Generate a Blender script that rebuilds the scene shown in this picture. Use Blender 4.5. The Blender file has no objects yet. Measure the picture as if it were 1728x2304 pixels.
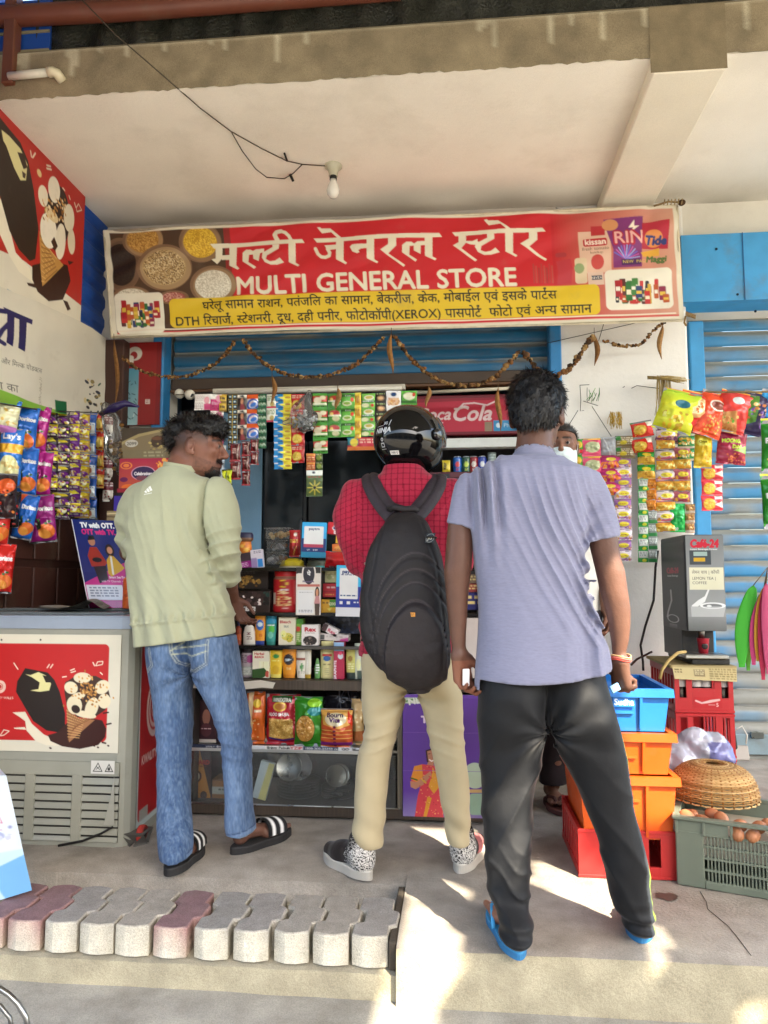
import bpy,math,random
import numpy as np
from math import sin,cos,pi,radians,sqrt
R0=random.Random(7)
NR=np.random.RandomState(11)
SC=bpy.context.scene
COL=SC.collection
# ------------------------------------------------------------------ camera, sky, sun, exposure
CAM_H=1.10;FPX=1650.0;YAW=radians(5.5);PIT=radians(5.15)
cam_d=bpy.data.cameras.new('camera');cam=bpy.data.objects.new('camera',cam_d);COL.objects.link(cam)
cam_d.sensor_fit='VERTICAL';cam_d.sensor_height=24.0;cam_d.lens=FPX/2304*24.0
cam_d.clip_start=0.05;cam_d.clip_end=500
cam.location=(0,0,CAM_H);cam.rotation_euler=(pi/2+PIT,0,YAW)
SC.camera=cam
SUN_EL=radians(43);SUN_AZ=radians(38)
sun_to=np.array([sin(SUN_AZ)*cos(SUN_EL),-cos(SUN_AZ)*cos(SUN_EL),sin(SUN_EL)])
world=bpy.data.worlds.new('World');SC.world=world;world.use_nodes=True
wn=world.node_tree.nodes;wl=world.node_tree.links
sky=wn.new('ShaderNodeTexSky');sky.sky_type='NISHITA';sky.sun_disc=False
sky.sun_elevation=SUN_EL;sky.sun_rotation=radians(180)-SUN_AZ;sky.air_density=1.3;sky.dust_density=3.0
wl.new(sky.outputs[0],wn['Background'].inputs[0]);wn['Background'].inputs[1].default_value=0.14
sun_d=bpy.data.lights.new('sun','SUN');sun=bpy.data.objects.new('sun',sun_d);COL.objects.link(sun)
sun_d.energy=2.9;sun_d.angle=radians(0.4);sun_d.color=(1.0,0.89,0.70)
from mathutils import Vector,Matrix
sun.rotation_euler=Vector(sun_to).to_track_quat('Z','Y').to_euler();sun.location=(3,-6,8)
SC.view_settings.view_transform='Standard';SC.view_settings.look='None'
SC.view_settings.exposure=2.95;SC.view_settings.gamma=1.0;SC.view_settings.use_curve_mapping=False
SC.render.engine='CYCLES'
SC.cycles.max_bounces=8;SC.cycles.diffuse_bounces=5;SC.cycles.transparent_max_bounces=16
SC.cycles.use_denoising=True
# ------------------------------------------------------------------ measuring: photo pixels to points in the place
_fw=np.array([-sin(YAW)*cos(PIT),cos(YAW)*cos(PIT),sin(PIT)]);_rt=np.array([cos(YAW),sin(YAW),0.0]);_up=np.cross(_rt,_fw)
CAMP=np.array([0,0,CAM_H])
def _ray(x,y):return _fw*FPX+_rt*(x-864)+_up*(1152-y)
def W(x,y,Y):
 r=_ray(x,y);return CAMP+r*(Y/r[1])
def G(x,y,z=0.0):
 r=_ray(x,y);return CAMP+r*((z-CAM_H)/r[2])
def LX(x,y,X):
 r=_ray(x,y);return CAMP+r*(X/r[0])
 # ------------------------------------------------------------------ colour and materials
def lin(c):
 c=np.asarray(c,dtype=float)
 return np.where(c<=0.04045,c/12.92,((c+0.055)/1.055)**2.4)
def H(s):
 s=s.lstrip('#')
 if len(s)==3:s=''.join(a*2 for a in s)
 return lin([int(s[i:i+2],16)/255 for i in(0,2,4)])
MATS={}
def vmat(name,rough=.5,metal=0.,spec=.5,coat=0.,bump=0.,bscale=60.,var=.08,vscale=9.,alpha=1.,rvar=0.,sheen=0.,stretch=None,dirt=None,bdist=.004,detail=4.,sss=0.,grit=0.):
 """colour attribute x noise; optional fine relief, dirt stains"""
 if name in MATS:return MATS[name]
 m=bpy.data.materials.new(name);m.use_nodes=True;n=m.node_tree.nodes;l=m.node_tree.links
 b=n['Principled BSDF']
 at=n.new('ShaderNodeAttribute');at.attribute_name='Col'
 tc=n.new('ShaderNodeNewGeometry')
 vec=tc.outputs['Position']
 if stretch:
  mp=n.new('ShaderNodeMapping');mp.inputs['Scale'].default_value=stretch;l.new(vec,mp.inputs['Vector']);vec=mp.outputs[0]
 nz=n.new('ShaderNodeTexNoise');nz.inputs['Scale'].default_value=vscale;nz.inputs['Detail'].default_value=6;l.new(vec,nz.inputs['Vector'])
 mr=n.new('ShaderNodeMapRange');mr.inputs[1].default_value=.25;mr.inputs[2].default_value=.75;mr.inputs[3].default_value=1-var;mr.inputs[4].default_value=1+var
 l.new(nz.outputs[0],mr.inputs[0])
 mx=n.new('ShaderNodeMix');mx.data_type='RGBA';mx.blend_type='MULTIPLY';mx.inputs[0].default_value=1
 l.new(at.outputs['Color'],mx.inputs[6]);l.new(mr.outputs[0],mx.inputs[7])
 col=mx.outputs[2]
 if grit:
  gn=n.new('ShaderNodeTexNoise');gn.inputs['Scale'].default_value=300;gn.inputs['Detail'].default_value=3;l.new(tc.outputs['Position'],gn.inputs['Vector'])
  gr_=n.new('ShaderNodeMapRange');gr_.inputs[1].default_value=.34;gr_.inputs[2].default_value=.62;gr_.inputs[3].default_value=1-grit;gr_.inputs[4].default_value=1+grit*.4;l.new(gn.outputs[0],gr_.inputs[0])
  gm_=n.new('ShaderNodeMix');gm_.data_type='RGBA';gm_.blend_type='MULTIPLY';gm_.inputs[0].default_value=1;l.new(col,gm_.inputs[6]);l.new(gr_.outputs[0],gm_.inputs[7]);col=gm_.outputs[2]
 if dirt:
  dc,ds,lo,hi,amt=dirt
  dn=n.new('ShaderNodeTexNoise');dn.inputs['Scale'].default_value=ds;dn.inputs['Detail'].default_value=8;dn.inputs['Roughness'].default_value=.65;l.new(tc.outputs['Position'],dn.inputs['Vector'])
  dr=n.new('ShaderNodeMapRange');dr.inputs[1].default_value=lo;dr.inputs[2].default_value=hi;dr.inputs[3].default_value=0;dr.inputs[4].default_value=amt;l.new(dn.outputs[0],dr.inputs[0])
  dm=n.new('ShaderNodeMix');dm.data_type='RGBA';l.new(dr.outputs[0],dm.inputs[0]);l.new(col,dm.inputs[6]);dm.inputs[7].default_value=(*dc,1)
  col=dm.outputs[2]
 l.new(col,b.inputs['Base Color'])
 b.inputs['Roughness'].default_value=rough;b.inputs['Metallic'].default_value=metal
 b.inputs['Specular IOR Level'].default_value=spec;b.inputs['Coat Weight'].default_value=coat;b.inputs['Coat Roughness'].default_value=.08
 if sheen:b.inputs['Sheen Weight'].default_value=sheen;b.inputs['Sheen Roughness'].default_value=.4
 if sss:
  b.inputs['Subsurface Weight'].default_value=sss;b.inputs['Subsurface Radius'].default_value=(.012,.005,.003);b.inputs['Subsurface Scale'].default_value=.5
 if rvar:
  rr=n.new('ShaderNodeMapRange');rr.inputs[1].default_value=.3;rr.inputs[2].default_value=.7;rr.inputs[3].default_value=max(.02,rough-rvar);rr.inputs[4].default_value=min(1,rough+rvar);l.new(nz.outputs[0],rr.inputs[0]);l.new(rr.outputs[0],b.inputs['Roughness'])
 if alpha<1:b.inputs['Alpha'].default_value=alpha
 if bump:
  bn=n.new('ShaderNodeTexNoise');bn.inputs['Scale'].default_value=bscale;bn.inputs['Detail'].default_value=detail;l.new(vec,bn.inputs['Vector'])
  bp=n.new('ShaderNodeBump');bp.inputs['Strength'].default_value=bump;bp.inputs['Distance'].default_value=bdist;l.new(bn.outputs[0],bp.inputs['Height']);l.new(bp.outputs[0],b.inputs['Normal'])
 MATS[name]=m;return m
def glassmat(name,tint,alpha_mix=.88,rough=.03):
 """thin pane: mostly see-through with a fresnel gloss"""
 if name in MATS:return MATS[name]
 m=bpy.data.materials.new(name);m.use_nodes=True;n=m.node_tree.nodes;l=m.node_tree.links
 n.remove(n['Principled BSDF']);out=n['Material Output']
 tr=n.new('ShaderNodeBsdfTransparent');tr.inputs[0].default_value=(*tint,1)
 gl=n.new('ShaderNodeBsdfGlossy');gl.inputs['Roughness'].default_value=rough
 df=n.new('ShaderNodeBsdfDiffuse');df.inputs[0].default_value=(.5,.5,.48,1)
 fr=n.new('ShaderNodeFresnel');fr.inputs[0].default_value=1.45
 m1=n.new('ShaderNodeMixShader');m2=n.new('ShaderNodeMixShader');m1.inputs[0].default_value=1-alpha_mix
 l.new(tr.outputs[0],m1.inputs[1]);l.new(df.outputs[0],m1.inputs[2])
 l.new(fr.outputs[0],m2.inputs[0]);l.new(m1.outputs[0],m2.inputs[1]);l.new(gl.outputs[0],m2.inputs[2]);l.new(m2.outputs[0],out.inputs[0])
 MATS[name]=m;return m
DIRT=tuple(H('6b5f4c'))
M_PAINT=vmat('painted_metal',.45,0,.4,bump=.15,bscale=40,var=.10,dirt=(DIRT,6,.55,.8,.5))
M_WALL=vmat('whitewash',.9,0,.2,bump=.5,bscale=45,var=.05,vscale=3,dirt=(tuple(H('a09378')),2.2,.56,.9,.30),grit=.06,bdist=.004)
M_CONC=vmat('concrete',.88,0,.25,bump=.8,bscale=90,var=.24,vscale=9,dirt=(tuple(H('5a5044')),3.5,.5,.8,.45),bdist=.004,detail=8,grit=.20)
M_PLAST=vmat('moulded_plastic',.38,0,.5,bump=.08,bscale=90,var=.06,rvar=.08,dirt=(tuple(H('77705f')),12,.58,.85,.35))
M_GLOSS=vmat('gloss_plastic',.16,0,.5,coat=.4,var=.05)
M_FOIL=vmat('printed_foil',.24,.12,.6,bump=.35,bscale=38,var=.05,bdist=.008)
M_CARD=vmat('printed_card',.42,0,.4,var=.05)
M_PAPER=vmat('paper',.8,0,.3,bump=.1,var=.06)
M_FLEX=vmat('flex_print',.42,0,.4,bump=.12,bscale=9,var=.05,vscale=4,dirt=(tuple(H('776a58')),5,.58,.85,.35),bdist=.01)
M_CLOTH=vmat('cloth',.92,0,.15,bump=.28,bscale=22,var=.05,sheen=.2,bdist=.012,detail=9)
M_TEE=vmat('jersey_cloth',.85,0,.2,bump=.25,bscale=16,var=.07,vscale=60,sheen=.25,bdist=.012,stretch=(1,1,4.0),detail=9)
M_TRACK=vmat('track_cloth',.66,0,.30,bump=.22,bscale=26,var=.06,sheen=.1,bdist=.008,detail=8)
M_DENIM=vmat('denim',.95,0,.15,bump=.5,bscale=330,var=.20,vscale=110,sheen=.1,bdist=.0012,stretch=(1,1,.3))
M_BAG=vmat('nylon',.66,0,.4,bump=.5,bscale=45,var=.10,bdist=.006,detail=9,dirt=(tuple(H('4a443e')),7,.55,.85,.25))
M_SKIN=vmat('skin',.48,0,.42,bump=.35,bscale=110,var=.14,vscale=18,bdist=.003,detail=8,sss=.12)
M_HAIR=vmat('hair',.42,0,.5,var=.3,vscale=160)
M_RUBBER=vmat('rubber',.7,0,.3,bump=.2,bscale=200,var=.08)
M_METAL=vmat('bare_metal',.32,1,.5,bump=.05,var=.12,rvar=.1)
M_WOOD=vmat('wood',.6,0,.35,bump=.25,bscale=30,var=.28,vscale=14,stretch=(1,1,.15))
M_LAM=vmat('laminate',.4,0,.4,var=.32,vscale=30,stretch=(3.5,3.5,.05))
M_DRY=vmat('dried_plant',.9,0,.2,bump=.4,bscale=150,var=.3,vscale=60)
M_GLASS=glassmat('clear_glass',(.93,.95,.94),.93)
M_POLY=glassmat('clear_film',(.95,.95,.95),.86,.12)
M_PET=glassmat('clear_tub',(.92,.94,.95),.8,.08)
# ------------------------------------------------------------------ mesh builder
class MB:
 def __init__(s,col=(.5,.5,.5)):
  s.v=[];s.c=[];s.f=[];s.sm=[];s.n=0;s.col=np.asarray(col,float);s.o=np.zeros(3);s.R=np.eye(3)
 def frame(s,o=(0,0,0),r=(1,0,0),u=(0,0,1)):
  """local x = r, local z = u, local y = u x r (away from the viewer when r is right and u is up)"""
  r=np.asarray(r,float);r=r/np.linalg.norm(r);u=np.asarray(u,float);u=u-r*r.dot(u);u=u/np.linalg.norm(u)
  s.o=np.asarray(o,float);s.R=np.stack([r,np.cross(u,r),u],1);return s
 def add(s,V,F,col=None,smooth=False):
  V=np.asarray(V,float);V=V@s.R.T+s.o
  c=s.col if col is None else np.asarray(col,float)
  if c.ndim==1:c=np.broadcast_to(c,(len(V),3))
  s.v.append(V);s.c.append(c)
  if isinstance(F,np.ndarray):s.f.append((F+s.n))
  else:s.f.append([tuple(i+s.n for i in f)for f in F])
  s.sm.append((len(F),smooth));s.n+=len(V);return s
 def box(s,lo,hi,col=None,bev=0.):
  x0,y0,z0=lo;x1,y1,z1=hi
  if bev<=0:
   V=[(x,y,z)for z in(z0,z1)for y in(y0,y1)for x in(x0,x1)]
   return s.add(V,[(0,2,3,1),(4,5,7,6),(0,1,5,4),(2,6,7,3),(0,4,6,2),(1,3,7,5)],col)
  b=min(bev,.45*min(x1-x0,y1-y0,z1-z0));V=[];idx={}
  for iz,z in enumerate((z0,z1)):
   for iy,y in enumerate((y0,y1)):
    for ix,x in enumerate((x0,x1)):
     for a in range(3):
      p=[x,y,z];sg=[1 if ix==0 else-1,1 if iy==0 else-1,1 if iz==0 else-1]
      for q in range(3):
       if q!=a:p[q]+=sg[q]*b
      idx[(ix,iy,iz,a)]=len(V);V.append(p)
  F=[]
  k=lambda x,y,z,a:idx[(x,y,z,a)]
  for t in(0,1):
   q=[k(t,0,0,0),k(t,1,0,0),k(t,1,1,0),k(t,0,1,0)];F.append(q if t else q[::-1])
   q=[k(0,t,0,1),k(0,t,1,1),k(1,t,1,1),k(1,t,0,1)];F.append(q if t else q[::-1])
   q=[k(0,0,t,2),k(1,0,t,2),k(1,1,t,2),k(0,1,t,2)];F.append(q if t else q[::-1])
  for y in(0,1):
   for z in(0,1):
    q=[k(0,y,z,1),k(1,y,z,1),k(1,y,z,2),k(0,y,z,2)];F.append(q if(y^z)else q[::-1])
  for x in(0,1):
   for z in(0,1):
    q=[k(x,0,z,0),k(x,1,z,0),k(x,1,z,2),k(x,0,z,2)];F.append(q[::-1]if(x^z)else q)
  for x in(0,1):
   for y in(0,1):
    q=[k(x,y,0,0),k(x,y,1,0),k(x,y,1,1),k(x,y,0,1)];F.append(q if(x^y)else q[::-1])
  for x in(0,1):
   for y in(0,1):
    for z in(0,1):
     q=[k(x,y,z,0),k(x,y,z,1),k(x,y,z,2)];F.append(q if(x^y^z)else q[::-1])
  return s.add(V,[tuple(f)for f in F],col)
 def tube(s,pts,r,col=None,n=8,cap=True):
  pts=np.asarray(pts,float);m=len(pts);r=np.broadcast_to(np.asarray(r,float),(m,))
  t=np.gradient(pts,axis=0);t/=np.linalg.norm(t,axis=1)[:,None]+1e-12
  a=np.array([0,0,1.])if abs(t[0][2])<.9 else np.array([1.,0,0])
  V=[]
  for i in range(m):
   x=np.cross(a,t[i]);x/=np.linalg.norm(x)+1e-12;y=np.cross(t[i],x);a=y if abs(np.dot(y,t[i]))<.5 else a
   for k in range(n):
    g=2*pi*k/n;V.append(pts[i]+r[i]*(cos(g)*x+sin(g)*y))
  F=[(i*n+k,i*n+(k+1)%n,(i+1)*n+(k+1)%n,(i+1)*n+k)for i in range(m-1)for k in range(n)]
  if cap:F+=[tuple(range(n))[::-1],tuple((m-1)*n+k for k in range(n))]
  return s.add(V,F,col,True)
 def lathe(s,prof,c=(0,0,0),col=None,n=20,cols=None,sx=1.,sy=1.,smooth=True):
  """profile of (radius, z) spun round local z"""
  V=[];C=[]
  for i,(r,z)in enumerate(prof):
   for k in range(n):
    g=2*pi*k/n;V.append((c[0]+r*cos(g)*sx,c[1]+r*sin(g)*sy,c[2]+z))
    if cols is not None:C.append(cols[i])
  m=len(prof)
  F=[(i*n+k,i*n+(k+1)%n,(i+1)*n+(k+1)%n,(i+1)*n+k)for i in range(m-1)for k in range(n)]
  F+=[tuple(range(n))[::-1],tuple((m-1)*n+k for k in range(n))]
  return s.add(V,F,np.array(C)if cols is not None else col,smooth)
 def prism(s,poly,z0,z1,col=None,axis='z'):
  """extruded outline; axis z: poly in (x,y); axis y: poly in (x,z) from y=z0 (near) to z1"""
  n=len(poly)
  if axis=='z':V=[(x,y,z0)for x,y in poly]+[(x,y,z1)for x,y in poly]
  elif axis=='y':V=[(x,z0,z)for x,z in poly]+[(x,z1,z)for x,z in poly]
  else:V=[(z0,x,z)for x,z in poly]+[(z1,x,z)for x,z in poly]
  F=[tuple(range(n))[::-1],tuple(range(n,2*n))]+[(i,(i+1)%n,n+(i+1)%n,n+i)for i in range(n)]
  return s.add(V,F,col)
 def ball(s,c,r,col=None,n=10,sq=(1,1,1)):
  prof=[(max(1e-4,r*sin(pi*i/n)),-r*cos(pi*i/n))for i in range(n+1)]
  m=len(prof);k2=2*n;V=[]
  for rr,z in prof:
   for k in range(k2):
    g=2*pi*k/k2;V.append((c[0]+rr*cos(g)*sq[0],c[1]+rr*sin(g)*sq[1],c[2]+z*sq[2]))
  F=[(i*k2+k,i*k2+(k+1)%k2,(i+1)*k2+(k+1)%k2,(i+1)*k2+k)for i in range(m-1)for k in range(k2)]
  return s.add(V,F,col,True)
 def grid(s,P,C=None,smooth=True,flip=False):
  """P: (ny,nx,3) points, rows from top to bottom as seen from the front"""
  ny,nx=P.shape[:2];i=np.arange(ny*nx).reshape(ny,nx)
  F=np.stack([i[:-1,:-1],i[1:,:-1],i[1:,1:],i[:-1,1:]],-1).reshape(-1,4)
  if flip:F=F[:,::-1]
  c=s.col if C is None else np.asarray(C,float)
  if c.ndim==3:c=c.reshape(-1,3)
  return s.add(P.reshape(-1,3),F,c,smooth)
 def build(s,name,mat,parent=None,smooth=None):
  V=np.concatenate(s.v)if s.v else np.zeros((0,3));C=np.concatenate(s.c)
  if parent is not None:
   o=np.zeros(3);p=parent
   while p is not None:o=o+np.array(p.location);p=p.parent
   V=V-o
  me=bpy.data.meshes.new(name)
  if all(isinstance(f,np.ndarray)and f.shape[1]==4 for f in s.f):
   F=np.concatenate(s.f);nf=len(F)
   me.vertices.add(len(V));me.vertices.foreach_set('co',V.astype(np.float32).ravel())
   me.loops.add(nf*4);me.loops.foreach_set('vertex_index',F.astype(np.int32).ravel())
   me.polygons.add(nf);me.polygons.foreach_set('loop_start',np.arange(0,nf*4,4,dtype=np.int32))
   me.update(calc_edges=True)
  else:
   F=[]
   for f in s.f:F+=f.tolist()if isinstance(f,np.ndarray)else f
   me.from_pydata(V.tolist(),[],F)
  at=me.color_attributes.new('Col','FLOAT_COLOR','POINT')
  at.data.foreach_set('color',np.concatenate([C,np.ones((len(C),1))],1).astype(np.float32).ravel())
  sm=np.concatenate([np.full(n,q if smooth is None else smooth)for n,q in s.sm])if s.sm else[]
  me.polygons.foreach_set('use_smooth',np.asarray(sm,dtype=bool))
  me.materials.append(mat);me.validate();me.update()
  o=bpy.data.objects.new(name,me);COL.objects.link(o)
  if parent is not None:o.parent=parent
  return o
def thing(name,label,cat,loc=(0,0,0),group=None):
 o=bpy.data.objects.new(name,None);COL.objects.link(o);o.empty_display_size=.05
 o.location=tuple(float(q)for q in loc);o['label']=label;o['category']=cat
 if group:o['group']=group
 return o
def tag(o,label,cat,group=None):
 o['label']=label;o['category']=cat
 if group:o['group']=group
 return o
def struct(o):o['kind']='structure';return o
def stuff(o):o['kind']='stuff';return o
def dup(root,loc,label,group=None):
 r=root.copy();COL.objects.link(r);r.location=tuple(float(q)for q in loc);r['label']=label
 if group:r['group']=group
 for ch in root.children:
  c=ch.copy();COL.objects.link(c);c.parent=r
  for g in ch.children:
   d=g.copy();COL.objects.link(d);d.parent=c
 return r
 # ------------------------------------------------------------------ value noise for shapes
def vnoise(x,y,z,seed=0):
 xi=np.floor(x).astype(np.int64);yi=np.floor(y).astype(np.int64);zi=np.floor(z).astype(np.int64)
 fx=x-xi;fy=y-yi;fz=z-zi
 fx=fx*fx*(3-2*fx);fy=fy*fy*(3-2*fy);fz=fz*fz*(3-2*fz)
 def h(a,b,c):
  n=(a*374761393+b*668265263+c*2147483647+seed*144269)&0xffffffff
  n=((n^(n>>13))*1274126177)&0xffffffff
  return((n^(n>>16))&0xffff)/65535.0
 r=0
 for dx in(0,1):
  for dy in(0,1):
   for dz in(0,1):
    r=r+h(xi+dx,yi+dy,zi+dz)*(fx if dx else 1-fx)*(fy if dy else 1-fy)*(fz if dz else 1-fz)
 return r*2-1
 # ------------------------------------------------------------------ printing: a small raster whose pixels become the points of a sheet
_GL={}
def glyph(ch,bold=0.):
 k=(ch,bold)
 if k in _GL:return _GL[k]
 c=bpy.data.curves.new('t','FONT');c.body=ch;c.resolution_u=3;c.offset=bold
 o=bpy.data.objects.new('t',c);m=bpy.data.meshes.new_from_object(o);m.calc_loop_triangles()
 V=np.array([q.co[:2]for q in m.vertices])if len(m.vertices)else np.zeros((0,2))
 T=np.array([t.vertices[:]for t in m.loop_triangles])if len(m.vertices)else np.zeros((0,3),int)
 def wid(s):
  c.body=s;mm=bpy.data.meshes.new_from_object(o);x=[q.co.x for q in mm.vertices];bpy.data.meshes.remove(mm);return max(x)if x else 0
 adv=(wid('H'+ch+'H')-wid('HH'))
 bpy.data.meshes.remove(m);bpy.data.objects.remove(o);bpy.data.curves.remove(c)
 _GL[k]=(V,T,adv);return _GL[k]
def layout(txt,bold=0.):
 """list of (char, x, half): '~' after a letter keeps its left half form, '^' adds a reph hook"""
 out=[];x=0.;i=0
 while i<len(txt):
  ch=txt[i];half=i+1<len(txt)and txt[i+1]=='~'
  if ch==' ':x+=.32;i+=1;continue
  if ch=='^':out.append(('^',x,False));i+=1;continue
  V,T,adv=glyph(ch,bold);out.append((ch,x,half))
  if half:x+=adv*.62;i+=2
  else:x+=adv;i+=1
 return out,x
class Art:
 def __init__(s,w,h,nx,bg='#888888',ss=3):
  s.w=w;s.h=h;s.nx=int(nx);s.ny=max(2,int(round(nx*h/w)));s.ss=ss
  s.a=np.empty((s.ny*ss,s.nx*ss,3));s.a[:]=s.c(bg)
  s.X=(np.arange(s.nx*ss)+.5)/(s.nx*ss)*w;s.Y=(np.arange(s.ny*ss)+.5)/(s.ny*ss)*h
 def c(s,c):return H(c)if isinstance(c,str)else np.asarray(c,float)
 def _win(s,x0,y0,x1,y1):
  i0=max(0,int(np.searchsorted(s.X,x0))-1);i1=min(len(s.X),int(np.searchsorted(s.X,x1))+1)
  j0=max(0,int(np.searchsorted(s.Y,y0))-1);j1=min(len(s.Y),int(np.searchsorted(s.Y,y1))+1)
  return i0,i1,j0,j1
 def rect(s,x0,y0,x1,y1,c,r=0.,c2=None):
  i0,i1,j0,j1=s._win(x0,y0,x1,y1)
  if i1<=i0 or j1<=j0:return s
  X,Y=np.meshgrid(s.X[i0:i1],s.Y[j0:j1])
  if r>0:
   dx=np.maximum(np.maximum(x0+r-X,X-x1+r),0);dy=np.maximum(np.maximum(y0+r-Y,Y-y1+r),0);m=dx*dx+dy*dy<=r*r
   m&=(X>=x0)&(X<=x1)&(Y>=y0)&(Y<=y1)
  else:m=(X>=x0)&(X<=x1)&(Y>=y0)&(Y<=y1)
  if c2 is None:s.a[j0:j1,i0:i1][m]=s.c(c)
  else:
   t=((Y-y0)/(y1-y0))[m][:,None];s.a[j0:j1,i0:i1][m]=s.c(c)*(1-t)+s.c(c2)*t
  return s
 def ell(s,cx,cy,rx,ry,c,rot=0.,ring=0.):
  R=max(rx,ry);i0,i1,j0,j1=s._win(cx-R,cy-R,cx+R,cy+R)
  if i1<=i0 or j1<=j0:return s
  X,Y=np.meshgrid(s.X[i0:i1]-cx,s.Y[j0:j1]-cy);a=radians(rot);x=X*cos(a)+Y*sin(a);y=-X*sin(a)+Y*cos(a)
  d=np.sqrt((x/rx)**2+(y/ry)**2);m=d<=1
  if ring:m&=d>=1-ring
  s.a[j0:j1,i0:i1][m]=s.c(c);return s
 def poly(s,pts,c):
  p=np.asarray(pts,float);i0,i1,j0,j1=s._win(p[:,0].min(),p[:,1].min(),p[:,0].max(),p[:,1].max())
  if i1<=i0 or j1<=j0:return s
  X,Y=np.meshgrid(s.X[i0:i1],s.Y[j0:j1]);m=np.zeros(X.shape,bool);n=len(p)
  for k in range(n):
   xa,ya=p[k];xb,yb=p[(k+1)%n]
   if ya==yb:continue
   m^=((ya>Y)!=(yb>Y))&(X<(xb-xa)*(Y-ya)/(yb-ya)+xa)
  s.a[j0:j1,i0:i1][m]=s.c(c);return s
 def line(s,pts,w,c):
  pts=np.asarray(pts,float)
  for a,b in zip(pts[:-1],pts[1:]):
   i0,i1,j0,j1=s._win(min(a[0],b[0])-w,min(a[1],b[1])-w,max(a[0],b[0])+w,max(a[1],b[1])+w)
   if i1<=i0 or j1<=j0:continue
   X,Y=np.meshgrid(s.X[i0:i1],s.Y[j0:j1]);d=b-a;L=d.dot(d)+1e-12
   t=np.clip(((X-a[0])*d[0]+(Y-a[1])*d[1])/L,0,1)
   m=(X-a[0]-t*d[0])**2+(Y-a[1]-t*d[1])**2<=w*w/4
   s.a[j0:j1,i0:i1][m]=s.c(c)
  return s
 def dots(s,x0,y0,x1,y1,n,r,cols,seed=1,mask=None):
  q=random.Random(seed)
  for _ in range(n):
   x=q.uniform(x0,x1);y=q.uniform(y0,y1)
   if mask and not mask(x,y):continue
   k=r*q.uniform(.6,1.3);s.ell(x,y,k,k*q.uniform(.5,1),q.choice(cols),q.uniform(0,180))
  return s
 def marks(s,x0,y0,x1,y1,rows,c,seed=1,fill=.55):
  """lines of fine print too small to read in the photograph"""
  q=random.Random(seed);h=(y1-y0)/rows
  for k in range(rows):
   x=x0
   while x<x1:
    w=q.uniform(.6,2.2)*h
    s.rect(x,y0+k*h,min(x1,x+w),y0+k*h+h*fill,c);x+=w+h*.5
  return s
 def text(s,t,x,y,h,c,anchor='l',bold=0.,sx=1.,rot=0.,shear=0.,width=None):
  """x,y = left end of the baseline; h = font size; y runs down"""
  lay,wid=layout(t,0.)
  if width:sx=width/(wid*h+1e-9)
  off={'l':0,'c':-wid/2,'r':-wid}[anchor];col=s.c(c);a=radians(rot);TR=[]
  for ch,gx,half in lay:
   if ch=='^':
    V=np.array([(-.30,.64),(-.22,.64),(-.12,.86),(-.20,.90),(-.36,.84),(-.33,.78),(-.22,.82)]);T=np.array([(0,1,2),(0,2,3),(3,4,5),(3,5,6)])
   else:V,T,adv=glyph(ch,0.)
   if not len(V):continue
   P=V+[gx+off,0];px=(P[:,0]+shear*P[:,1])*h*sx;py=-P[:,1]*h
   q=np.stack([x+px*cos(a)-py*sin(a),y+px*sin(a)+py*cos(a)],1);lim=x+(gx+off+adv*.64)*h*sx if half else 1e9
   TR+=[(q[t3],lim)for t3 in T]
  if not TR:return s
  al=np.concatenate([t_[0]for t_ in TR]);rx=int(round(bold*h/(s.w/len(s.X))));pad=rx*s.w/len(s.X)+1e-9
  I0,I1,J0,J1=s._win(al[:,0].min()-pad,al[:,1].min()-pad,al[:,0].max()+pad,al[:,1].max()+pad)
  if I1<=I0 or J1<=J0:return s
  M=np.zeros((J1-J0,I1-I0),bool)
  for t_,lim in TR:
   (ax,ay),(bx,by),(cx_,cy_)=t_
   i0,i1,j0,j1=s._win(min(ax,bx,cx_),min(ay,by,cy_),max(ax,bx,cx_),max(ay,by,cy_))
   if i1<=i0 or j1<=j0:continue
   X=s.X[i0:i1][None,:];Y=s.Y[j0:j1][:,None]
   e1=(bx-ax)*(Y-ay)-(by-ay)*(X-ax);e2=(cx_-bx)*(Y-by)-(cy_-by)*(X-bx);e3=(ax-cx_)*(Y-cy_)-(ay-cy_)*(X-cx_)
   m=((e1>=0)&(e2>=0)&(e3>=0))|((e1<=0)&(e2<=0)&(e3<=0))
   if lim<1e8:m&=X<lim
   M[j0-J0:j1-J0,i0-I0:i1-I0]|=m
  for _ in range(min(rx,12)):
   D=M.copy();D[1:]|=M[:-1];D[:-1]|=M[1:];D[:,1:]|=M[:,:-1];D[:,:-1]|=M[:,1:];M=D
  s.a[J0:J1,I0:I1][M]=col
  return s
 def noise(s,amt,scale,seed=0):
  X,Y=np.meshgrid(s.X/s.w*scale,s.Y/s.w*scale)
  s.a*=(1+amt*vnoise(X,Y,X*0+.5,seed))[...,None];return s
 def out(s):
  k=s.ss;return np.clip(s.a.reshape(s.ny,k,s.nx,k,3).mean((1,3)),0,1)
def uvgrid(nx,ny):return np.meshgrid((np.arange(nx))/(nx-1),(np.arange(ny))/(ny-1))
def quad_pts(nx,ny,tl,tr,bl,br):
 u,v=uvgrid(nx,ny);u=u[...,None];v=v[...,None]
 return(np.asarray(tl)*(1-u)+np.asarray(tr)*u)*(1-v)+(np.asarray(bl)*(1-u)+np.asarray(br)*u)*v
def sheet(mb,art,tl,tr,bl,br,warp=None):
 A=art.out();P=quad_pts(art.nx,art.ny,tl,tr,bl,br)
 if warp is not None:P=warp(P,*uvgrid(art.nx,art.ny))
 return mb.grid(P,A)
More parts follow.
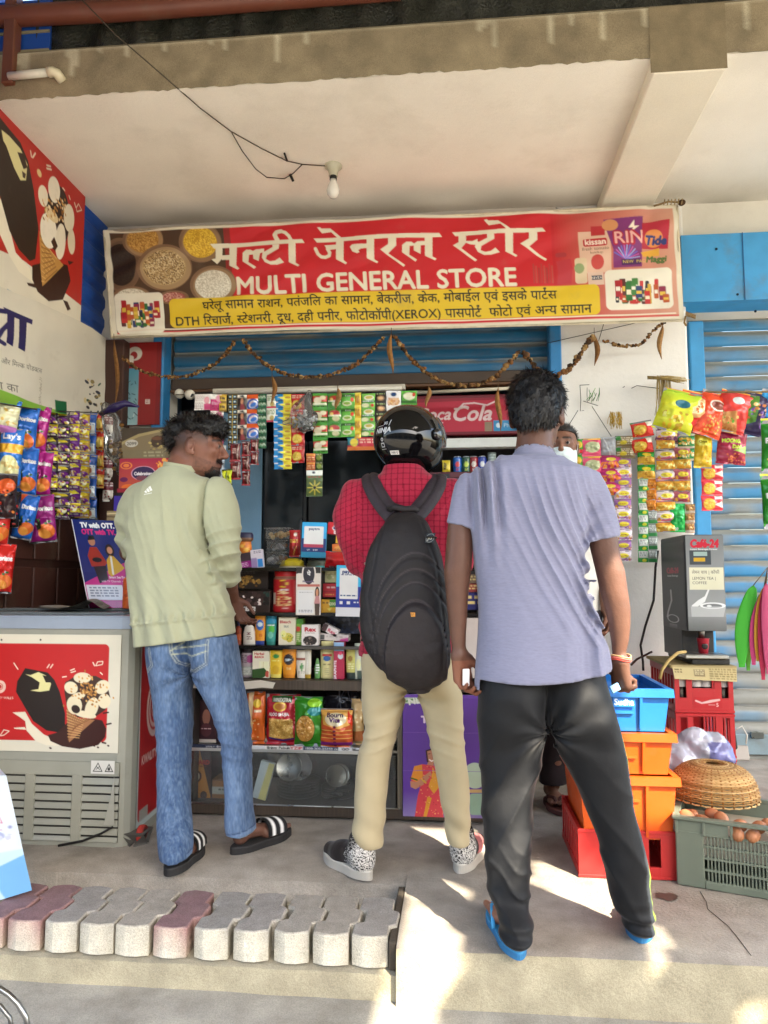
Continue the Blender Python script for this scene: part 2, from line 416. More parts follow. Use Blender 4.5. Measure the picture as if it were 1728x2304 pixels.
 # ================================================================== THE SETTING
ZC=3.43;YF=3.2;YW=4.5;XL=-2.28
def rough_slab(mb,x0,x1,y0,y1,zt,zb,col,side=None,amp=.006,res=.04,seed=3):
 """concrete step: top sheet plus a front face whose arris is a little broken"""
 nx=max(3,int((x1-x0)/res));ny=max(3,int((y1-y0)/res))
 u,v=uvgrid(nx,ny);X=x0+u*(x1-x0);Y=y1+v*(y0-y1);Z=np.full_like(X,zt)
 e=np.clip(1-(Y-y0)/(res*1.5),0,1)
 n=vnoise(X*9,Y*9,Z*0,seed)+.5*vnoise(X*31,Y*31,Z*0,seed+1)
 Z=Z+n*amp*.15-e*(amp*1.1+amp*np.maximum(n,0));Yt=Y.copy();Yt[-1]+=n[-1]*amp*.6
 mb.grid(np.stack([X,Yt,Z],-1),col)
 nz=max(3,int((zt-zb)/(res*.7)))
 u,v=uvgrid(nx,nz);Xf=x0+u*(x1-x0);Zf=zt+v*(zb-zt);Zf[0]=Z[-1]
 n2=vnoise(Xf*7,Zf*7,Zf*0+4,seed+2);Yf=y0+n2*amp*.5-v*.004;Yf[0]=Yt[-1]
 mb.grid(np.stack([Xf,Yf,Zf],-1),col if side is None else side)
c_fl=H('9d958a');c_rs=H('aaa188')
mb=MB();mb.box((-60,-60,-.30),(60,2.6,-.168),H('9b978e'));gr=struct(mb.build('ground',M_CONC));gr.data.materials[0]=M_CONC
# the kerb face of the lane carries on in the foreground, slightly broken
mb=MB()
rough_slab(mb,-.185,6.0,2.300,9.0,0.0,-.168,c_fl,c_rs)
rough_slab(mb,-6.0,-.185,2.775,9.0,0.0,-.09,c_fl,c_fl,amp=.012)
pav=struct(mb.build('pavement',M_CONC))
mb=MB();rough_slab(mb,-6.0,-.186,2.325,2.80,-.085,-.168,H('a39b86'),c_rs,amp=.008)
mb.box((-.211,2.330,-.086),(-.188,2.74,-.004),H('4b443b'),.003)
step=struct(mb.build('paving_step',M_CONC))
# zigzag paving blocks lying side by side in the step
def paver(cx,cy,ang,col,colf,z=-.084,w=.0545,L=.255,h=.092,seed=0):
 q=random.Random(seed);j=lambda:q.uniform(-.0025,.0025)
 zz=[(0,0),(.064,-.002),(.078,.024),(.160,.024),(.174,-.002),(L,0)];zl=[(0,0),(.064,-.002),(.078,.024),(.160,.024),(.174,-.002),(L,0)]
 lf=[(-w+o+j(),y+j())for y,o in zl];rg=[(w+o+j(),y+j())for y,o in zz]
 poly=[(-w*.35,-.013),(w*.25,-.013)]+rg+[(w*.3,L+.012),(-w*.3,L+.012)]+lf[::-1];ca,sa=cos(ang),sin(ang)
 rot=lambda p:(cx+p[0]*ca-p[1]*sa,cy+p[0]*sa+p[1]*ca)
 c=np.mean(poly,0);inn=[tuple(c+(np.array(p)-c)*np.array([.93,.975]))for p in poly]
 n=len(poly);V=[(*rot(p),z)for p in poly]+[(*rot(p),z+h-.006+j()*.5)for p in poly]+[(*rot(p),z+h+j()*.5)for p in inn]
 F=[(i,(i+1)%n,n+(i+1)%n,n+i)for i in range(n)]+[(n+i,n+(i+1)%n,2*n+(i+1)%n,2*n+i)for i in range(n)]
 mb=MB();lt=H('b9b19c');C=np.array([colf*.35+lt*.65]*n+[col*.5+colf*.5]*n+[col]*n);C[0]=C[1]=H('d6cfbd');C[n]=C[n+1]=colf*.5+H('d6cfbd')*.5;mb.add(V,F+[tuple(range(2*n,3*n))],C)
 return mb.build('paver',M_PAV,step)
M_PAV=vmat('cast_paver',.95,0,.2,bump=.7,bscale=140,var=.14,vscale=25,bdist=.004,grit=.25,dirt=(tuple(H('6f6a60')),7,.5,.8,.4))
pgrey=['96918b','8f8b86','928d88','99938a','9c958b']
for i in range(11):
 px=[-36,48,130,212,294,378,470,562,654,742,830][i];fr=G(px,2132+i*4.2,-.08)
 red=i in(0,1,5)
 ang=radians(R0.uniform(-1.5,1.5));
 paver(fr[0],fr[1]+.012,ang,H('83686a')if red else H(pgrey[i%5]),H('b58a80')if red else H('c4bdab'),seed=i)
 # dropped water stain, thin crack
mb=MB();c=G(1500,2020);
mb.tube([G(x,y,.0012)for x,y in[(1575,2005),(1590,2030),(1592,2045),(1640,2085),(1660,2110),(1690,2150)]],.0011,H('4f483f'),4)
struct(mb.build('pavement_crack',M_CONC))
mb=MB();q=random.Random(5);pts=[]
for k in range(26):
 g=2*pi*k/26;r=.03*(1+q.uniform(-.25,.25));pts.append((c[0]+r*1.25*cos(g),c[1]+r*sin(g),.0042))
mb.add(pts,[tuple(range(26))],H('554a40'));struct(mb.build('pavement_stain',vmat('wet_concrete',.35,0,.5,var=.1)))
# ---------------------------------------------------------------- the shop building
bld=thing('shop_building','pale plastered shop building with concrete canopy over the red shop banner','building',(0,YW,0))
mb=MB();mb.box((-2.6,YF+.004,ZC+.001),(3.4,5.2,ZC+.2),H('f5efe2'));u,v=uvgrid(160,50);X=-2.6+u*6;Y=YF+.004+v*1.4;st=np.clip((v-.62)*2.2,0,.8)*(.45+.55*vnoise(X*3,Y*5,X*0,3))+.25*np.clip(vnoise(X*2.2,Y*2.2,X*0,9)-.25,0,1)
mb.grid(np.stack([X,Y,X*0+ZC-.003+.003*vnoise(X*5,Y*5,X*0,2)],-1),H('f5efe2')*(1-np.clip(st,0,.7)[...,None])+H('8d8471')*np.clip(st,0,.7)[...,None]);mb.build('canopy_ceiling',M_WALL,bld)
# fascia: rough cement band with drips
nx,ny=260,16;u,v=uvgrid(nx,ny);X=-2.6+u*6;Z=ZC+.238-v*.24
n=vnoise(X*8,Z*8,Z*0,9);rag=.006*vnoise(X*40,Z*0,Z*0,4)*(v>.98)
P=np.stack([X,YF+n*.004,Z+rag],-1)
A=np.broadcast_to(H('94866c'),(ny,nx,3)).copy();A*=(1+.10*vnoise(X*2.2,Z*9,Z*0,2)+.10*vnoise(X*14,Z*14,Z*0,5))[...,None]
q=random.Random(3)
for k in range(46):
 i=q.randrange(nx);L=q.choice([2,3,4,6,9]);A[:L,i:i+1]=A[:L,i:i+1]*.35+H('c9bfa4')*.65
A[:1]=A[:1]*.5+H('c5bba0')*.5
mb=MB();mb.grid(P,A);mb.box((-2.6,YF+.006,ZC+.232),(3.4,4.6,ZC+.25),H('7d725c'));mb.build('canopy_fascia',M_CONC,bld)
xb0,xb1=W(1469,165,YF)[0],W(1634,165,YF)[0]
mb=MB();mb.box((xb0,YF-.001,ZC-.078),(xb1,YW+.1,ZC-.001),H('ebe3d0'),.006);mb.build('ceiling_beam',M_WALL,bld)
mb=MB();mb.box((xb0-.01,YF-.003,ZC-.075),(xb1+.006,YF-.0025,ZC+.239),H('8c7e64'),.003);mb.build('beam_end',M_CONC,bld)
# walls round the two shutters
xo0=W(357,1000,YW)[0];xo1=W(1262,1000,YW)[0];xp1=W(1556,1000,YW)[0];Zo=W(800,700,YW)[2]
mb=MB();mb.box((-2.6,YW,0),(xo0,4.8,ZC),H('d8d2c6'));mb.build('side_wall',M_WALL,bld)
mb=MB();mb.box((xo0,YW,Zo+.02),(xo1,4.8,ZC),H('dcd5c8'));mb.build('wall_above',M_WALL,bld)
mb=MB();mb.box((xo1,YW,0),(xp1,5.0,ZC),H('e9e6df'),.012);mb.build('pillar',M_WALL,bld)
mb=MB();mb.box((xp1,YW+.05,2.76),(4.2,4.9,ZC),H('e4dfd2'));mb.build('lintel_wall',M_WALL,bld)
# inside of the shop
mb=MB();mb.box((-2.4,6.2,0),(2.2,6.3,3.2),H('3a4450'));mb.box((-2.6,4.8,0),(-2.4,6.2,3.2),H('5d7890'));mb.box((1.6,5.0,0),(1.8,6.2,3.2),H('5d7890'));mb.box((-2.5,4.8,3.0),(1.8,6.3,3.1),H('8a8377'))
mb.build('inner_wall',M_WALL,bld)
# blue shutter box and rolling shutter on the right
blue=H('2f86c4');blue2=H('3f93c9')
sh=thing('roller_shutter','blue and rust grey roller shutter pulled down on the right of the white pillar','roller shutter',(1.9,4.82,0))
xs0=W(1560,1000,4.78)[0]
zt_sh=W(1600,688,4.78)[2];pitch=.0985
NS=int((zt_sh+.02)/pitch)+1
prof=[(0,0),(.014,.006),(.020,.02),(.020,.055),(.014,.072),(.002,.080),(-.004,.089),(0,.0975)]
def slat(x0,x1,z,y,tint,grey,seed):
 q=np.random.RandomState(seed);nx=40;mb=MB();P=np.zeros((len(prof),nx,3));A=np.zeros((len(prof),nx,3))
 xs=np.linspace(x0,x1,nx)
 for k,(o,dz)in enumerate(prof[::-1]):
  P[k,:,0]=xs;P[k,:,1]=y-o;P[k,:,2]=z+dz
  wear=np.clip(.5+.9*vnoise(xs*5,xs*0+seed*3.1,xs*0+k*.3,7)+(.55 if dz>.06 else-.35)+grey,0,1)
  A[k]=tint*(1-wear[:,None])+H('8d8e86')*wear[:,None]
 mb.grid(P,A);return mb
for i in range(NS):
 z=zt_sh-(i+1)*pitch
 low=np.clip((1.0-z)*.6,0,.45)
 slat(xs0,4.0,z+.03,4.80,H('3d86b4')*(1-low)+H('7a8c90')*low,low+.16,i).build('slat',M_PAINT,sh)
mb=MB();mb.box((xs0,4.765,.03),(4.0,4.80,.15),H('7d9096'),.004);mb.build('bottom_bar',M_PAINT,sh)
mb=MB();mb.box((1.78,4.75,.13),(1.86,4.763,.17),H('777c78'),.004);mb.build('lock_hasp',M_METAL,sh)
xg0=W(1561,1000,4.62)[0];xg1=W(1590,1000,4.62)[0]
mb=MB();mb.box((xg0,4.62,.0),(xg1+.01,4.83,2.7),blue2,.006);mb.build('side_guide',M_PAINT,sh)
bx=thing('shutter_box','bright blue sheet metal shutter box above the right shutter','shutter box',(1.9,4.5,2.7))
z1=W(1640,525,4.42)[2];z0=W(1640,676,4.42)[2];xq=W(1530,600,4.42)[0]+.012
mb=MB();mb.prism([(4.42,z0),(4.42,z1),(4.62,z1+.01),(4.62,z0+.002)],xq,4.0,blue2,'x');mb.build('casing',M_PAINT,bx)
for px_,py_ in((1660,662),(1700,700),(1612,560)):
 p=W(px_,py_,4.416);mb=MB();mb.ball((p[0],4.418,p[2]),.008,H('2c3a48'),5);mb.build('screw',M_METAL,bx)
mb=MB();x_=W(1672,600,4.42)[0];mb.box((x_,4.413,z0),(x_+.004,4.419,z1),H('1d5d92'));mb.build('sheet_seam',M_PAINT,bx)
# rolled-up shutter over the counter, its guides, dark bottom rail
rs=thing('rolled_shutter','dusty blue roller shutter rolled up above the counter under the red banner','roller shutter',(-.5,4.6,2.4))
ztop=Zo+.25;zlow=W(800,842,4.60)[2];k=0;z=zlow
while z<ztop:
 slat(xo0+.03,xo1-.03,z,4.66,H('276a93'),-.35,50+k).build('slat',M_PAINT,rs);z+=pitch;k+=1
mb=MB();mb.box((xo0+.03,4.60,zlow-.075),(xo1-.03,4.66,zlow),H('4a3a2c'),.005);mb.box((xo0+.03,4.585,zlow-.095),(xo1-.03,4.65,zlow-.078),H('6b4a30'),.003);mb.build('bottom_rail',M_PAINT,rs)
for a,b in((xo0-.045,xo0+.03),(xo1-.06,xo1+.012)):
 mb=MB();mb.box((a,4.47,0),(b,4.60,Zo+.12),H('2f7db6'),.008);mb.build('side_guide',M_PAINT,rs)
 # ---------------------------------------------------------------- tarp, gutter, shed roof overhead
tarp=MB();nx,ny=220,24;u,v=uvgrid(nx,ny);X=-2.05+u*3.4;Z=4.25-v*.59
Yt=YF+.05+.018*np.sin(X*34+.6*np.sin(X*5))+.02*vnoise(X*7,Z*7,Z*0,8)
tarp.grid(np.stack([X,Yt,Z],-1),H('26271f'));t=tarp.build('black_tarpaulin',vmat('tarpaulin',.35,0,.5,bump=.9,bscale=90,var=.5,vscale=30,bdist=.01))
tag(t,'dark rippled tarpaulin strip hanging above the concrete canopy','tarpaulin')
gp=[W(x,y,YF+.0)for x,y in((-60,44),(0,38),(300,22),(680,-8),(900,-26))]
gl_=MB();gl_.tube(gp,.05,H('6a3a2a'),10);g_=gl_.build('gutter_pipe',M_PAINT);tag(g_,'red brown pipe crossing above the tarpaulin at the upper left','pipe')
bluew=thing('corrugated_wall','dark blue corrugated sheet wall along the left side behind the posters','wall',(XL,3.8,0))
nz,ny=120,40;v_,u_=np.meshgrid(np.linspace(0,1,ny),np.linspace(0,1,nz));Zc=4.1-u_*2.6;Yc=2.2+v_*2.3
ph=(Zc/.135)%1;Xc=XL-.02+.018*np.clip(np.minimum(ph,1-ph)*8-1,0,1)
mb=MB();mb.grid(np.stack([Xc,Yc,Zc],-1),H('1f4a9a'),smooth=False);mb.build('corrugated_sheet',M_PAINT,bluew)
mb=MB();mb.box((XL-.06,2.2,0),(XL-.045,4.5,4.1),H('55504a'));mb.build('backing_wall',M_WALL,bluew)
p0=W(10,40,YF+.02)
mb=MB();mb.box((p0[0]-.25,YF+.04,3.66),(W(112,90,YF+.04)[0],YF+.055,3.98),H('1f4a9a'));
for k in range(3):mb.box((p0[0]-.25,YF+.032,3.70+k*.1),(W(112,90,YF+.04)[0],YF+.04,3.712+k*.1),H('8b8468'))
mb.build('end_sheet',M_PAINT,bluew)
mb=MB();a_=W(22,80,YF-.02);mb.box((a_[0]-.03,YF-.03,3.5),(a_[0]+.03,YF+.03,4.0),H('6a3f2e'),.005);mb.build('corner_post',M_PAINT,bluew)
# white pvc spout
mb=MB();a_=W(20,172,YF-.03);b_=W(108,163,YF-.03);mb.tube([a_,b_],.019,H('d9d4c4'),12);c_=W(128,165,YF-.02)
mb.tube([b_,b_+(c_-b_)*.6+np.array([0,-.004,.003]),c_,c_+np.array([.012,.03,-.02])],.024,H('ddd3b4'),12);t=mb.build('drain_pipe',M_PLAST);tag(t,'short white plastic drain pipe with elbow on the concrete fascia','pipe')
# shed roof over the pavement: out of view, holes cut in it to shape the sun patches
def sunpt(p,z):p=np.asarray(p,float);k=(z-p[2])/sun_to[2];return p+sun_to*k
ZR=4.25
LIT=[]
def lit_ground(pts,z=0.0):LIT.append(np.array([sunpt(G(x,y,z),ZR)[:2]for x,y in pts]))
def lit_plane(pts,Y):LIT.append(np.array([sunpt(W(x,y,Y),ZR)[:2]for x,y in pts]))
lit_ground([(915,2012),(1000,2060),(1045,2115),(1045,2168),(915,2168)])
lit_plane([(910,2168),(1042,2172),(985,2250),(850,2262)],2.298)
lit_ground([(850,2262),(985,2258),(985,2420),(840,2420)],-.165)
lit_ground([(990,1985),(1050,2000),(1062,2026),(1030,2022)])
lit_ground([(1195,1936),(1400,1985),(1400,2095),(1320,2056),(1195,1985)])
lit_ground([(895,1862),(1060,1862),(1090,1930),(960,1902),(895,1890)])
lit_ground([(1650,2275),(1740,2325),(1740,2345),(1650,2290)],-.165)
lit_ground([(1465,2080),(1500,2090),(1495,2190),(1465,2150)])
lit_plane([(1405,1330),(1450,1330),(1450,1560),(1385,1560)],2.36)
lit_plane([(1395,1490),(1500,1490),(1570,1640),(1570,1830),(1400,1830)],2.85)
lit_plane([(1440,1880),(1475,2000),(1475,2110),(1452,2110)],2.38)
_cb=lambda L:[(1040+.3256*x,1480+.3256*y)for x,y in L]
lit_plane(_cb([(730,280),(880,255),(1000,300),(1035,340),(940,610),(850,500),(690,480)]),2.29)
lit_plane(_cb([(610,470),(730,550),(785,720),(775,840),(700,700)]),2.31)
lit_plane(_cb([(560,480),(470,590),(390,760),(300,890),(180,950),(280,1180),(300,1250),(250,1600),(330,1720),(370,1500),(490,1300),(500,1100),(540,900),(555,720)]),2.30)
def inpoly(p,x,y):
 m=np.zeros(np.shape(x),bool);n=len(p)
 for k in range(n):
  xa,ya=p[k];xb,yb=p[(k+1)%n]
  if ya==yb:continue
  m^=((ya>y)!=(yb>y))&(x<(xb-xa)*(y-ya)/(yb-ya)+xa)
 return m
cs=.035;xs=np.arange(-4.5,6.0,cs);ys=np.arange(-3.0,3.24,cs)
XX,YY=np.meshgrid(xs+cs/2,ys+cs/2);keep=np.ones(XX.shape,bool)
for p in LIT:keep&=~inpoly(p,XX,YY)
V=np.stack(np.meshgrid(np.append(xs,xs[-1]+cs),np.append(ys,ys[-1]+cs)),-1);nyv,nxv=V.shape[:2]
Zr=ZR+.014*np.sin(V[...,0]*2*pi/.15)*0+(V[...,1]*0)
I=np.arange(nyv*nxv).reshape(nyv,nxv);q4=np.stack([I[:-1,:-1],I[:-1,1:],I[1:,1:],I[1:,:-1]],-1)[keep]
roof=thing('shed_roof','dark sheet roof over the pavement with gaps between its sheets','roof',(0,0,ZR))
mb=MB();mb.add(np.concatenate([V,Zr[...,None]],-1).reshape(-1,3),q4,H('8d8a80'));mb.build('sun_cut_sheet',M_PAINT,roof)
mb=MB()
for x in(-3.6,5.2):mb.tube([(x,-2.9,-.16),(x,-2.9,ZR)],.05,H('55504a'),8);mb.tube([(x,3.0 if x>0 else 2.6,-.16),(x,3.0 if x>0 else 2.6,ZR)],.05,H('55504a'),8)
mb.build('post',M_PAINT,roof)
# ================================================================== PEOPLE: smooth-blended volumes turned into one skin
class Vol:
 def __init__(s,lo,hi,h):
  s.lo=np.asarray(lo,float);s.h=h;s.n=np.ceil((np.asarray(hi,float)-s.lo)/h).astype(int)+1
  s.d=np.full(s.n,.06,np.float32)
 def blk(s,lo,hi):
  a=np.clip(np.floor((np.asarray(lo)-s.lo)/s.h).astype(int),0,s.n-1);b=np.clip(np.ceil((np.asarray(hi)-s.lo)/s.h).astype(int)+1,1,s.n)
  sl=tuple(slice(int(p),int(q))for p,q in zip(a,b))
  g=[(s.lo[i]+s.h*np.arange(a[i],b[i])).astype(np.float32)for i in range(3)]
  return sl,g[0][:,None,None],g[1][None,:,None],g[2][None,None,:]
 def join(s,sl,d,k):
  a=s.d[sl]
  if a.size==0:return
  if k<=0:s.d[sl]=np.minimum(a,d);return
  h=np.clip(.5+.5*(a-d)/k,0,1);s.d[sl]=a*(1-h)+d*h-k*h*(1-h)
 def cutd(s,sl,d,k):
  a=-s.d[sl];h=np.clip(.5+.5*(a-d)/max(k,1e-5),0,1);s.d[sl]=-(a*(1-h)+d*h-k*h*(1-h))
 def cone(s,a,b,ra,rb,k=.01,cut=False):
  a=np.asarray(a,float);b=np.asarray(b,float);m=max(ra,rb)+k+4*s.h
  sl,x,y,z=s.blk(np.minimum(a,b)-m,np.maximum(a,b)+m);d=b-a;L=d.dot(d)+1e-12
  t=np.clip(((x-a[0])*d[0]+(y-a[1])*d[1]+(z-a[2])*d[2])/L,0,1)
  q=np.sqrt((x-a[0]-t*d[0])**2+(y-a[1]-t*d[1])**2+(z-a[2]-t*d[2])**2)-(ra+t*(rb-ra))
  (s.cutd if cut else s.join)(sl,q,k);return s
 def chain(s,pts,rs,k=.01):
  for i in range(len(pts)-1):s.cone(pts[i],pts[i+1],rs[i],rs[i+1],k)
  return s
 def ell(s,c,r,k=.01,R=None,cut=False):
  c=np.asarray(c,float);m=max(r)+k+4*s.h;sl,x,y,z=s.blk(c-m,c+m);x=x-c[0];y=y-c[1];z=z-c[2]
  if R is None:R=np.eye(3)
  p=[R[0,i]*x+R[1,i]*y+R[2,i]*z for i in range(3)]
  k0=np.sqrt(sum((p[i]/r[i])**2 for i in range(3)));k1=np.sqrt(sum((p[i]/r[i]**2)**2 for i in range(3)))+1e-6
  (s.cutd if cut else s.join)(sl,k0*(k0-1)/k1,k);return s
 def loft(s,rows,k=.01,grow=0.,pw=2.0):
  """rows of (z, cx, cy, rx, ry)"""
  r=np.array(sorted(rows,key=lambda q:q[0]),float);m=k+4*s.h+grow
  lo=[(r[:,1]-r[:,3]).min()-m,(r[:,2]-r[:,4]).min()-m,r[0,0]-m];hi=[(r[:,1]+r[:,3]).max()+m,(r[:,2]+r[:,4]).max()+m,r[-1,0]+m]
  sl,x,y,z=s.blk(lo,hi);zz=z.ravel()
  # smooth the interpolation a little
  f=[np.interp(zz,r[:,0],r[:,i])for i in range(1,5)]
  if len(zz)>9:
   ker=np.array([1,2,3,2,1.])/9
   f=[np.convolve(np.pad(q,2,mode='edge'),ker,'valid')for q in f]
  cx,cy,rx,ry=[q[None,None,:].astype(np.float32)for q in f];rx=rx+grow;ry=ry+grow
  px=(x-cx)/rx;py=(y-cy)/ry
  if pw!=2.0:k0=(np.abs(px)**pw+np.abs(py)**pw)**(1/pw)
  else:k0=np.sqrt(px*px+py*py)
  k1=np.sqrt((px/rx)**2+(py/ry)**2)+1e-5
  d=k0*(k0-1)/k1 if pw==2.0 else(k0-1)*np.minimum(rx,ry)
  d=np.maximum(d,np.maximum(z-r[-1,0],r[0,0]-z));s.join(sl,d,k);return s
 def half(s,n,off,k=.004):
  """keep the side where n.p < off"""
  sl,x,y,z=s.blk(s.lo,s.lo+s.n*s.h);d=x*n[0]+y*n[1]+z*n[2]-off;s.d=np.maximum(s.d,d.astype(np.float32));return s
 def disp(s,fn,band=.03):
  i=np.where(np.abs(s.d)<band);p=[s.lo[a]+s.h*i[a]for a in range(3)];s.d[i]+=fn(*p).astype(np.float32);return s
 def mesh(s,it=2):
  d=s.d;ins=d<0;nx,ny,nz=d.shape
  cnt=np.zeros((nx-1,ny-1,nz-1),np.int8)
  for a in(0,1):
   for b in(0,1):
    for c in(0,1):cnt+=ins[a:nx-1+a,b:ny-1+b,c:nz-1+c]
  act=(cnt>0)&(cnt<8);ci=np.stack(np.where(act),1);idx=np.full(act.shape,-1,np.int32);idx[act]=np.arange(len(ci))
  cor={}
  for a in(0,1):
   for b in(0,1):
    for c in(0,1):cor[(a,b,c)]=d[ci[:,0]+a,ci[:,1]+b,ci[:,2]+c]
  S=np.zeros((len(ci),3));N=np.zeros(len(ci))
  for e in cor:
   for ax in range(3):
    if e[ax]:continue
    f=list(e);f[ax]=1;f=tuple(f);u,w=cor[e],cor[f];m=(u<0)!=(w<0);t=np.where(m,u/(u-w+1e-12),0)
    for q in range(3):S[:,q]+=m*(e[q]+(t if q==ax else 0))
    N+=m
  V=s.lo+s.h*(ci+S/N[:,None]);F=[]
  for ax in range(3):
   b,c=(ax+1)%3,(ax+2)%3;sh=[slice(None)]*3
   l=[slice(None)]*3;l[ax]=slice(0,-1);h=[slice(None)]*3;h[ax]=slice(1,None)
   e=ins[tuple(l)]!=ins[tuple(h)];p=np.stack(np.where(e),1);ok=(p[:,b]>0)&(p[:,c]>0)&(p[:,b]<d.shape[b]-1)&(p[:,c]<d.shape[c]-1);p=p[ok]
   qs=[]
   for ob,oc in((-1,-1),(0,-1),(0,0),(-1,0)):
    g=p.copy();g[:,b]+=ob;g[:,c]+=oc;qs.append(idx[g[:,0],g[:,1],g[:,2]])
   q=np.stack(qs,1);fl=~ins[p[:,0],p[:,1],p[:,2]];q[fl]=q[fl][:,::-1];F.append(q)
  F=np.concatenate(F);F=F[(F>=0).all(1)]
  for _ in range(it):
   A=np.zeros_like(V);n=np.zeros(len(V))
   for a in range(4):
    i,j=F[:,a],F[:,(a+1)%4]
    for q in range(3):A[:,q]+=np.bincount(i,V[j,q],len(V))+np.bincount(j,V[i,q],len(V))
    n+=np.bincount(i,None,len(V))+np.bincount(j,None,len(V))
   V=V*.5+.5*A/np.maximum(n,1)[:,None]
  return V,F
 def build(s,name,mat,parent,col,it=2):
  V,F=s.mesh(it);c=col(V)if callable(col)else np.broadcast_to(np.asarray(col,float),(len(V),3))
  mb=MB();mb.add(V,F,c,True);return mb.build(name,mat,parent),V,F
def vnormals(V,F):
 n=np.cross(V[F[:,2]]-V[F[:,0]],V[F[:,3]]-V[F[:,1]]);N=np.zeros_like(V)
 for a in range(4):
  for q in range(3):N[:,q]+=np.bincount(F[:,a],n[:,q],len(V))
 return N/(np.linalg.norm(N,axis=1)[:,None]+1e-12)
def crop(x0,y0,s):return lambda x,y:(x0+s*x,y0+s*y)
def rows(cr,data,Y,ry):
 """silhouette rows (y, left, right[, Y]) in a crop -> loft rows"""
 out=[]
 for r in data:
  y,a,b=r[:3];Yr=r[3]if len(r)>3 else Y;ryr=r[4]if len(r)>4 else ry
  A=W(*cr(a,y),Yr);B=W(*cr(b,y),Yr);hw=(B[0]-A[0])/2
  out.append(((A[2]+B[2])/2,(A[0]+B[0])/2,Yr,hw,ryr if ryr>0 else hw*-ryr))
 return out
def cols_of(*cs):return cs
def hair_strands(mb,V,N,n,length,width,flow,col,seed,rnd=.5,lift=.35):
 q=np.random.RandomState(seed);i=q.randint(0,len(V),n);p=V[i];nn=N[i]
 f=np.asarray(flow(p),float);f=f-nn*(f*nn).sum(1)[:,None];f/=np.linalg.norm(f,axis=1)[:,None]+1e-9
 f=f+q.normal(0,rnd,f.shape)+nn*lift*q.uniform(.3,1.4,(n,1));f/=np.linalg.norm(f,axis=1)[:,None]
 L=length*q.uniform(.5,1.3,(n,1));sd=np.cross(f,nn);sd/=np.linalg.norm(sd,axis=1)[:,None]+1e-9
 p1=p+f*L*.5+nn*L*.05;p2=p+f*L-nn*L*.12;w=width
 VV=np.stack([p-sd*w,p+sd*w,p1+sd*w*.8,p1-sd*w*.8,p2+sd*w*.2,p2-sd*w*.2],1).reshape(-1,3)
 b=np.arange(n)*6;F=np.concatenate([np.stack([b,b+1,b+2,b+3],1),np.stack([b+3,b+2,b+4,b+5],1)])
 c=np.asarray(col)[None]*q.uniform(.6,1.5,(n,1));mb.add(VV,F,np.repeat(c,6,0),True)
def head_axes(yaw,pitch=0.,roll=0.):
 """yaw 0 faces away from the camera (+Y), negative turns to the right"""
 M=Matrix.Rotation(radians(yaw),3,'Z')@Matrix.Rotation(radians(pitch),3,'X')@Matrix.Rotation(radians(roll),3,'Y')
 return np.array(M)
def head(v,c,R,s=1.,neck=None,face=True,nose=1.):
 P=lambda x,y,z:np.asarray(c)+s*(R@np.array([x,y,z]))
 e=lambda q,r,k=.012,cut=False:v.ell(P(*q),[t*s for t in r],k*s,R,cut)
 e((0,-.012,.030),(.076,.097,.083),.01);e((0,.025,-.030),(.063,.068,.075),.03);e((0,.045,-.070),(.046,.045,.040),.03);e((0,.078,-.092),(.021,.018,.018),.02)
 if face:
  e((0,.080,.030),(.052,.018,.013),.02)
  for k in(-1,1):
   e((k*.043,.066,-.012),(.024,.022,.020),.025)
   e((k*.033,.100,.010),(.017,.016,.010),.010,True)
   e((k*.033,.0815,.011),(.013,.012,.0085),.004)
  v.cone(P(0,.090,.022),P(0,.112*nose,-.020),.008*s,.012*s,.012);e((0,.104,-.026),(.018,.012,.009),.010)
  e((0,.092,-.050),(.023,.013,.007),.008);e((0,.090,-.063),(.020,.013,.008),.007);v.cone(P(-.022,.104,-.057),P(.022,.104,-.057),.002,.002,.004,True)
 for k in(-1,1):
  Re=R@np.array(Matrix.Rotation(radians(-k*22),3,'Z')@Matrix.Rotation(radians(-10),3,'X'))
  v.ell(P(k*.080,-.012,-.002),(.009*s,.021*s,.033*s),.006,Re);v.ell(P(k*.090,-.004,.004),(.009*s,.010*s,.019*s),.004,Re,True)
  v.ell(P(k*.079,.002,-.028),(.008*s,.009*s,.011*s),.008,Re)
 return P
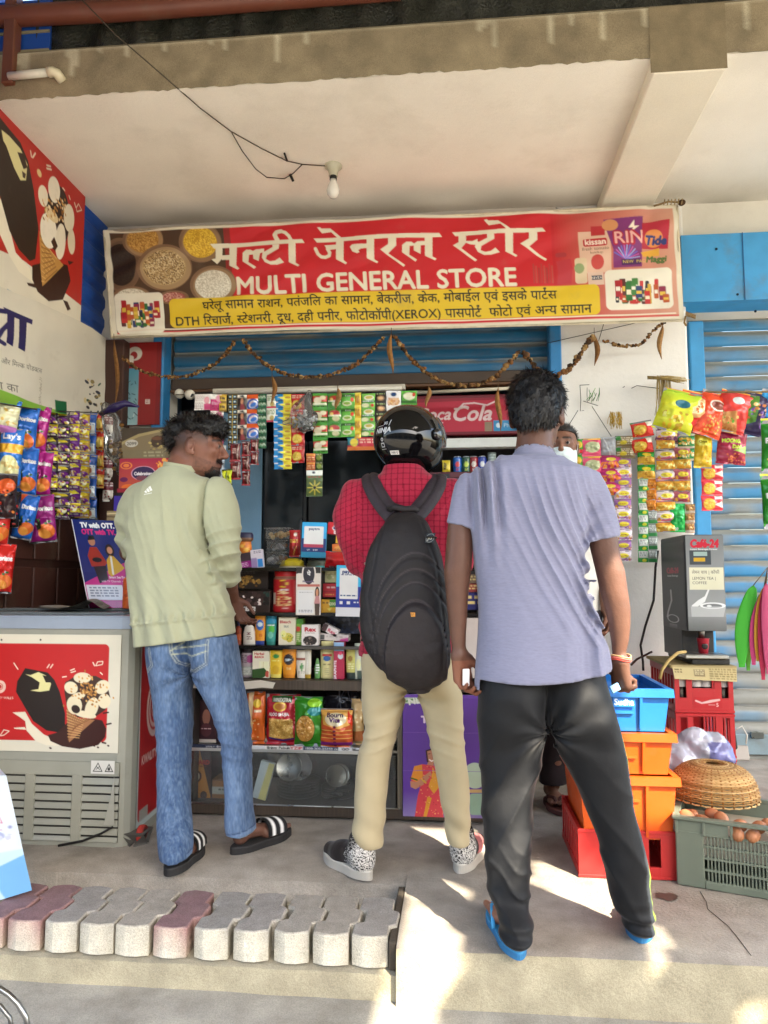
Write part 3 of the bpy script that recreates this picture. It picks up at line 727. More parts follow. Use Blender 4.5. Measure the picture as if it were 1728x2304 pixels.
def hand(v,wr,d,wdt,s=1.,curl=(40,45,35),thumb=(.35,.9),spread=.04,tk=30):
 """wr wrist point, d pointing direction, wdt towards the thumb side; palm faces d x wdt"""
 d=np.asarray(d,float);d/=np.linalg.norm(d);w=np.asarray(wdt,float);w=w-d*w.dot(d);w/=np.linalg.norm(w);n=np.cross(d,w)
 P=lambda a,b,c:np.asarray(wr)+s*(d*a+w*b+n*c)
 for b,r in((.026,.0135),(.009,.0145),(-.009,.0140),(-.025,.012)):
  v.cone(P(.005,b*.55,0),P(.088-abs(b-.009)*.25,b,0),.017*s,r*s,.014)
 tips=[]
 for j,(b,L,r)in enumerate(((.027,.070,.0088),(.009,.078,.0092),(-.009,.073,.0088),(-.026,.058,.0078))):
  p=P(.088-abs(b-.009)*.25,b,0);ang=0;dirv=d+w*b*spread*20/1.;dirv/=np.linalg.norm(dirv);seg=(L*.45,L*.31,L*.26)
  for q in range(3):
   ang+=radians(curl[q]*(1+.10*j));t=dirv*cos(ang)+n*sin(ang);p2=p+t*seg[q]*s*1.12
   v.cone(p,p2,r*s*(1-.06*q),r*s*(.95-.07*q),.0035);p=p2
  tips.append(p)
 t0=P(.020,.030,.006);a=radians(tk);t1=t0+s*.042*(d*.72+w*.55+n*.35);t2=t1+s*.034*(d*cos(a)-w*.25*sin(a)+n*sin(a)*.8);t3=t2+s*.024*(d*cos(a)-w*.5*sin(a)+n*sin(a))
 v.cone(P(.012,.016,.003),t0,.016*s,.015*s,.012);v.cone(t0,t1,.015*s,.0115*s,.008);v.cone(t1,t2,.0112*s,.0098*s,.003);v.cone(t2,t3,.0098*s,.008*s,.003)
 return tips
def foot(v,heel,toe,s=1.,ank=None,z=.02,ar=.034):
 """bare foot: heel and toe are floor points; ank the ankle joint"""
 h=np.array([heel[0],heel[1],0.]);t=np.array([toe[0],toe[1],0.]);L=np.linalg.norm(t-h);f=(t-h)/L;r=np.array([f[1],-f[0],0])
 P=lambda a,b,c:h+f*a*L+r*b+np.array([0,0,c+z])
 v.ell(P(.10,0,.032),(.030,.030,.032),.01);v.cone(P(.14,0,.045),P(.62,0,.026),.030,.024,.02);v.cone(P(.55,-.02,.018),P(.74,-.022,.016),.022,.017,.02);v.cone(P(.55,.02,.018),P(.70,.026,.014),.022,.015,.02)
 if ank is not None:v.cone(P(.14,0,.045),ank,.029,ar,.012)
 return P,L,f,r
def toes(v,P,side,n0=-.030,z=.008):
 for j in range(5):
  b=side*(n0+.0145*j);a=.98-.035*j**1.25;r=.0115 if j==0 else.0078
  v.cone(P(.72,b*.9,z+.006),P(a-.05,b,z),r,r*.95,.004)
def sole_outline(L,w,n=36):
 """closed outline, x along the foot from heel 0 to toe L"""
 o=[]
 for k in range(n):
  a=2*pi*k/n;x=.5-.5*cos(a);hw=w*(.36+.14*sin(pi*min(1,x*1.1))**1-.09*math.exp(-((x-.42)/.16)**2)+.04*math.exp(-((x-.74)/.18)**2))
  e=(max(0.,1-abs(2*x-1)**3.2))**.5;o.append((x*L,(1 if sin(a)>=0 else-1)*hw*e))
 return o
def sole(mb,heel,toe,w,z0,z1,col,col2=None,ext=.012):
 h=np.array([heel[0],heel[1]]);t=np.array([toe[0],toe[1]]);f=(t-h)/np.linalg.norm(t-h);L=np.linalg.norm(t-h)+2*ext
 mb.frame((h[0]-f[0]*ext,h[1]-f[1]*ext,0),(f[0],f[1],0),(0,0,1));o=sole_outline(L,w);n=len(o)
 V=[(x,y,z0)for x,y in o]+[(x,y,z1-.004)for x,y in o]+[(L/2+(x-L/2)*.985,y*.94,z1)for x,y in o]
 F=[tuple(range(n))[::-1]]+[(i,(i+1)%n,n+(i+1)%n,n+i)for i in range(n)]+[(n+i,n+(i+1)%n,2*n+(i+1)%n,2*n+i)for i in range(n)]+[tuple(range(2*n,3*n))]
 C=np.array([col]*(2*n)+[col if col2 is None else col2]*n);mb.add(V,F,C);return f
def strap(mb,P,a,b0,b1,zc,wd,col,arch=.045,lean=.0,stripes=None,n=14):
 """band over the foot at distance a along it, wd long"""
 rowsn=5 if not stripes else 13;Pg=np.zeros((rowsn,n,3));A=np.zeros((rowsn,n,3))
 for i in range(rowsn):
  for j in range(n):
   t=j/(n-1);ang=pi*t;b=b0+(b1-b0)*(.5-.5*cos(ang));z=zc+arch*sin(ang)**.7*(1-.25*i/(rowsn-1))
   Pg[i,j]=P(a+wd*(i/(rowsn-1)-.5)+lean*(t-.5),b,z);A[i,j]=col if not(stripes and i in stripes)else H('e9e9e6')
 mb.grid(Pg,A);mb.grid(Pg-np.array([0,0,.004]),A,flip=True)
SKIN1=H('5e3f31');SKIN2=H('7c5140');SKIN3=H('7a5442')
def ridge(p):return 1-np.abs(np.sin(p))
# ---------------------------------------------------------------- the man in the lavender t-shirt
cA=crop(960,840,.3436);cB=crop(1040,1480,.3256);YT=2.40
def tee_man():
 r=thing('person','man seen from behind in lavender t-shirt and dark track pants, blue slippers, legs apart','person',(.33,YT,0))
 pa=lambda x,y,Y=YT:W(*cA(x,y),Y)
 tors=rows(cA,[(560,470,880,YT,.075),(600,380,955,YT,.095),(640,320,1030,YT,.108),(700,292,1062,YT,.118),(800,286,1062,YT,.127),(900,286,1052,YT,.130),(1000,290,1045,YT,.130),(1100,300,1038,YT,.128),(1250,312,1034,YT,.124),(1400,335,1056,YT,.122),(1550,350,1082,YT,.124),(1700,358,1110,YT,.128),(1850,356,1150,YT,.132),(1950,348,1184,YT,.142),(2060,345,1196,YT,.146)],YT,.12)
 armL=rows(cA,[(660,235,330),(720,195,320),(800,175,310),(900,158,300),(1000,138,296),(1100,130,302),(1200,122,300),(1300,113,292),(1400,122,278),(1500,130,270),(1600,140,265),(1700,150,258),(1790,163,256),(1850,170,268)],YT-.005,-.98)
 armR=rows(cA,[(660,1010,1110),(720,1030,1150),(800,1040,1185),(900,1046,1215),(1000,1048,1240),(1100,1060,1254),(1200,1084,1268),(1300,1108,1298),(1400,1130,1312),(1460,1142,1322),(1550,1170,1334),(1650,1192,1334),(1750,1208,1324),(1830,1216,1304),(1890,1208,1318)],YT-.005,-.98)
 legL=rows(cB,[(20,150,600,YT,.118),(120,138,600,YT,.122),(250,108,598,YT,.135),(400,98,592,YT,.130),(500,105,580,YT,.115),(600,110,556,YT,.10),(700,115,545,YT,.094),(850,120,520,YT,.09),(1000,130,505,YT-.01,.086),(1150,140,490,YT-.02,.082),(1300,150,485,YT-.04,.078),(1500,160,480,YT-.055,.075),(1650,185,472,YT-.07,.070),(1730,235,470,YT-.10,.064),(1800,245,492,YT-.12,.066),(1860,250,508,YT-.13,.064),(1930,270,480,YT-.145,.058),(1982,310,445,YT-.15,.050)],YT,.1)
 legR=rows(cB,[(20,540,975,YT,.118),(120,560,992,YT,.122),(250,580,1022,YT,.135),(400,592,1060,YT,.132),(500,605,1090,YT,.118),(600,640,1118,YT,.10),(700,690,1140,YT,.095),(790,740,1156,YT,.09),(900,792,1178,YT,.088),(1000,830,1192,YT,.084),(1100,870,1215,YT,.08),(1200,910,1245,YT,.078),(1300,945,1270,YT,.075),(1400,955,1285,YT,.074),(1550,985,1294,YT+.01,.072),(1680,1020,1312,YT+.01,.066),(1760,1070,1325,YT+.01,.060),(1830,1120,1326,YT+.01,.058),(1905,1140,1298,YT+.01,.054)],YT,.1)
 lo=(-.12,YT-.32,-.01);hi=(.72,YT+.40,1.86)
 # the body
 v=Vol(lo,hi,.0042);v.loft(tors[:-2],.02,-.016);v.loft([q for q in armL],.012);v.loft([q for q in armR],.012)
 shr=lambda L,g:[(a,b,c,max(.03,d-g),max(.03,e-g))for a,b,c,d,e in L]
 v.loft(shr(legL[:13],.022),.02);v.loft(shr(legR[:15],.022),.02)
 hc=pa(728,262);hc=np.array([hc[0],YT+.035,hc[2]]);R=head_axes(-14,-4)
 P=head(v,hc,R,1.03)
 nk=pa(703,545);v.cone((nk[0],YT+.005,nk[2]-.03),hc+np.array([-.008,-.012,-.055]),.066,.056,.02)
 v.cone((nk[0],YT,nk[2]-.06),(nk[0]-.11,YT,nk[2]-.08),.05,.045,.03);v.cone((nk[0],YT,nk[2]-.06),(nk[0]+.11,YT,nk[2]-.08),.05,.045,.03)
 wl_=pa(215,1838,YT-.005);hand(v,wl_,(.12,.05,-1),(.72,.6,0),.98,(30,40,35),tk=35)
 wr_=pa(1262,1880,YT-.005);hand(v,wr_,(.10,.12,-1),(-.55,.75,0),1.0,(58,75,50),tk=45)
 hL=G(*cB(392,2085));tL=G(*cB(218,1735));PL,L1,f1,r1=foot(v,hL,tL,ank=(hL[0]+.0,hL[1]+.06,.13),z=.022);toes(v,PL,1,z=.008)
 hR=G(*cB(1238,1968));tR=hR+np.array([.035,.235,0]);PR,L2,f2,r2=foot(v,hR,tR,ank=(hR[0]-.01,hR[1]+.045,.13),z=.022);toes(v,PR,-1,z=.008)
 def skin(V):
  c=np.broadcast_to(SKIN1,(len(V),3)).copy();d=np.abs(V[:,2]-wl_[2])*0;foot_=V[:,2]<.09;c[foot_]=H('8a5d48');
  pal=(V[:,2]<wl_[2]-.02)&(V[:,0]<.2)&(V[:,2]>.4);c[pal]=H('7a4c38');return c
 v.build('body',M_SKIN,r,skin)
 # t-shirt
 v=Vol((-.10,YT-.22,.72),(.72,YT+.22,1.62),.0048);v.loft([(a,b,c,d+.010*np.clip((1.06-a)*6,0,1),e+.012*np.clip((1.06-a)*6,0,1))for a,b,c,d,e in tors],.02,.004,pw=2.3)
 v.loft([q for q in armL if q[0]>pa(0,1000)[2]-.002],.035,.007);v.loft([q for q in armR if q[0]>pa(0,1112)[2]],.035,.008)
 nkz=pa(703,545)[2];v.cone((nk[0],YT+.005,nkz-.045),(nk[0],YT+.005,nkz-.004),.078,.068,.02)
 def folds(x,y,z):
  t=np.clip((nkz-z)/.60,0,1);sx=x-nk[0];back=np.clip(.5-(y-YT)*9,0,1)
  n1=vnoise(x*6,y*4,z*4,3);n2=vnoise(x*14,y*8,z*7,5)
  s=sx-.26*t**1.6*(1+.2*n1)+.02;env=np.exp(-((s-.02)/.16)**2)*np.clip(t*4,0,1)*np.clip((1.12-t)*4,0,1)
  d=-.0085*env*(ridge(s*52+1.4*n1)**1.6-.4)*(.6+.5*n2)
  d+=-.0042*env*(ridge(s*96+2.2*n1+n2)**2-.3)
  s2=sx+.16-.03*t;env2=np.exp(-(s2/.05)**2)*np.exp(-((t-.22)/.22)**2);d+=-.008*env2*np.sin(s2*150+n1)
  s3=(z-1.16)-(sx-.12)*.8;env3=np.exp(-((sx-.17)/.05)**2-((z-1.12)/.16)**2);d+=-.003*env3*np.sin(s3*110+2*n2)
  t4=np.clip((t-.72)/.28,0,1);d+=-.005*t4*np.sin(x*60+n2*2)*np.clip((sx-.05)*8,0,1)
  d+=-.0016*n2-.0022*n1
  return 2.5*d*(.3+.7*back)
 v.disp(folds)
 a=pa(345,1985);b=pa(1188,1925);c_=pa(760,2008);sl=(b[2]-a[2])/(b[0]-a[0])
 sg,x,y,z=v.blk(v.lo,v.lo+v.n*v.h);hem=a[2]+(x-a[0])*sl*.9-.018*np.sin(np.clip((x-a[0])/(b[0]-a[0]),0,1)*pi);arm=(x<a[0]-.0)|(x>b[0]+.03)
 v.d=np.maximum(v.d,np.where(arm,-1,hem-z)).astype(np.float32)
 zl=pa(0,985)[2];v.d=np.maximum(v.d,np.where((x<pa(283,900)[0])&(z>pa(0,1300)[2]),zl+(x-pa(145,970)[0])*-.28-z,-1)).astype(np.float32)
 zr=pa(0,1072)[2];v.d=np.maximum(v.d,np.where((x>pa(1046,900)[0])&(z>pa(0,1350)[2]),zr-(pa(1258,900)[0]-x)*.22-z,-1)).astype(np.float32)
 neckcut=np.sqrt((x-nk[0])**2+(y-YT-.02)**2)-.070;v.d=np.maximum(v.d,np.where(z>nkz-.03,np.maximum(-neckcut,-1),-1)).astype(np.float32)
 hz=a[2]
 def tc(V):
  c=np.broadcast_to(H('7e7f95'),(len(V),3)).copy();n=vnoise(V[:,0]*5,V[:,1]*5,V[:,2]*5,9)[:,None];c=c*(1+.03*n)
  e=(V[:,2]>nkz-.026)&(np.hypot(V[:,0]-nk[0],V[:,1]-YT)<.095);c[e]*=.90;return c
 v.build('shirt',M_TEE,r,tc,1)
 # collar rib and thin chain
 mb=MB();mb.tube([(nk[0]+.074*cos(g),YT+.014+.066*sin(g),nkz-.008+.010*sin(g))for g in np.linspace(0,2*pi,40)],.0055,H('8986a0'),6);mb.build('collar',M_TEE,r)
 mb=MB();mb.tube([(nk[0]+.066*cos(g),YT+.010+.061*sin(g),nkz+.004+.010*sin(g))for g in np.linspace(pi*.95,2.05*pi,24)],.0014,H('c9b28a'),5);mb.build('chain',M_METAL,r)
 # track pants
 v=Vol((-.09,YT-.30,-.02),(.70,YT+.22,1.02),.0050);v.loft(legL,.02,0,2.2);v.loft(legR,.02,0,2.2)
 pb=lambda x,y,Y=YT:W(*cB(x,y),Y);wz=pb(500,60)[2]
 kz=pb(0,1150)[2];az=pb(0,1760)[2];cz=pb(590,500);bt=pb(830,330)
 def tf(x,y,z):
  n1=vnoise(x*7,y*5,z*5,21);n2=vnoise(x*17,y*10,z*10,22);left=x<cz[0]+.02
  d=-.006*n1-.0025*n2
  # pulls running from the inner knee up to the seat on the left leg
  sL=(z-kz)*.62-(x-pb(300,1100)[0])*1.0;eL=left*np.exp(-((z-kz-.10)/.20)**2);d+=-.009*eL*(ridge(sL*34+1.2*n1)**2-.35)
  sL2=(z-pb(0,1500)[2])+(x-pb(350,1500)[0])*.9;eL2=left*np.exp(-((z-pb(0,1500)[2])/.11)**2);d+=-.008*eL2*(ridge(sL2*42+1.5*n2)**2-.3)
  eA=np.exp(-((z-az+.02)/.055)**2);d+=-.007*eA*np.sin(z*160+n1*3+x*25)
  sR=(z-kz)*.7+(x-pb(1000,1150)[0])*.9;eR=(~left)*np.exp(-((z-kz+.10)/.26)**2);d+=-.006*eR*(ridge(sR*30+1.5*n1)**2-.3)
  sC=np.hypot(x-cz[0],z-cz[2]);d+=-.007*np.exp(-(sC/.14)**2)*np.sin(np.arctan2(z-cz[2],x-cz[0])*9+n1*2)
  d+=.006*np.exp(-((x-cz[0]+.01)/.006)**2)*(z>cz[2])*(y<YT)
  return d
 v.disp(tf)
 stripe=np.array([(pb(x,y)[2],pb(x,y)[0])for x,y in[(1030,260),(1088,470),(1128,660),(1168,850),(1192,1000),(1228,1140),(1262,1280),(1284,1400),(1293,1560),(1312,1660),(1326,1780)]])[::-1]
 def tcol(V):
  c=np.broadcast_to(H('111215'),(len(V),3)).copy();xs_=np.interp(V[:,2],stripe[:,0],stripe[:,1])
  o=xs_-V[:,0];m=(V[:,0]>cz[0])&(o<.018)&(V[:,2]<stripe[-1,0])&(V[:,1]>YT-.05);c[m&(o<.005)]=H('8aa832');c[m&(o>=.005)]=H('33373c');return c
 v.build('trousers',M_TRACK,r,tcol,1)
 # hair
 v=Vol(hc-.17,hc+.17,.0045);Re=R
 PH=lambda x,y,z:hc+1.03*(R@np.array([x,y,z]))
 v.ell(PH(0,-.014,.048),(.091,.110,.094),.01,R);v.ell(PH(0,-.050,.0),(.074,.066,.075),.03,R)
 pl=PH(0,0,-.052);v.d=np.maximum(v.d,0)if False else v.d
 sg,x,y,z=v.blk(v.lo,v.lo+v.n*v.h);q=[R[0,i]*(x-hc[0])+R[1,i]*(y-hc[1])+R[2,i]*(z-hc[2])for i in range(3)]
 lim=np.where(q[1]>.02,.045+(q[1]-.02)*.5,-.058+np.clip(q[1]+.05,0,1)*.75)+0*q[0]
 v.d=np.maximum(v.d,(lim-q[2])).astype(np.float32)
 v.disp(lambda x,y,z:-.006*vnoise(x*60,y*60,z*45,4)-.004*vnoise(x*120,y*120,z*100,6))
 V,F=v.mesh(1);N=vnormals(V,F);mb=MB();mb.add(V,F,H('0d0c0e'),True)
 top=PH(.03,.02,.15)
 def flow(p):
  o=p-top;o[:,2]-=.05;return o+np.array([.03,0,0])*np.sin(p[:,2:3]*60)
 hair_strands(mb,V,N,9000,.024,.0010,flow,H('121114'),3,.32,.26);mb.build('hair',M_HAIR,r)
 # slippers
 for(h_,t_,P_,nm,sd)in((hL,tL,PL,'slipper',1),(hR,tR,PR,'slipper',-1)):
  mb=MB();sole(mb,h_,t_,.098,.002,.022,H('2f6f9e'),H('3f8fc0'));mb.frame()
  g0=P_(.78,-.012*sd,.010)
  for b in(-.044,.044):
   mb.tube([P_(.78,-.012*sd,.006),P_(.70,-.012*sd+b*.35,.034),P_(.58,b*.8,.030),P_(.44,b*.95,.0)],[.005,.006,.0065,.006],H('4aa3d6'),8)
  mb.build(nm,M_RUBBER,r)
  # bracelet cords and what the hands hold
 c0=pa(1266,1862,YT-.005);mb=MB()
 for dz,cc in((0,'d0665c'),(.006,'c9a070'),(-.006,'b8483f')):
  mb.tube([(c0[0]+.0335*cos(g),c0[1]+.032*sin(g),c0[2]+dz+.004*sin(2*g))for g in np.linspace(0,2*pi,30)],.0022,H(cc),5)
 mb.build('bracelet',M_CLOTH,r)
 n1=pa(258,1985,YT-.03);mb=MB();mb.frame(n1,(1,.3,0),(.15,0,1));mb.box((-.011,-.004,-.03),(.011,.004,.024),H('e8e4e2'),.002)
 o=mb.build('paper_slip',M_PAPER);tag(o,'small white folded paper held in the left hand of the t-shirt man','paper')
 n1=pa(1232,2062,YT-.02);mb=MB();mb.frame(n1,(1,.2,.5),(.2,0,1));mb.box((-.014,-.004,-.012),(.016,.004,.012),H('7fb4e0'),.002)
 o=mb.build('sachet',M_FOIL);tag(o,'tiny blue and white sachet in the right hand of the t-shirt man','sachet')
tee_man()
# ---------------------------------------------------------------- the man in the pale green overshirt and jeans
cJ=crop(260,880,.2713);cK=crop(300,1400,.2712);YJ=2.98
def jeans_man():
 r=thing('person','young man in pale green shirt and blue jeans turning his face to the right','person',(-.95,YJ,0))
 pa=lambda x,y,Y=YJ:W(*cJ(x,y),Y);pk=lambda x,y,Y=YJ:W(*cK(x,y),Y)
 tors=rows(cJ,[(640,385,610,YJ,.062),(690,330,655,YJ,.080),(740,262,745,YJ,.098),(800,205,830,YJ,.112),(870,150,850,YJ,.124),(960,112,835,YJ,.134),(1100,102,805,YJ,.142),(1250,108,805,YJ,.144),(1400,118,830,YJ,.142),(1550,130,868,YJ,.142),(1700,150,915,YJ,.146),(1850,166,958,YJ,.152),(2000,180,976,YJ,.156),(2190,188,985,YJ,.158)],YJ,.13)
 lo=(-1.55,YJ-.40,-.01);hi=(-.42,YJ+.52,1.86)
 shR=[pa(838,850,YJ+.01),pa(868,1000,YJ),pa(895,1150,YJ-.02),pa(905,1290,YJ-.02)];fo=[pa(905,1290,YJ-.02),pa(930,1430,YJ+.04),pa(945,1600,YJ+.12),pa(980,1740,YJ+.20)]
 shL=[pa(205,890,YJ+.02),pa(168,1000,YJ+.02),pa(125,1130,YJ+.03),pa(110,1250,YJ+.06)];foL=[pa(110,1250,YJ+.06),pa(105,1340,YJ+.22),pa(140,1400,YJ+.34)]
 legL=rows(cK,[(110,128,505,YJ,.125),(250,132,500,YJ,.13),(350,138,498,YJ,.125),(450,150,492,YJ,.11),(550,162,482,YJ,.10),(700,182,482,YJ,.095),(850,205,478,YJ-.01,.09),(1050,210,466,YJ-.03,.088),(1200,211,461,YJ-.05,.086),(1400,212,462,YJ-.08,.084),(1600,213,470,YJ-.11,.084),(1800,220,478,YJ-.165,.086),(1890,228,477,YJ-.185,.086),(1945,240,470,YJ-.19,.084)],YJ,.1)
 legR=rows(cK,[(110,470,838,YJ,.125),(250,480,862,YJ,.13),(350,492,884,YJ,.125),(470,520,902,YJ,.11),(600,588,928,YJ,.10),(740,660,953,YJ,.095),(880,700,967,YJ,.09),(1000,735,974,YJ,.088),(1150,750,977,YJ,.086),(1300,761,980,YJ-.01,.084),(1500,765,986,YJ-.02,.082),(1600,765,998,YJ-.02,.083),(1690,768,1012,YJ-.02,.083),(1745,780,1005,YJ-.02,.080)],YJ,.1)
 v=Vol(lo,hi,.0044);v.loft(tors[:-3],.02,-.014)
 v.chain(shR,[.05,.046,.042,.038],.02);v.chain(fo,[.039,.038,.033,.026],.012);v.chain(shL,[.05,.046,.042,.038],.02);v.chain(foL,[.039,.036,.028],.012)
 shr=lambda L,g:[(a,b,c,max(.034,d-g),max(.034,e-g))for a,b,c,d,e in L]
 v.loft(shr(legL[:10],.036),.01);v.loft(shr(legR[:10],.036),.01)
 hc=pa(640,465);hc=np.array([hc[0],YJ+.045,hc[2]]);R=head_axes(-80,-3)
 P=head(v,hc,R,1.10,nose=1.04)
 nk=pa(500,690);v.cone((nk[0],YJ+.0,nk[2]-.04),hc+np.array([-.055,-.012,-.045]),.060,.056,.02);v.cone((nk[0]+.02,YJ+.02,nk[2]+.02),hc+np.array([.0,.0,-.06]),.048,.045,.03)
 hand(v,fo[-1],(.25,.45,-.85),(.3,.8,.5),.95,(25,35,30),tk=30);hand(v,foL[-1],(.2,.9,-.15),(.9,-.1,0),.95,(15,20,20))
 hL=G(*cK(300,2105));tL=G(*cK(548,1880));PL,L1,f1,r1=foot(v,hL,tL,ank=(hL[0]+.02,hL[1]+.07,.10),ar=.026,z=.03);toes(v,PL,-1,z=.022)
 hR=G(*cK(835,1925));tR=G(*cK(1280,1765));PR,L2,f2,r2=foot(v,hR,tR,ank=(hR[0]+.035,hR[1]+.03,.15),z=.03);toes(v,PR,-1,z=.022)
 def skin(V):
  q=(V-hc)@R/1.10;c=np.broadcast_to(SKIN2,(len(V),3)).copy();c[V[:,2]<1.3]=H('5f3c2e');c[V[:,2]<.14]=H('6d4c3e')
  n=vnoise(V[:,0]*160,V[:,1]*160,V[:,2]*160,3)
  def mixin(m,col,a):m=np.clip(m,0,1)[:,None]*a;c[:]=c*(1-m)+H(col)*m
  hd=V[:,2]>1.42
  mixin(hd*np.clip((q[:,2]-.00+np.clip(-q[:,1],0,.1)*.55)*28,0,1)*(q[:,1]<.052),'2c1e17',.72)
  mixin(hd*(q[:,1]<-.03)*np.clip((q[:,2]+.055)*14,0,1)*.6,'1c1512',.8)
  mixin(hd*(np.exp(-((q[:,2]+.040+.25*np.abs(q[:,0]))/.007)**2)*(q[:,1]>.075)*(np.abs(q[:,0])<.036))*(1+.3*n),'120d0b',.95)
  mixin(hd*((q[:,2]<-.070)*(q[:,1]>.045)*(np.abs(q[:,0])<.045)*1.0)*(.8+.3*n),'140f0d',.92)
  mixin(hd*((q[:,2]<-.055+np.clip(.07-q[:,1],0,1)*.3)*(q[:,1]>.0)*(q[:,2]>-.11))*(.45+.4*n),'1d1512',.55)
  mixin(hd*np.exp(-((q[:,2]-.034+(np.abs(q[:,0])-.03)**2*9)/.0055)**2)*(q[:,1]>.065)*(np.abs(q[:,0])>.010)*(np.abs(q[:,0])<.056),'0f0b0a',.95)
  mixin(hd*(np.exp(-((q[:,2]+.056)/.009)**2)*(q[:,1]>.085)*(np.abs(q[:,0])<.024)),'5d302b',.8)
  return c
 v.build('body',M_SKIN,r,skin)
 for k in(-1,1):
  mb=MB();c=P(k*.032,.0850,.0105);mb.ball(c,.0108,H('6e625c'),8);g=P(k*.033,.0930,.0105);mb.ball(g,.0058,H('1a0f0a'),6);mb.build('eye',M_CARD,r)
  # overshirt
 v=Vol((-1.42,YJ-.27,.78),(-.46,YJ+.42,1.66),.005);v.loft(tors,.02,.004,2.2)
 v.chain(shR,[.072,.066,.060,.058],.05);v.chain(fo[:2],[.058,.056],.02);v.cone(fo[1],fo[1]+(fo[2]-fo[1])*.62,.056,.053,.015)
 v.chain(shL,[.066,.062,.060,.060],.05);v.cone(foL[0],foL[1],.060,.052,.02)
 nz=pa(0,600)[2]
 def folds(x,y,z):
  sx=x-nk[0];t=np.clip((nz-z)/.72,0,1.1);back=np.clip(.5-(y-YJ)*8,0,1);n1=vnoise(x*6,y*4,z*3.5,31);n2=vnoise(x*15,y*9,z*8,32)
  s=sx-.30*np.clip(t-.18,0,2)**1.25-.05;env=np.exp(-((s+.02)/.19)**2)*np.clip((t-.1)*4,0,1)
  d=-.0090*env*(ridge(s*40+1.6*n1)**1.4-.4)*(.55+.6*n2)*back
  d+=-.0026*np.clip(env+.15*back,0,1)*(ridge(s*66+4.5*n1+2*n2)**2-.3)*back
  # seat of the sleeve: creases gathered at the elbow
  ex,ez=pa(905,1290)[0],pa(905,1290)[2];e=np.exp(-((z-ez)/.085)**2)*(x>pa(800,0)[0]-.01);d+=-.0065*e*(ridge((z-ez)*58-(x-ex)*24+n1*1.5)**1.5-.35)
  e2=np.exp(-((z-ez+.13)/.07)**2)*(x>pa(840,0)[0]);d+=-.0045*e2*(ridge((z-ez)*66+n2)**1.5-.35)
  ax=pa(785,1000);d+=.009*np.exp(-((x-np.interp(z,[pa(0,1480)[2],pa(0,1100)[2],pa(0,850)[2]],[pa(845,0)[0],pa(785,0)[0],pa(800,0)[0]]))/.007)**2)*np.clip((z-pa(0,1500)[2])*12,0,1)*(y<YJ+.05)
  el=np.exp(-((x-pa(75,0)[0])/.07)**2-((z-pa(0,1250)[2])/.09)**2);d+=-.008*el*np.sin(z*75+x*30)
  hz=pa(0,1895)[2]+(x-pa(560,0)[0])*.10;d+=-.0045*np.exp(-((z-hz)/.005)**2)+.003*np.exp(-((z-hz-.012)/.02)**2)*np.sin(x*190+3*n1)
  lower=np.clip((t-.55)*3,0,1);d+=-.004*lower*np.sin(sx*70-t*8+n1*2)*back
  return 1.8*d-.002*n2-.003*n1
 v.disp(folds)
 a=pa(185,2118);b=pa(980,2012);sl=(b[2]-a[2])/(b[0]-a[0]);sg,x,y,z=v.blk(v.lo,v.lo+v.n*v.h)
 v.d=np.maximum(v.d,np.where(x<b[0]+.0,a[2]+(x-a[0])*sl-z,b[2]-.0-z)).astype(np.float32)
 nc=np.sqrt((x-nk[0]-.012)**2+(y-YJ-.015)**2)-.066;v.d=np.maximum(v.d,np.where(z>pa(0,668)[2],-nc,-1)).astype(np.float32)
 v.build('shirt',M_CLOTH,r,lambda V:np.broadcast_to(H('a6a88d'),(len(V),3))*(1+.03*vnoise(V[:,0]*4,V[:,1]*4,V[:,2]*4,2))[:,None],1)
 # stand-up collar
 mb=MB();m=44;Pg=np.zeros((5,m,3));
 for i in range(5):
  for j in range(m):
   g=2*pi*j/m if j<m-1 else 0;k=i/4
   Pg[4-i,j]=(nk[0]+.012+(.076-.008*k)*cos(g),YJ+.014+(.072-.006*k)*sin(g),pa(0,690)[2]+.005+.036*k+.004*sin(g)-.012*cos(g)*k)
 mb.grid(Pg,H('a6a88d'));mb.grid((Pg-[nk[0]+.012,YJ+.014,0])*[.95,.95,1]+[nk[0]+.012,YJ+.014,0],H('a6a88d'),flip=True);mb.build('collar',M_CLOTH,r)
 # three white slanted bars of the printed emblem with a line of print
 mb=MB();e=pa(365,845);yb=YJ-.13
 def bar(pts):
  P3=[pa(x,y,YJ)for x,y in pts];V,F_=VS,None
  out=[]
  for p in P3:
   k=np.argmin((VS[:,0]-p[0])**2+(VS[:,2]-p[2])**2+(VS[:,1]>YJ)*9);out.append((p[0],VS[k,1]-.0025,p[2]))
  mb.add(out,[tuple(range(len(out)))],H('e4e6de'))
 so=[o for o in r.children if o.name.startswith('shirt')][0];VS=np.array([q.co[:]for q in so.data.vertices])+np.array(r.location)
 bar([(333,862),(345,848),(360,868),(350,872)]);bar([(346,842),(360,828),(382,860),(366,866)]);bar([(362,824),(376,812),(402,850),(386,858)]);
 for k in range(6):bar([(336+k*11,880-k*2),(343+k*11,879-k*2),(343+k*11,887-k*2),(336+k*11,888-k*2)])
 mb.build('printed_emblem',M_PAPER,r)
 # jeans
 v=Vol((-1.42,YJ-.34,.0),(-.46,YJ+.22,1.02),.005);v.loft(legL,.018,0,2.2);v.loft(legR,.018,0,2.2)
 cz=pk(495,430);kz=pk(0,960)[2]
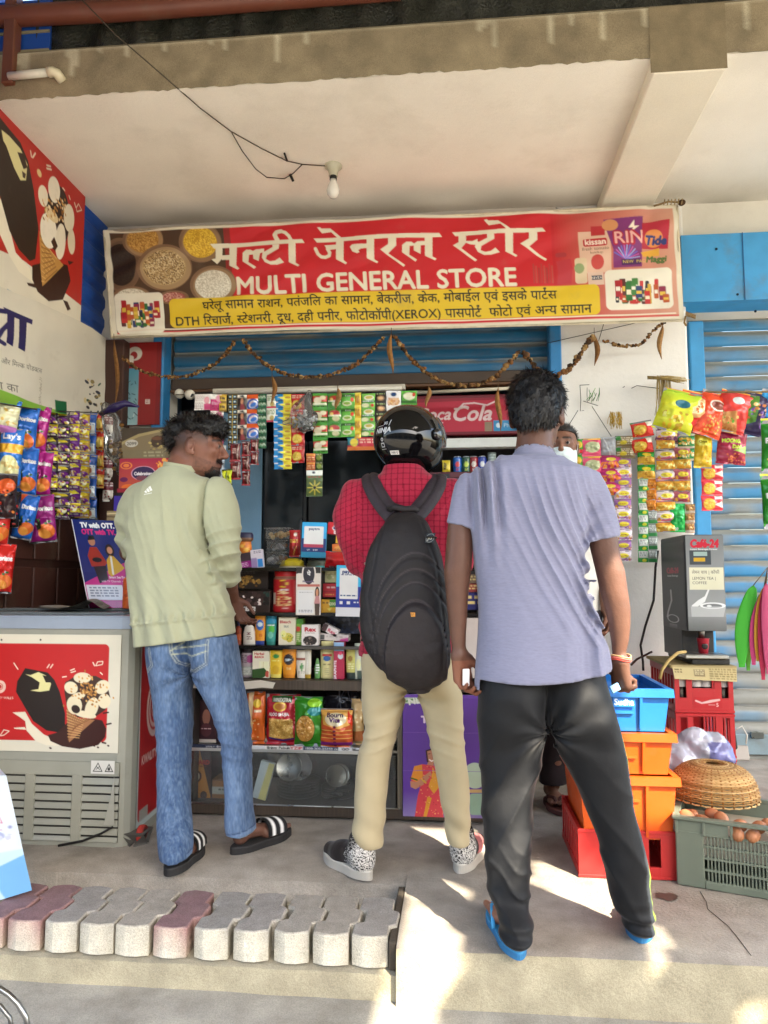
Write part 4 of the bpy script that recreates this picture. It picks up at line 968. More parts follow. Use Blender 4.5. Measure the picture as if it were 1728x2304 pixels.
 def jf(x,y,z):
  n1=vnoise(x*8,y*6,z*6,41);n2=vnoise(x*20,y*14,z*14,42);rl=x>cz[0]+.03
  d=-.003*n1-.0018*n2
  e=rl*np.exp(-((z-kz)/.10)**2);d+=-.006*e*(ridge((z-kz)*62+(x-pk(850,0)[0])*18+1.6*n1)**1.5-.35)
  el=(~rl)*np.exp(-((z-kz+.02)/.16)**2);d+=-.004*el*(ridge((z-kz)*45-x*14+2*n1)**1.5-.35)
  s=np.hypot(x-cz[0],z-cz[2]);d+=-.006*np.exp(-(s/.12)**2)*np.sin(np.arctan2(z-cz[2],x-cz[0])*8+n1*2)
  hem=np.minimum(np.abs(z-pk(0,1905)[2]-.012),9);d+=.0
  return d
 v.disp(jf)
 aL=pk(255,1952);bL=pk(475,1885);aR=pk(785,1765);bR=pk(1012,1715);sg,x,y,z=v.blk(v.lo,v.lo+v.n*v.h)
 cut=np.where(x<cz[0]+.07,aL[2]+(x-aL[0])*(bL[2]-aL[2])/(bL[0]-aL[0]),aR[2]+(x-aR[0])*(bR[2]-aR[2])/(bR[0]-aR[0]));v.d=np.maximum(v.d,cut-z+0*y).astype(np.float32)
 def poly_d(V,pts):
  P2=np.array([pk(x,y)[[0,2]]for x,y in pts]);d=np.full(len(V),9.)
  for p,q in zip(P2[:-1],P2[1:]):
   e=q-p;t=np.clip(((V[:,[0,2]]-p)@e)/e.dot(e),0,1);d=np.minimum(d,np.linalg.norm(V[:,[0,2]]-p-t[:,None]*e,axis=1))
  return d
 def jcol(V):
  base=H('364c6c');c=np.broadcast_to(base,(len(V),3)).copy();n=vnoise(V[:,0]*9,V[:,1]*9,V[:,2]*5,7);n2=vnoise(V[:,0]*70,V[:,1]*70,V[:,2]*22,8);n3=vnoise(V[:,0]*240,V[:,1]*240,V[:,2]*60,18)
  def mx(m,col,a):m=np.clip(m,0,1)[:,None]*a;c[:]=c*(1-m)+H(col)*m
  xl=pk(315,700)[0];xr=np.interp(V[:,2],[pk(0,1700)[2],pk(0,1000)[2],pk(0,400)[2]],[pk(880,0)[0],pk(850,0)[0],pk(700,0)[0]])
  mx(np.exp(-((V[:,0]-xr)/.055)**2)*(V[:,0]>cz[0]),'7b93b4',.55);mx(np.exp(-((V[:,0]-xl)/.05)**2)*(V[:,0]<cz[0]+.03),'7089ad',.45)
  mx(.5+.8*n,'2f456b',.35);mx(.4+n2,'8098b8',.22);mx(.3+n3,'a9bbd0',.16)
  mx((np.abs(V[:,2]-kz)<.09)*(.5+n2+.5*n),'2c3f63',.4)
  bk=V[:,1]<YJ+.02
  for pts in([(395,130),(405,230),(440,310),(575,385),(690,315),(700,130)],[(130,190),(150,330),(195,385),(250,330),(225,200)]):
   d=poly_d(V,pts);mx(bk*np.exp(-(d/.010)**2),'22345a',.6);mx(bk*np.exp(-((d-.004)/.0022)**2),'b4bdb5',.6)
  for pts in([(410,245),(480,240),(560,260),(620,240),(690,215)],[(400,215),(480,150),(440,130)],[(430,200),(690,165)]):
   mx(bk*np.exp(-((poly_d(V,pts))/.0028)**2),'c9cba0',.6)
  mx(bk*np.exp(-(poly_d(V,[(430,100),(495,440)])/.006)**2),'24375c',.6)
  hl=np.where(V[:,0]<cz[0]+.07,V[:,2]-(aL[2]+(V[:,0]-aL[0])*(bL[2]-aL[2])/(bL[0]-aL[0])),V[:,2]-(aR[2]+(V[:,0]-aR[0])*(bR[2]-aR[2])/(bR[0]-aR[0])))
  mx(np.exp(-((hl-.024)/.003)**2),'26395d',.7);mx(hl<.022,'7d95b5',.35);mx(hl<.004,'a8b8c8',.4)
  return c
 v.build('jeans',M_DENIM,r,jcol,1)
 # hair: longer curls on top, faded sides
 v=Vol(hc-.19,hc+.20,.005);PH=lambda x,y,z:hc+1.10*(R@np.array([x,y,z]))
 v.ell(PH(0,-.006,.080),(.086,.112,.062),.01,R);v.ell(PH(0,.055,.085),(.070,.058,.046),.03,R);v.ell(PH(0,-.075,.040),(.066,.050,.060),.03,R)
 sg,x,y,z=v.blk(v.lo,v.lo+v.n*v.h);q=[R[0,i]*(x-hc[0])+R[1,i]*(y-hc[1])+R[2,i]*(z-hc[2])for i in range(3)]
 v.d=np.maximum(v.d,np.where(q[1]>-.03,.050,.050+(q[1]+.03)*1.1)-q[2]).astype(np.float32)
 v.disp(lambda x,y,z:-.010*vnoise(x*42,y*42,z*42,14)-.005*vnoise(x*90,y*90,z*90,16))
 V,F=v.mesh(1);N=vnormals(V,F);mb=MB();mb.add(V,F,H('0c0a0a'),True)
 def flow(p):o=p-PH(0,-.05,.0);return o*[1,1,.3]+np.stack([np.sin(p[:,2]*130),np.cos(p[:,0]*120),np.sin(p[:,1]*140)],1)*.09
 hair_strands(mb,V,N,8000,.026,.0012,flow,H('110e0e'),4,.7,.5);mb.build('hair',M_HAIR,r)
 # chin beard and moustache hairs
 q=np.random.RandomState(2);pts=[];mb=MB()
 Vb=np.array([o_.co[:]for o_ in[o for o in r.children if o.name.startswith('body')][0].data.vertices])+np.array(r.location);qb=(Vb-hc)@R/1.10
 m=((qb[:,2]<-.078)&(qb[:,2]>-.125)&(qb[:,1]>.045)&(np.abs(qb[:,0])<.04))|((np.abs(qb[:,2]+.043)<.007)&(qb[:,1]>.08)&(np.abs(qb[:,0])<.032))
 Vm=Vb[m];Nm=Vm-PH(0,.03,-.05);Nm/=np.linalg.norm(Nm,axis=1)[:,None]
 if len(Vm):hair_strands(mb,Vm,Nm,1800,.014,.0008,lambda p:np.tile([0,0,-1.],(len(p),1))+R[:,1]*.5,H('110c0b'),6,.35,.5);mb.build('beard',M_HAIR,r)
 # black slides with two white stripes
 for(h_,t_,P_)in((hL,tL,PL),(hR,tR,PR)):
  mb=MB();sole(mb,h_,t_,.108,.002,.030,H('2b2a2a'),H('343333'),.016);mb.frame();strap(mb,P_,.66,-.050,.050,.014,.36,H('1b1b1c'),.062,0,stripes=(3,4,8,9));mb.build('slide',M_RUBBER,r)
jeans_man()
# ---------------------------------------------------------------- the rider with helmet and backpack
cH=crop(740,860,.3165);cT=crop(720,1480,.2411);YH=2.86
def rider():
 r=thing('person','man in red checked shirt and cream trousers wearing a glossy black helmet','person',(-.22,YH,0))
 pa=lambda x,y,Y=YH:W(*cH(x,y),Y);pt=lambda x,y,Y=YH:W(*cT(x,y),Y)
 tors=rows(cH,[(600,400,650,YH,.070),(650,375,700,YH,.082),(700,290,790,YH,.098),(760,220,860,YH,.112),(840,190,905,YH,.124),(950,190,900,YH,.132),(1100,215,880,YH,.134),(1300,245,850,YH,.130),(1500,235,850,YH,.126),(1700,225,860,YH,.130),(1850,222,868,YH,.134),(2000,215,880,YH,.136)],YH,.12)
 legL=rows(cT,[(-60,385,860,YH,.125),(100,390,850,YH,.13),(250,394,830,YH,.12),(380,396,790,YH,.108),(520,400,762,YH,.10),(640,415,738,YH,.094),(780,392,702,YH,.09),(900,350,672,YH,.088),(1050,331,648,YH,.084),(1200,326,634,YH-.01,.08),(1400,320,612,YH-.02,.074),(1600,312,596,YH-.03,.07),(1700,303,588,YH-.03,.068),(1740,320,580,YH-.03,.065)],YH,.1)
 legR=rows(cT,[(-60,840,1260,YH,.125),(100,850,1262,YH,.13),(250,870,1290,YH,.12),(350,920,1334,YH,.108),(480,950,1334,YH,.10),(600,980,1332,YH,.095),(780,1022,1342,YH,.09),(950,1062,1362,YH,.086),(1150,1100,1388,YH,.08),(1350,1132,1396,YH,.074),(1500,1160,1400,YH+.01,.07),(1600,1176,1402,YH+.01,.067),(1712,1188,1400,YH+.01,.062)],YH,.1)
 armL=[pa(205,800),pa(165,960),pa(190,1110,YH-.01),pa(225,1270,YH+.02)];foL=[pa(225,1270,YH+.02),pa(330,1330,YH+.22)]
 armR=[pa(880,800),pa(925,960),pa(930,1110),pa(915,1280,YH+.02)];foR=[pa(915,1280,YH+.02),pa(850,1330,YH+.22)]
 v=Vol((-.72,YH-.22,-.005),(.26,YH+.44,1.80),.0052);v.loft(tors[:-1],.02,-.014)
 for A,B in((armL,foL),(armR,foR)):v.chain(A,[.05,.046,.042,.038],.02);v.chain(B,[.038,.028],.01)
 hand(v,foL[-1],(.6,.7,.1),(.2,-.1,.9),.95,(30,40,30));hand(v,foR[-1],(-.6,.7,.1),(-.2,.1,.9),.95,(30,40,30))
 shr=lambda L,g:[(a,b,c,max(.034,d-g),max(.034,e-g))for a,b,c,d,e in L]
 v.loft(shr(legL[:12],.02),.02);v.loft(shr(legR[:12],.02),.02)
 hc=pa(570,420);hc=np.array([hc[0],YH+.03,hc[2]]);R=head_axes(-42,-4);head(v,hc+np.array([.0,0,-.01]),R,.96)
 nk=pa(545,640);v.cone((nk[0],YH,nk[2]-.05),hc+np.array([-.01,-.01,-.05]),.062,.056,.02)
 for hx,tx in(((430,2060),(120,1880)),((1310,2000),(1420,1720))):
  h_=G(*cT(*hx));t_=G(*cT(*tx));foot(v,h_,t_,ank=(h_[0],h_[1]+.05,.14),z=.03)
 v.build('body',M_SKIN,r,SKIN2)
 # checked shirt
 v=Vol((-.72,YH-.22,.80),(.26,YH+.30,1.62),.0042);v.loft(tors,.02,.002,2.2)
 for A,B in((armL,foL),(armR,foR)):v.chain(A,[.068,.064,.060,.058],.05);v.cone(B[0],B[0]+(np.array(B[1])-B[0])*.6,.058,.048,.02)
 def folds(x,y,z):
  n1=vnoise(x*7,y*5,z*5,51);n2=vnoise(x*16,y*12,z*12,52);L=pa(210,1200);d=-.003*n1-.002*n2
  e=np.exp(-((x-L[0])/.06)**2-((z-L[2])/.12)**2);d+=-.010*e*(ridge((z-L[2])*44+(x-L[0])*26+n1*2)**1.5-.35)
  Rr=pa(860,1050);e=np.exp(-((x-Rr[0])/.07)**2-((z-Rr[2])/.14)**2);d+=-.009*e*(ridge((z-Rr[2])*40-(x-Rr[0])*30+n1*2)**1.5-.35)
  d+=-.006*np.exp(-((x-pa(200,0)[0])/.02)**2)*np.sin(z*50+n1*3);return d
 v.disp(folds);sg,x,y,z=v.blk(v.lo,v.lo+v.n*v.h)
 v.d=np.maximum(v.d,np.where(z>pa(0,625)[2],.064-np.sqrt((x-nk[0])**2+(y-YH-.01)**2),-1)).astype(np.float32)
 def check(V):
  c=np.broadcast_to(H('a3283f'),(len(V),3)).copy();p=.0225
  u=V[:,0]+.003*vnoise(V[:,0]*6,V[:,1]*6,V[:,2]*6,5)+np.where(np.abs(V[:,1]-YH)>.06,0,0);w=V[:,2]+.35*np.abs(V[:,0]-nk[0])*(np.abs(V[:,0]-nk[0])>.17)+.003*vnoise(V[:,0]*6,V[:,1]*6,V[:,2]*6,6)
  a=np.abs((u/p)%1-.5);b=np.abs((w/p)%1-.5);c[(a<.10)]*=[.60,.48,.52];c[(b<.09)]*=[.66,.55,.6];return c
 v.build('shirt',M_CLOTH,r,check,1)
 mb=MB();m=40;Pg=np.zeros((4,m,3));Ac=np.zeros((4,m,3))
 for i in range(4):
  for j in range(m):
   g=2*pi*j/(m-1);k=i/3;Pg[3-i,j]=(nk[0]+(.078-.006*k)*cos(g),YH+.01+(.074-.006*k)*sin(g),nk[2]-.012+.034*k);Ac[i,j]=H('a3283f')*(.6 if(j%5)==0 else 1)
 mb.grid(Pg,Ac);mb.build('collar',M_CLOTH,r)
 # cream trousers
 v=Vol((-.72,YH-.22,.0),(.26,YH+.22,1.06),.0052);v.loft(legL,.02,0,2.2);v.loft(legR,.02,0,2.2);cz=pt(862,320)
 def tf(x,y,z):
  n1=vnoise(x*7,y*6,z*6,61);n2=vnoise(x*18,y*12,z*12,62);kz=pt(0,700)[2];lf=x<cz[0]
  d=-.003*n1-.0015*n2;d+=-.006*np.exp(-((z-kz)/.07)**2)*(ridge((z-kz)*60+np.where(lf,-1,1)*(x-cz[0])*20+1.5*n1)**1.6-.3)
  s=np.hypot(x-cz[0],z-cz[2]);d+=-.006*np.exp(-(s/.16)**2)*np.sin(np.arctan2(z-cz[2],x-cz[0])*8+n1*2)
  d+=-.004*np.exp(-((z-pt(0,1560)[2])/.10)**2)*np.sin(z*60+x*40+n1*2);return d
 v.disp(tf);sg,x,y,z=v.blk(v.lo,v.lo+v.n*v.h);v.d=np.maximum(v.d,np.where(x<cz[0],pt(0,1735)[2]-(x-pt(300,0)[0])*.10+.012,pt(0,1712)[2])-z+0*y).astype(np.float32)
 v.build('trousers',vmat('twill',.9,0,.2,bump=.3,bscale=380,var=.06,sheen=.15,bdist=.001),r,H('b8a886'),1)
 # trainers: white sole, dark knit with speckled heel
 for hx,tx,sk in(((455,2075),(95,1880),0),((1305,2010),(1440,1700),1)):
  h_=G(*cT(*hx));t_=G(*cT(*tx));d=(t_-h_)[:2];
  if sk:t_=h_+np.array([.075,.255,0])
  else:t_=h_+(t_-h_)/np.linalg.norm(t_-h_)*.275
  mb=MB();sole(mb,h_,t_,.100,.001,.034,H('b5aea2'),H('c9c3b6'),.012);mb.build('shoe_sole',M_RUBBER,r)
  f=(t_-h_)/np.linalg.norm(t_-h_);rr=np.array([f[1],-f[0],0]);L=np.linalg.norm(t_-h_);v=Vol(np.minimum(h_,t_)-[.09,.09,.0],np.maximum(h_,t_)+[.09,.09,.16],.0032);Q=lambda a,b,c:h_+f*a*L+rr*b+np.array([0,0,c])
  v.ell(Q(.12,0,.062),(.044,.040,.052),.02);v.cone(Q(.22,0,.08),Q(.62,0,.052),.046,.038,.03);v.cone(Q(.6,0,.048),Q(.9,.0,.04),.042,.030,.03);v.cone(Q(.14,0,.09),Q(.20,0,.128),.040,.042,.02)
  sg,x,y,z=v.blk(v.lo,v.lo+v.n*v.h);v.d=np.maximum(v.d,.030-z+0*x+0*y).astype(np.float32);v.d=np.maximum(v.d,.033-np.sqrt((x-Q(.2,0,0)[0])**2+(y-Q(.2,0,0)[1])**2)-np.where(z>.105,0,9)).astype(np.float32)
  def sc(V):
   q=np.random.RandomState(4);al=((V-h_)@f)/L;p=np.clip(.95-al*2.5-np.clip((V[:,2]-.085)*14,0,1)*.5,0,.58);m=q.rand(len(V))<p
   c=np.broadcast_to(H('262120'),(len(V),3)).copy();c[m]=H('d5d0c8');
   if sk:c[(al>.45)]=H('b06a6a')
   return c
  v.build('shoe_upper',M_CLOTH,r,sc,1)
  mb=MB();mb.tube([Q(.02,0,.105),Q(-.03,0,.125),Q(-.02,0,.150),Q(.08,0,.128)],.0035,H('1a1818'),6);mb.build('heel_loop',M_CLOTH,r)
  # ------------ helmet, worn: a thing of its own
 hm=thing('helmet','glossy black motorcycle helmet with tinted visor on the rider','helmet',hc)
 e=lambda x,y,z:hc+R@np.array([x,y,z])+np.array([0,0,-.002])
 def shell(th,ph,rx=.131,ry=.152,rz=.143):
  """th azimuth from the face direction, ph elevation"""
  cz_,sz_=cos(ph),sin(ph);x=rx*cz_*sin(th);y=ry*cz_*cos(th);z=rz*sz_
  if sz_<0:k=1-.12*sz_*sz_;x*=k*(1+.05*-sz_);y*=k
  return x,y-.004,z+.010
 nu,nv=72,40;V=[];F=[];idx={}
 for j in range(nv):
  for i in range(nu):
   th=2*pi*i/nu;ph=-1.02+(pi/2+1.02)*j/(nv-1);fr=math.exp(-(((th+pi)%(2*pi)-pi)/.85)**2);x,y,z=shell(th,ph)
   if z<-.02:y+=fr*.030*min(1,(-z-.02)/.05)
   idx[(i,j)]=len(V);V.append(e(x,y,z))
 def hole(i,j):
  th=(2*pi*(i+.5)/nu+pi)%(2*pi)-pi;ph=-1.02+(pi/2+1.02)*(j+.5)/(nv-1);return abs(th)<1.15 and-.30<ph<.42
 for j in range(nv-1):
  for i in range(nu):
   if not hole(i,j):F.append((idx[(i,j)],idx[((i+1)%nu,j)],idx[((i+1)%nu,j+1)],idx[(i,j+1)]))
 M_HELM=vmat('helmet_lacquer',.06,0,.4,coat=.0,var=.03)
 mb=MB();mb.add(V,F,H('0a0a0b'),True);mb.build('shell',M_HELM,hm)
 V2=[hc+(np.array(p)-hc)*.9 for p in V];mb=MB();mb.add(V2,[f[::-1]for f in F],H('1c1c1e'),True);mb.build('lining',M_CLOTH,hm)
 # visor tipped up a little
 a_up=radians(17);Pg=np.zeros((16,36,3))
 for j in range(16):
  for i in range(36):
   th=-1.42+2.84*i/35;ph=.52-.86*j/15;x,y,z=shell(th,ph,.139,.163,.147);y2=y*cos(a_up)-z*sin(a_up);z2=y*sin(a_up)+z*cos(a_up);Pg[j,i]=e(x,y2+.004,z2)
 mb=MB();mb.grid(Pg,H('20242a'));mv=vmat('visor_tint',.05,.25,.6,coat=1,alpha=.82,var=.02);mb.build('visor',mv,hm)
 for k in(-1,1):
  mb=MB();c=np.array([k*.139,.018,.020]);mb.frame(e(*c),R@np.array([0,1.,0]),R@np.array([k*1.,0,0]));mb.lathe([(.020,-.012),(.024,-.004),(.022,.004),(.012,.008),(.001,.008)],n=20,col=H('1a1b1d'));mb.build('visor_pivot',M_GLOSS,hm)
 mb=MB();mb.tube([e(*[q*1.006 for q in shell(2*pi*i/60,-1.0)])+np.array([0,0,-.002])for i in range(61)],.006,H('111112'),6,cap=False);mb.build('rim_seal',M_RUBBER,hm)
 # print on the back of the shell
 def stick(art,th0,ph0,w,h,name,mat=M_CARD,off=1.004):
  A=art.out();u,v_=uvgrid(art.nx,art.ny);Pp=np.zeros((art.ny,art.nx,3))
  for j in range(art.ny):
   for i in range(art.nx):
    th=th0-(u[j,i]-.5)*w/.145;ph=ph0-(v_[j,i]-.5)*h/.140;Pp[j,i]=e(*[q*off for q in shell(th,ph)])
  mm=MB();C=A.reshape(-1,3);keep=C.sum(1)>.16 if name=='print' else np.ones(len(C),bool);I=np.arange(art.nx*art.ny).reshape(art.ny,art.nx)
  Fq=np.stack([I[:-1,:-1],I[1:,:-1],I[1:,1:],I[:-1,1:]],-1).reshape(-1,4)
  Fq=Fq[keep[Fq].any(1)];mm.add(Pp.reshape(-1,3),Fq,C);mm.build(name,mat,hm)
 a=Art(140,90,90,'#000');a.text('3G',62,34,22,'#b9bcc0',bold=.03);a.line([(8,40),(62,38)],2,'#b9bcc0');a.text('NINJA',4,74,36,'#c4c7ca',bold=.035,sx=1.12,shear=.15);a.line([(108,12),(100,40)],4,'#c4c7ca')
 stick(a,3.02,.16,.105,.068,'print')
 a=Art(40,70,26,'#000');a.ell(20,14,9,9,'#b5b5b5');a.ell(20,14,5,5,'#222');a.rect(8,30,32,52,'#b5b5b5');a.rect(12,34,28,48,'#222');a.line([(4,62),(38,62)],2,'#b5b5b5');stick(a,3.10,-.30,.03,.052,'print')
 a=Art(60,20,60,'#d9d6cf');a.text('1400 G',30,15,15,'#333','c',bold=.02);stick(a,2.74,-.56,.046,.016,'sticker')
 # ------------ backpack
 bp=thing('backpack','large black backpack with curved front pockets worn over the red checked shirt','backpack',(nk[0]+.02,YH-.2,1.0))
 br=rows(cH,[(930,470,610,YH-.185,.045),(960,425,660,YH-.19,.062),(1000,395,700,YH-.20,.078),(1080,345,745,YH-.21,.092),(1160,302,780,YH-.215,.10),(1270,268,805,YH-.22,.106),(1400,242,826,YH-.225,.11),(1500,232,838,YH-.23,.114),(1650,228,848,YH-.235,.118),(1800,236,862,YH-.235,.120),(1900,268,870,YH-.235,.118),(2000,338,862,YH-.23,.110),(2080,420,830,YH-.225,.095),(2140,500,775,YH-.22,.075),(2175,580,700,YH-.215,.050)],YH,.1)
 v=Vol((-.55,YH-.42,.66),(.18,YH-.02,1.42),.0046);v.loft(br,.02,0,3.2)
 cx0=pa(590,0,YH-.3)[0]
 arcs=[((590,1640),205,300,.0045),((600,1500),250,330,.003),((610,1400),270,340,.003),((600,1290),270,330,.003)]
 q0=pa(600,2120,YH-.33);
 def grooves(x,y,z):
  d=0*x;bk=y<YH-.22
  cxx=pa(612,0,YH-.33)[0]
  for top,w in((1555,212),(1420,268),(1340,285),(1240,290)):
   zt=pa(0,top,YH-.33)[2];ww=(pa(612+w,0,YH-.33)[0]-cxx);zz=zt-.5*(x-cxx)**2/ww*2.1-np.clip(np.abs(x-cxx)/ww-.8,0,1)**2*1.2
   amp=.006 if top==1555 else.0035
   d+=bk*amp*np.exp(-((z-zz)/.0045)**2)-bk*(.020 if top==1555 else.005)*np.clip((zz-z)/.02,0,1)*np.exp(-np.clip(zz-z,0,1)/(.4 if top==1555 else.03))*(np.abs(x-cxx)<ww)
  xs_=np.interp(z,[pa(0,2150)[2],pa(0,1850)[2],pa(0,1500)[2],pa(0,1050)[2]],[pa(470,0)[0],pa(400,0)[0],pa(350,0)[0],pa(430,0)[0]]);d+=bk*.004*np.exp(-((x-xs_)/.004)**2)
  xs2=np.interp(z,[pa(0,2100)[2],pa(0,1700)[2],pa(0,1300)[2],pa(0,1000)[2]],[pa(800,0)[0],pa(815,0)[0],pa(770,0)[0],pa(660,0)[0]]);d+=bk*.004*np.exp(-((x-xs2)/.004)**2)
  return d-.0025*vnoise(x*16,y*16,z*16,71)-.002*vnoise(x*34,y*34,z*34,72)
 v.disp(grooves)
 def bagcol(V):
  c=np.broadcast_to(H('1b1719'),(len(V),3))*(1+.12*vnoise(V[:,0]*9,V[:,1]*9,V[:,2]*9,3))[:,None];cxx=pa(612,0,YH-.33)[0];bk=V[:,1]<YH-.22
  for top,w in((1570,222),(1555,212),(1435,268),(1340,285),(1225,290)):
   ztp=pa(0,top,YH-.33)[2];ww=pa(612+w,0,YH-.33)[0]-cxx;u=V[:,0]-cxx;zz=ztp-.5*u**2/ww*2.1-np.clip(np.abs(u)/ww-.8,0,1)**2*1.2
   m=(bk*np.exp(-((V[:,2]-zz-.006)/.0028)**2)*.6)[:,None];c=c*(1-m)+H('4a4246')*m
  m=(V[:,2]<pa(0,1560,YH-.33)[2]-.5*(V[:,0]-cxx)**2/.1*2.1)[:,None]*.35;return c*(1-m)+H('2e2628')*m
 v.build('bag_body',M_BAG,bp,bagcol,1)
 # shoulder straps: padded bands from the top of the bag over the shoulders
 for pts in([(470,960,YH-.20),(395,880,YH-.155),(335,790,YH-.125),(300,715,YH-.085),(295,668,YH-.01),(300,700,YH+.09)],[(600,955,YH-.20),(670,880,YH-.155),(735,790,YH-.125),(770,715,YH-.085),(772,672,YH-.01),(765,705,YH+.09)]):
  P3=np.array([pa(x,y,Y)for x,y,Y in pts]);t=np.linspace(0,len(P3)-1,26);C=np.stack([np.interp(t,np.arange(len(P3)),P3[:,i])for i in range(3)],1)
  ker=np.array([1,2,3,2,1.])/9;C=np.stack([np.convolve(np.pad(C[:,i],2,mode='edge'),ker,'valid')for i in range(3)],1)
  T=np.gradient(C,axis=0);T/=np.linalg.norm(T,axis=1)[:,None];nn=np.array([0,-1,.35])-T*(T@np.array([0,-1,.35]))[:,None];nn/=np.linalg.norm(nn,axis=1)[:,None];sd=np.cross(T,nn)
  Pg=np.zeros((26,13,3));Cc=np.zeros((26,13,3))
  for j in range(13):
   s=j/12*2-1;Pg[:,j]=C+sd*s*.036+nn*(.013*max(0,1-abs(s)**3)-(.004 if 6<=j<=6 else 0)+.004);Cc[:,j]=H('2e262c')if j!=6 else H('1a1518')
  mb=MB();mb.grid(Pg,Cc);mb.grid(Pg-nn[:,None]*.012,Cc*.8,flip=True);mb.build('strap',M_BAG,bp)
 P3=[pa(430,905,YH-.19),pa(470,885,YH-.215),pa(540,905,YH-.222),pa(600,900,YH-.21),pa(630,920,YH-.19)];mb=MB();mb.tube(P3,.013,H('201a1d'),8);mb.build('carry_loop',M_BAG,bp)
 for x,y,l in((262,1290,100),(330,1600,80),(375,1700,100),(243,1760,80)):
  p=pa(x,y,YH-.33 if x>300 else YH-.26);mb=MB();p2=pa(x-8,y+l,p[1]-.004);mb.tube([p,(p*.5+p2*.5)+[.004,-.004,0],p2],.004,H('3b3734'),6);mb.ball(p,.006,H('a59c8a'),5);mb.tube([p2+[-.005,0,.02],p2+[-.005,-.002,0],p2+[.005,-.002,0],p2+[.005,0,.02],p2+[-.005,0,.02]],.0015,H('a59c8a'),5);mb.build('zip_pull',M_METAL,bp)
 p=pa(586,1652,YH-.368);a=Art(60,32,40,'#b8762a');a.rect(3,3,57,29,'#c98a34');a.marks(10,8,50,26,2,'#5a3814',3);mb=MB();sheet(mb,a,p+[-.013,0,.007],p+[.013,0,.007],p+[-.013,0,-.007],p+[.013,0,-.007]);mb.build('brand_tag',M_CARD,bp)
 p=pa(728,1108,YH-.315);a=Art(50,50,44,'#15120f');a.ell(25,25,24,24,'#1c1917');a.ell(25,25,23,23,'#8d8a80',ring=.1);a.text('JG',25,33,24,'#b9b4a4','c',bold=.03);mb=MB()
 mb.frame(p,(1,-.5,0),(.25,0,1));mb.lathe([(.020,0),(.020,.004),(.001,.004)],n=22,col=H('15120f'));mb.frame();
 rr_=np.array([1,-.5,0])/1.118;uu=np.array([.25,.12,1]);uu/=np.linalg.norm(uu);oo=np.array([-.45,-.9,.2])*.004
 o2=p+np.array([-.004,-.008,0]);sheet(mb,a,o2-rr_*.017+uu*.017,o2+rr_*.017+uu*.017,o2-rr_*.017-uu*.017,o2+rr_*.017-uu*.017);mb.build('round_badge',M_CARD,bp)
rider()
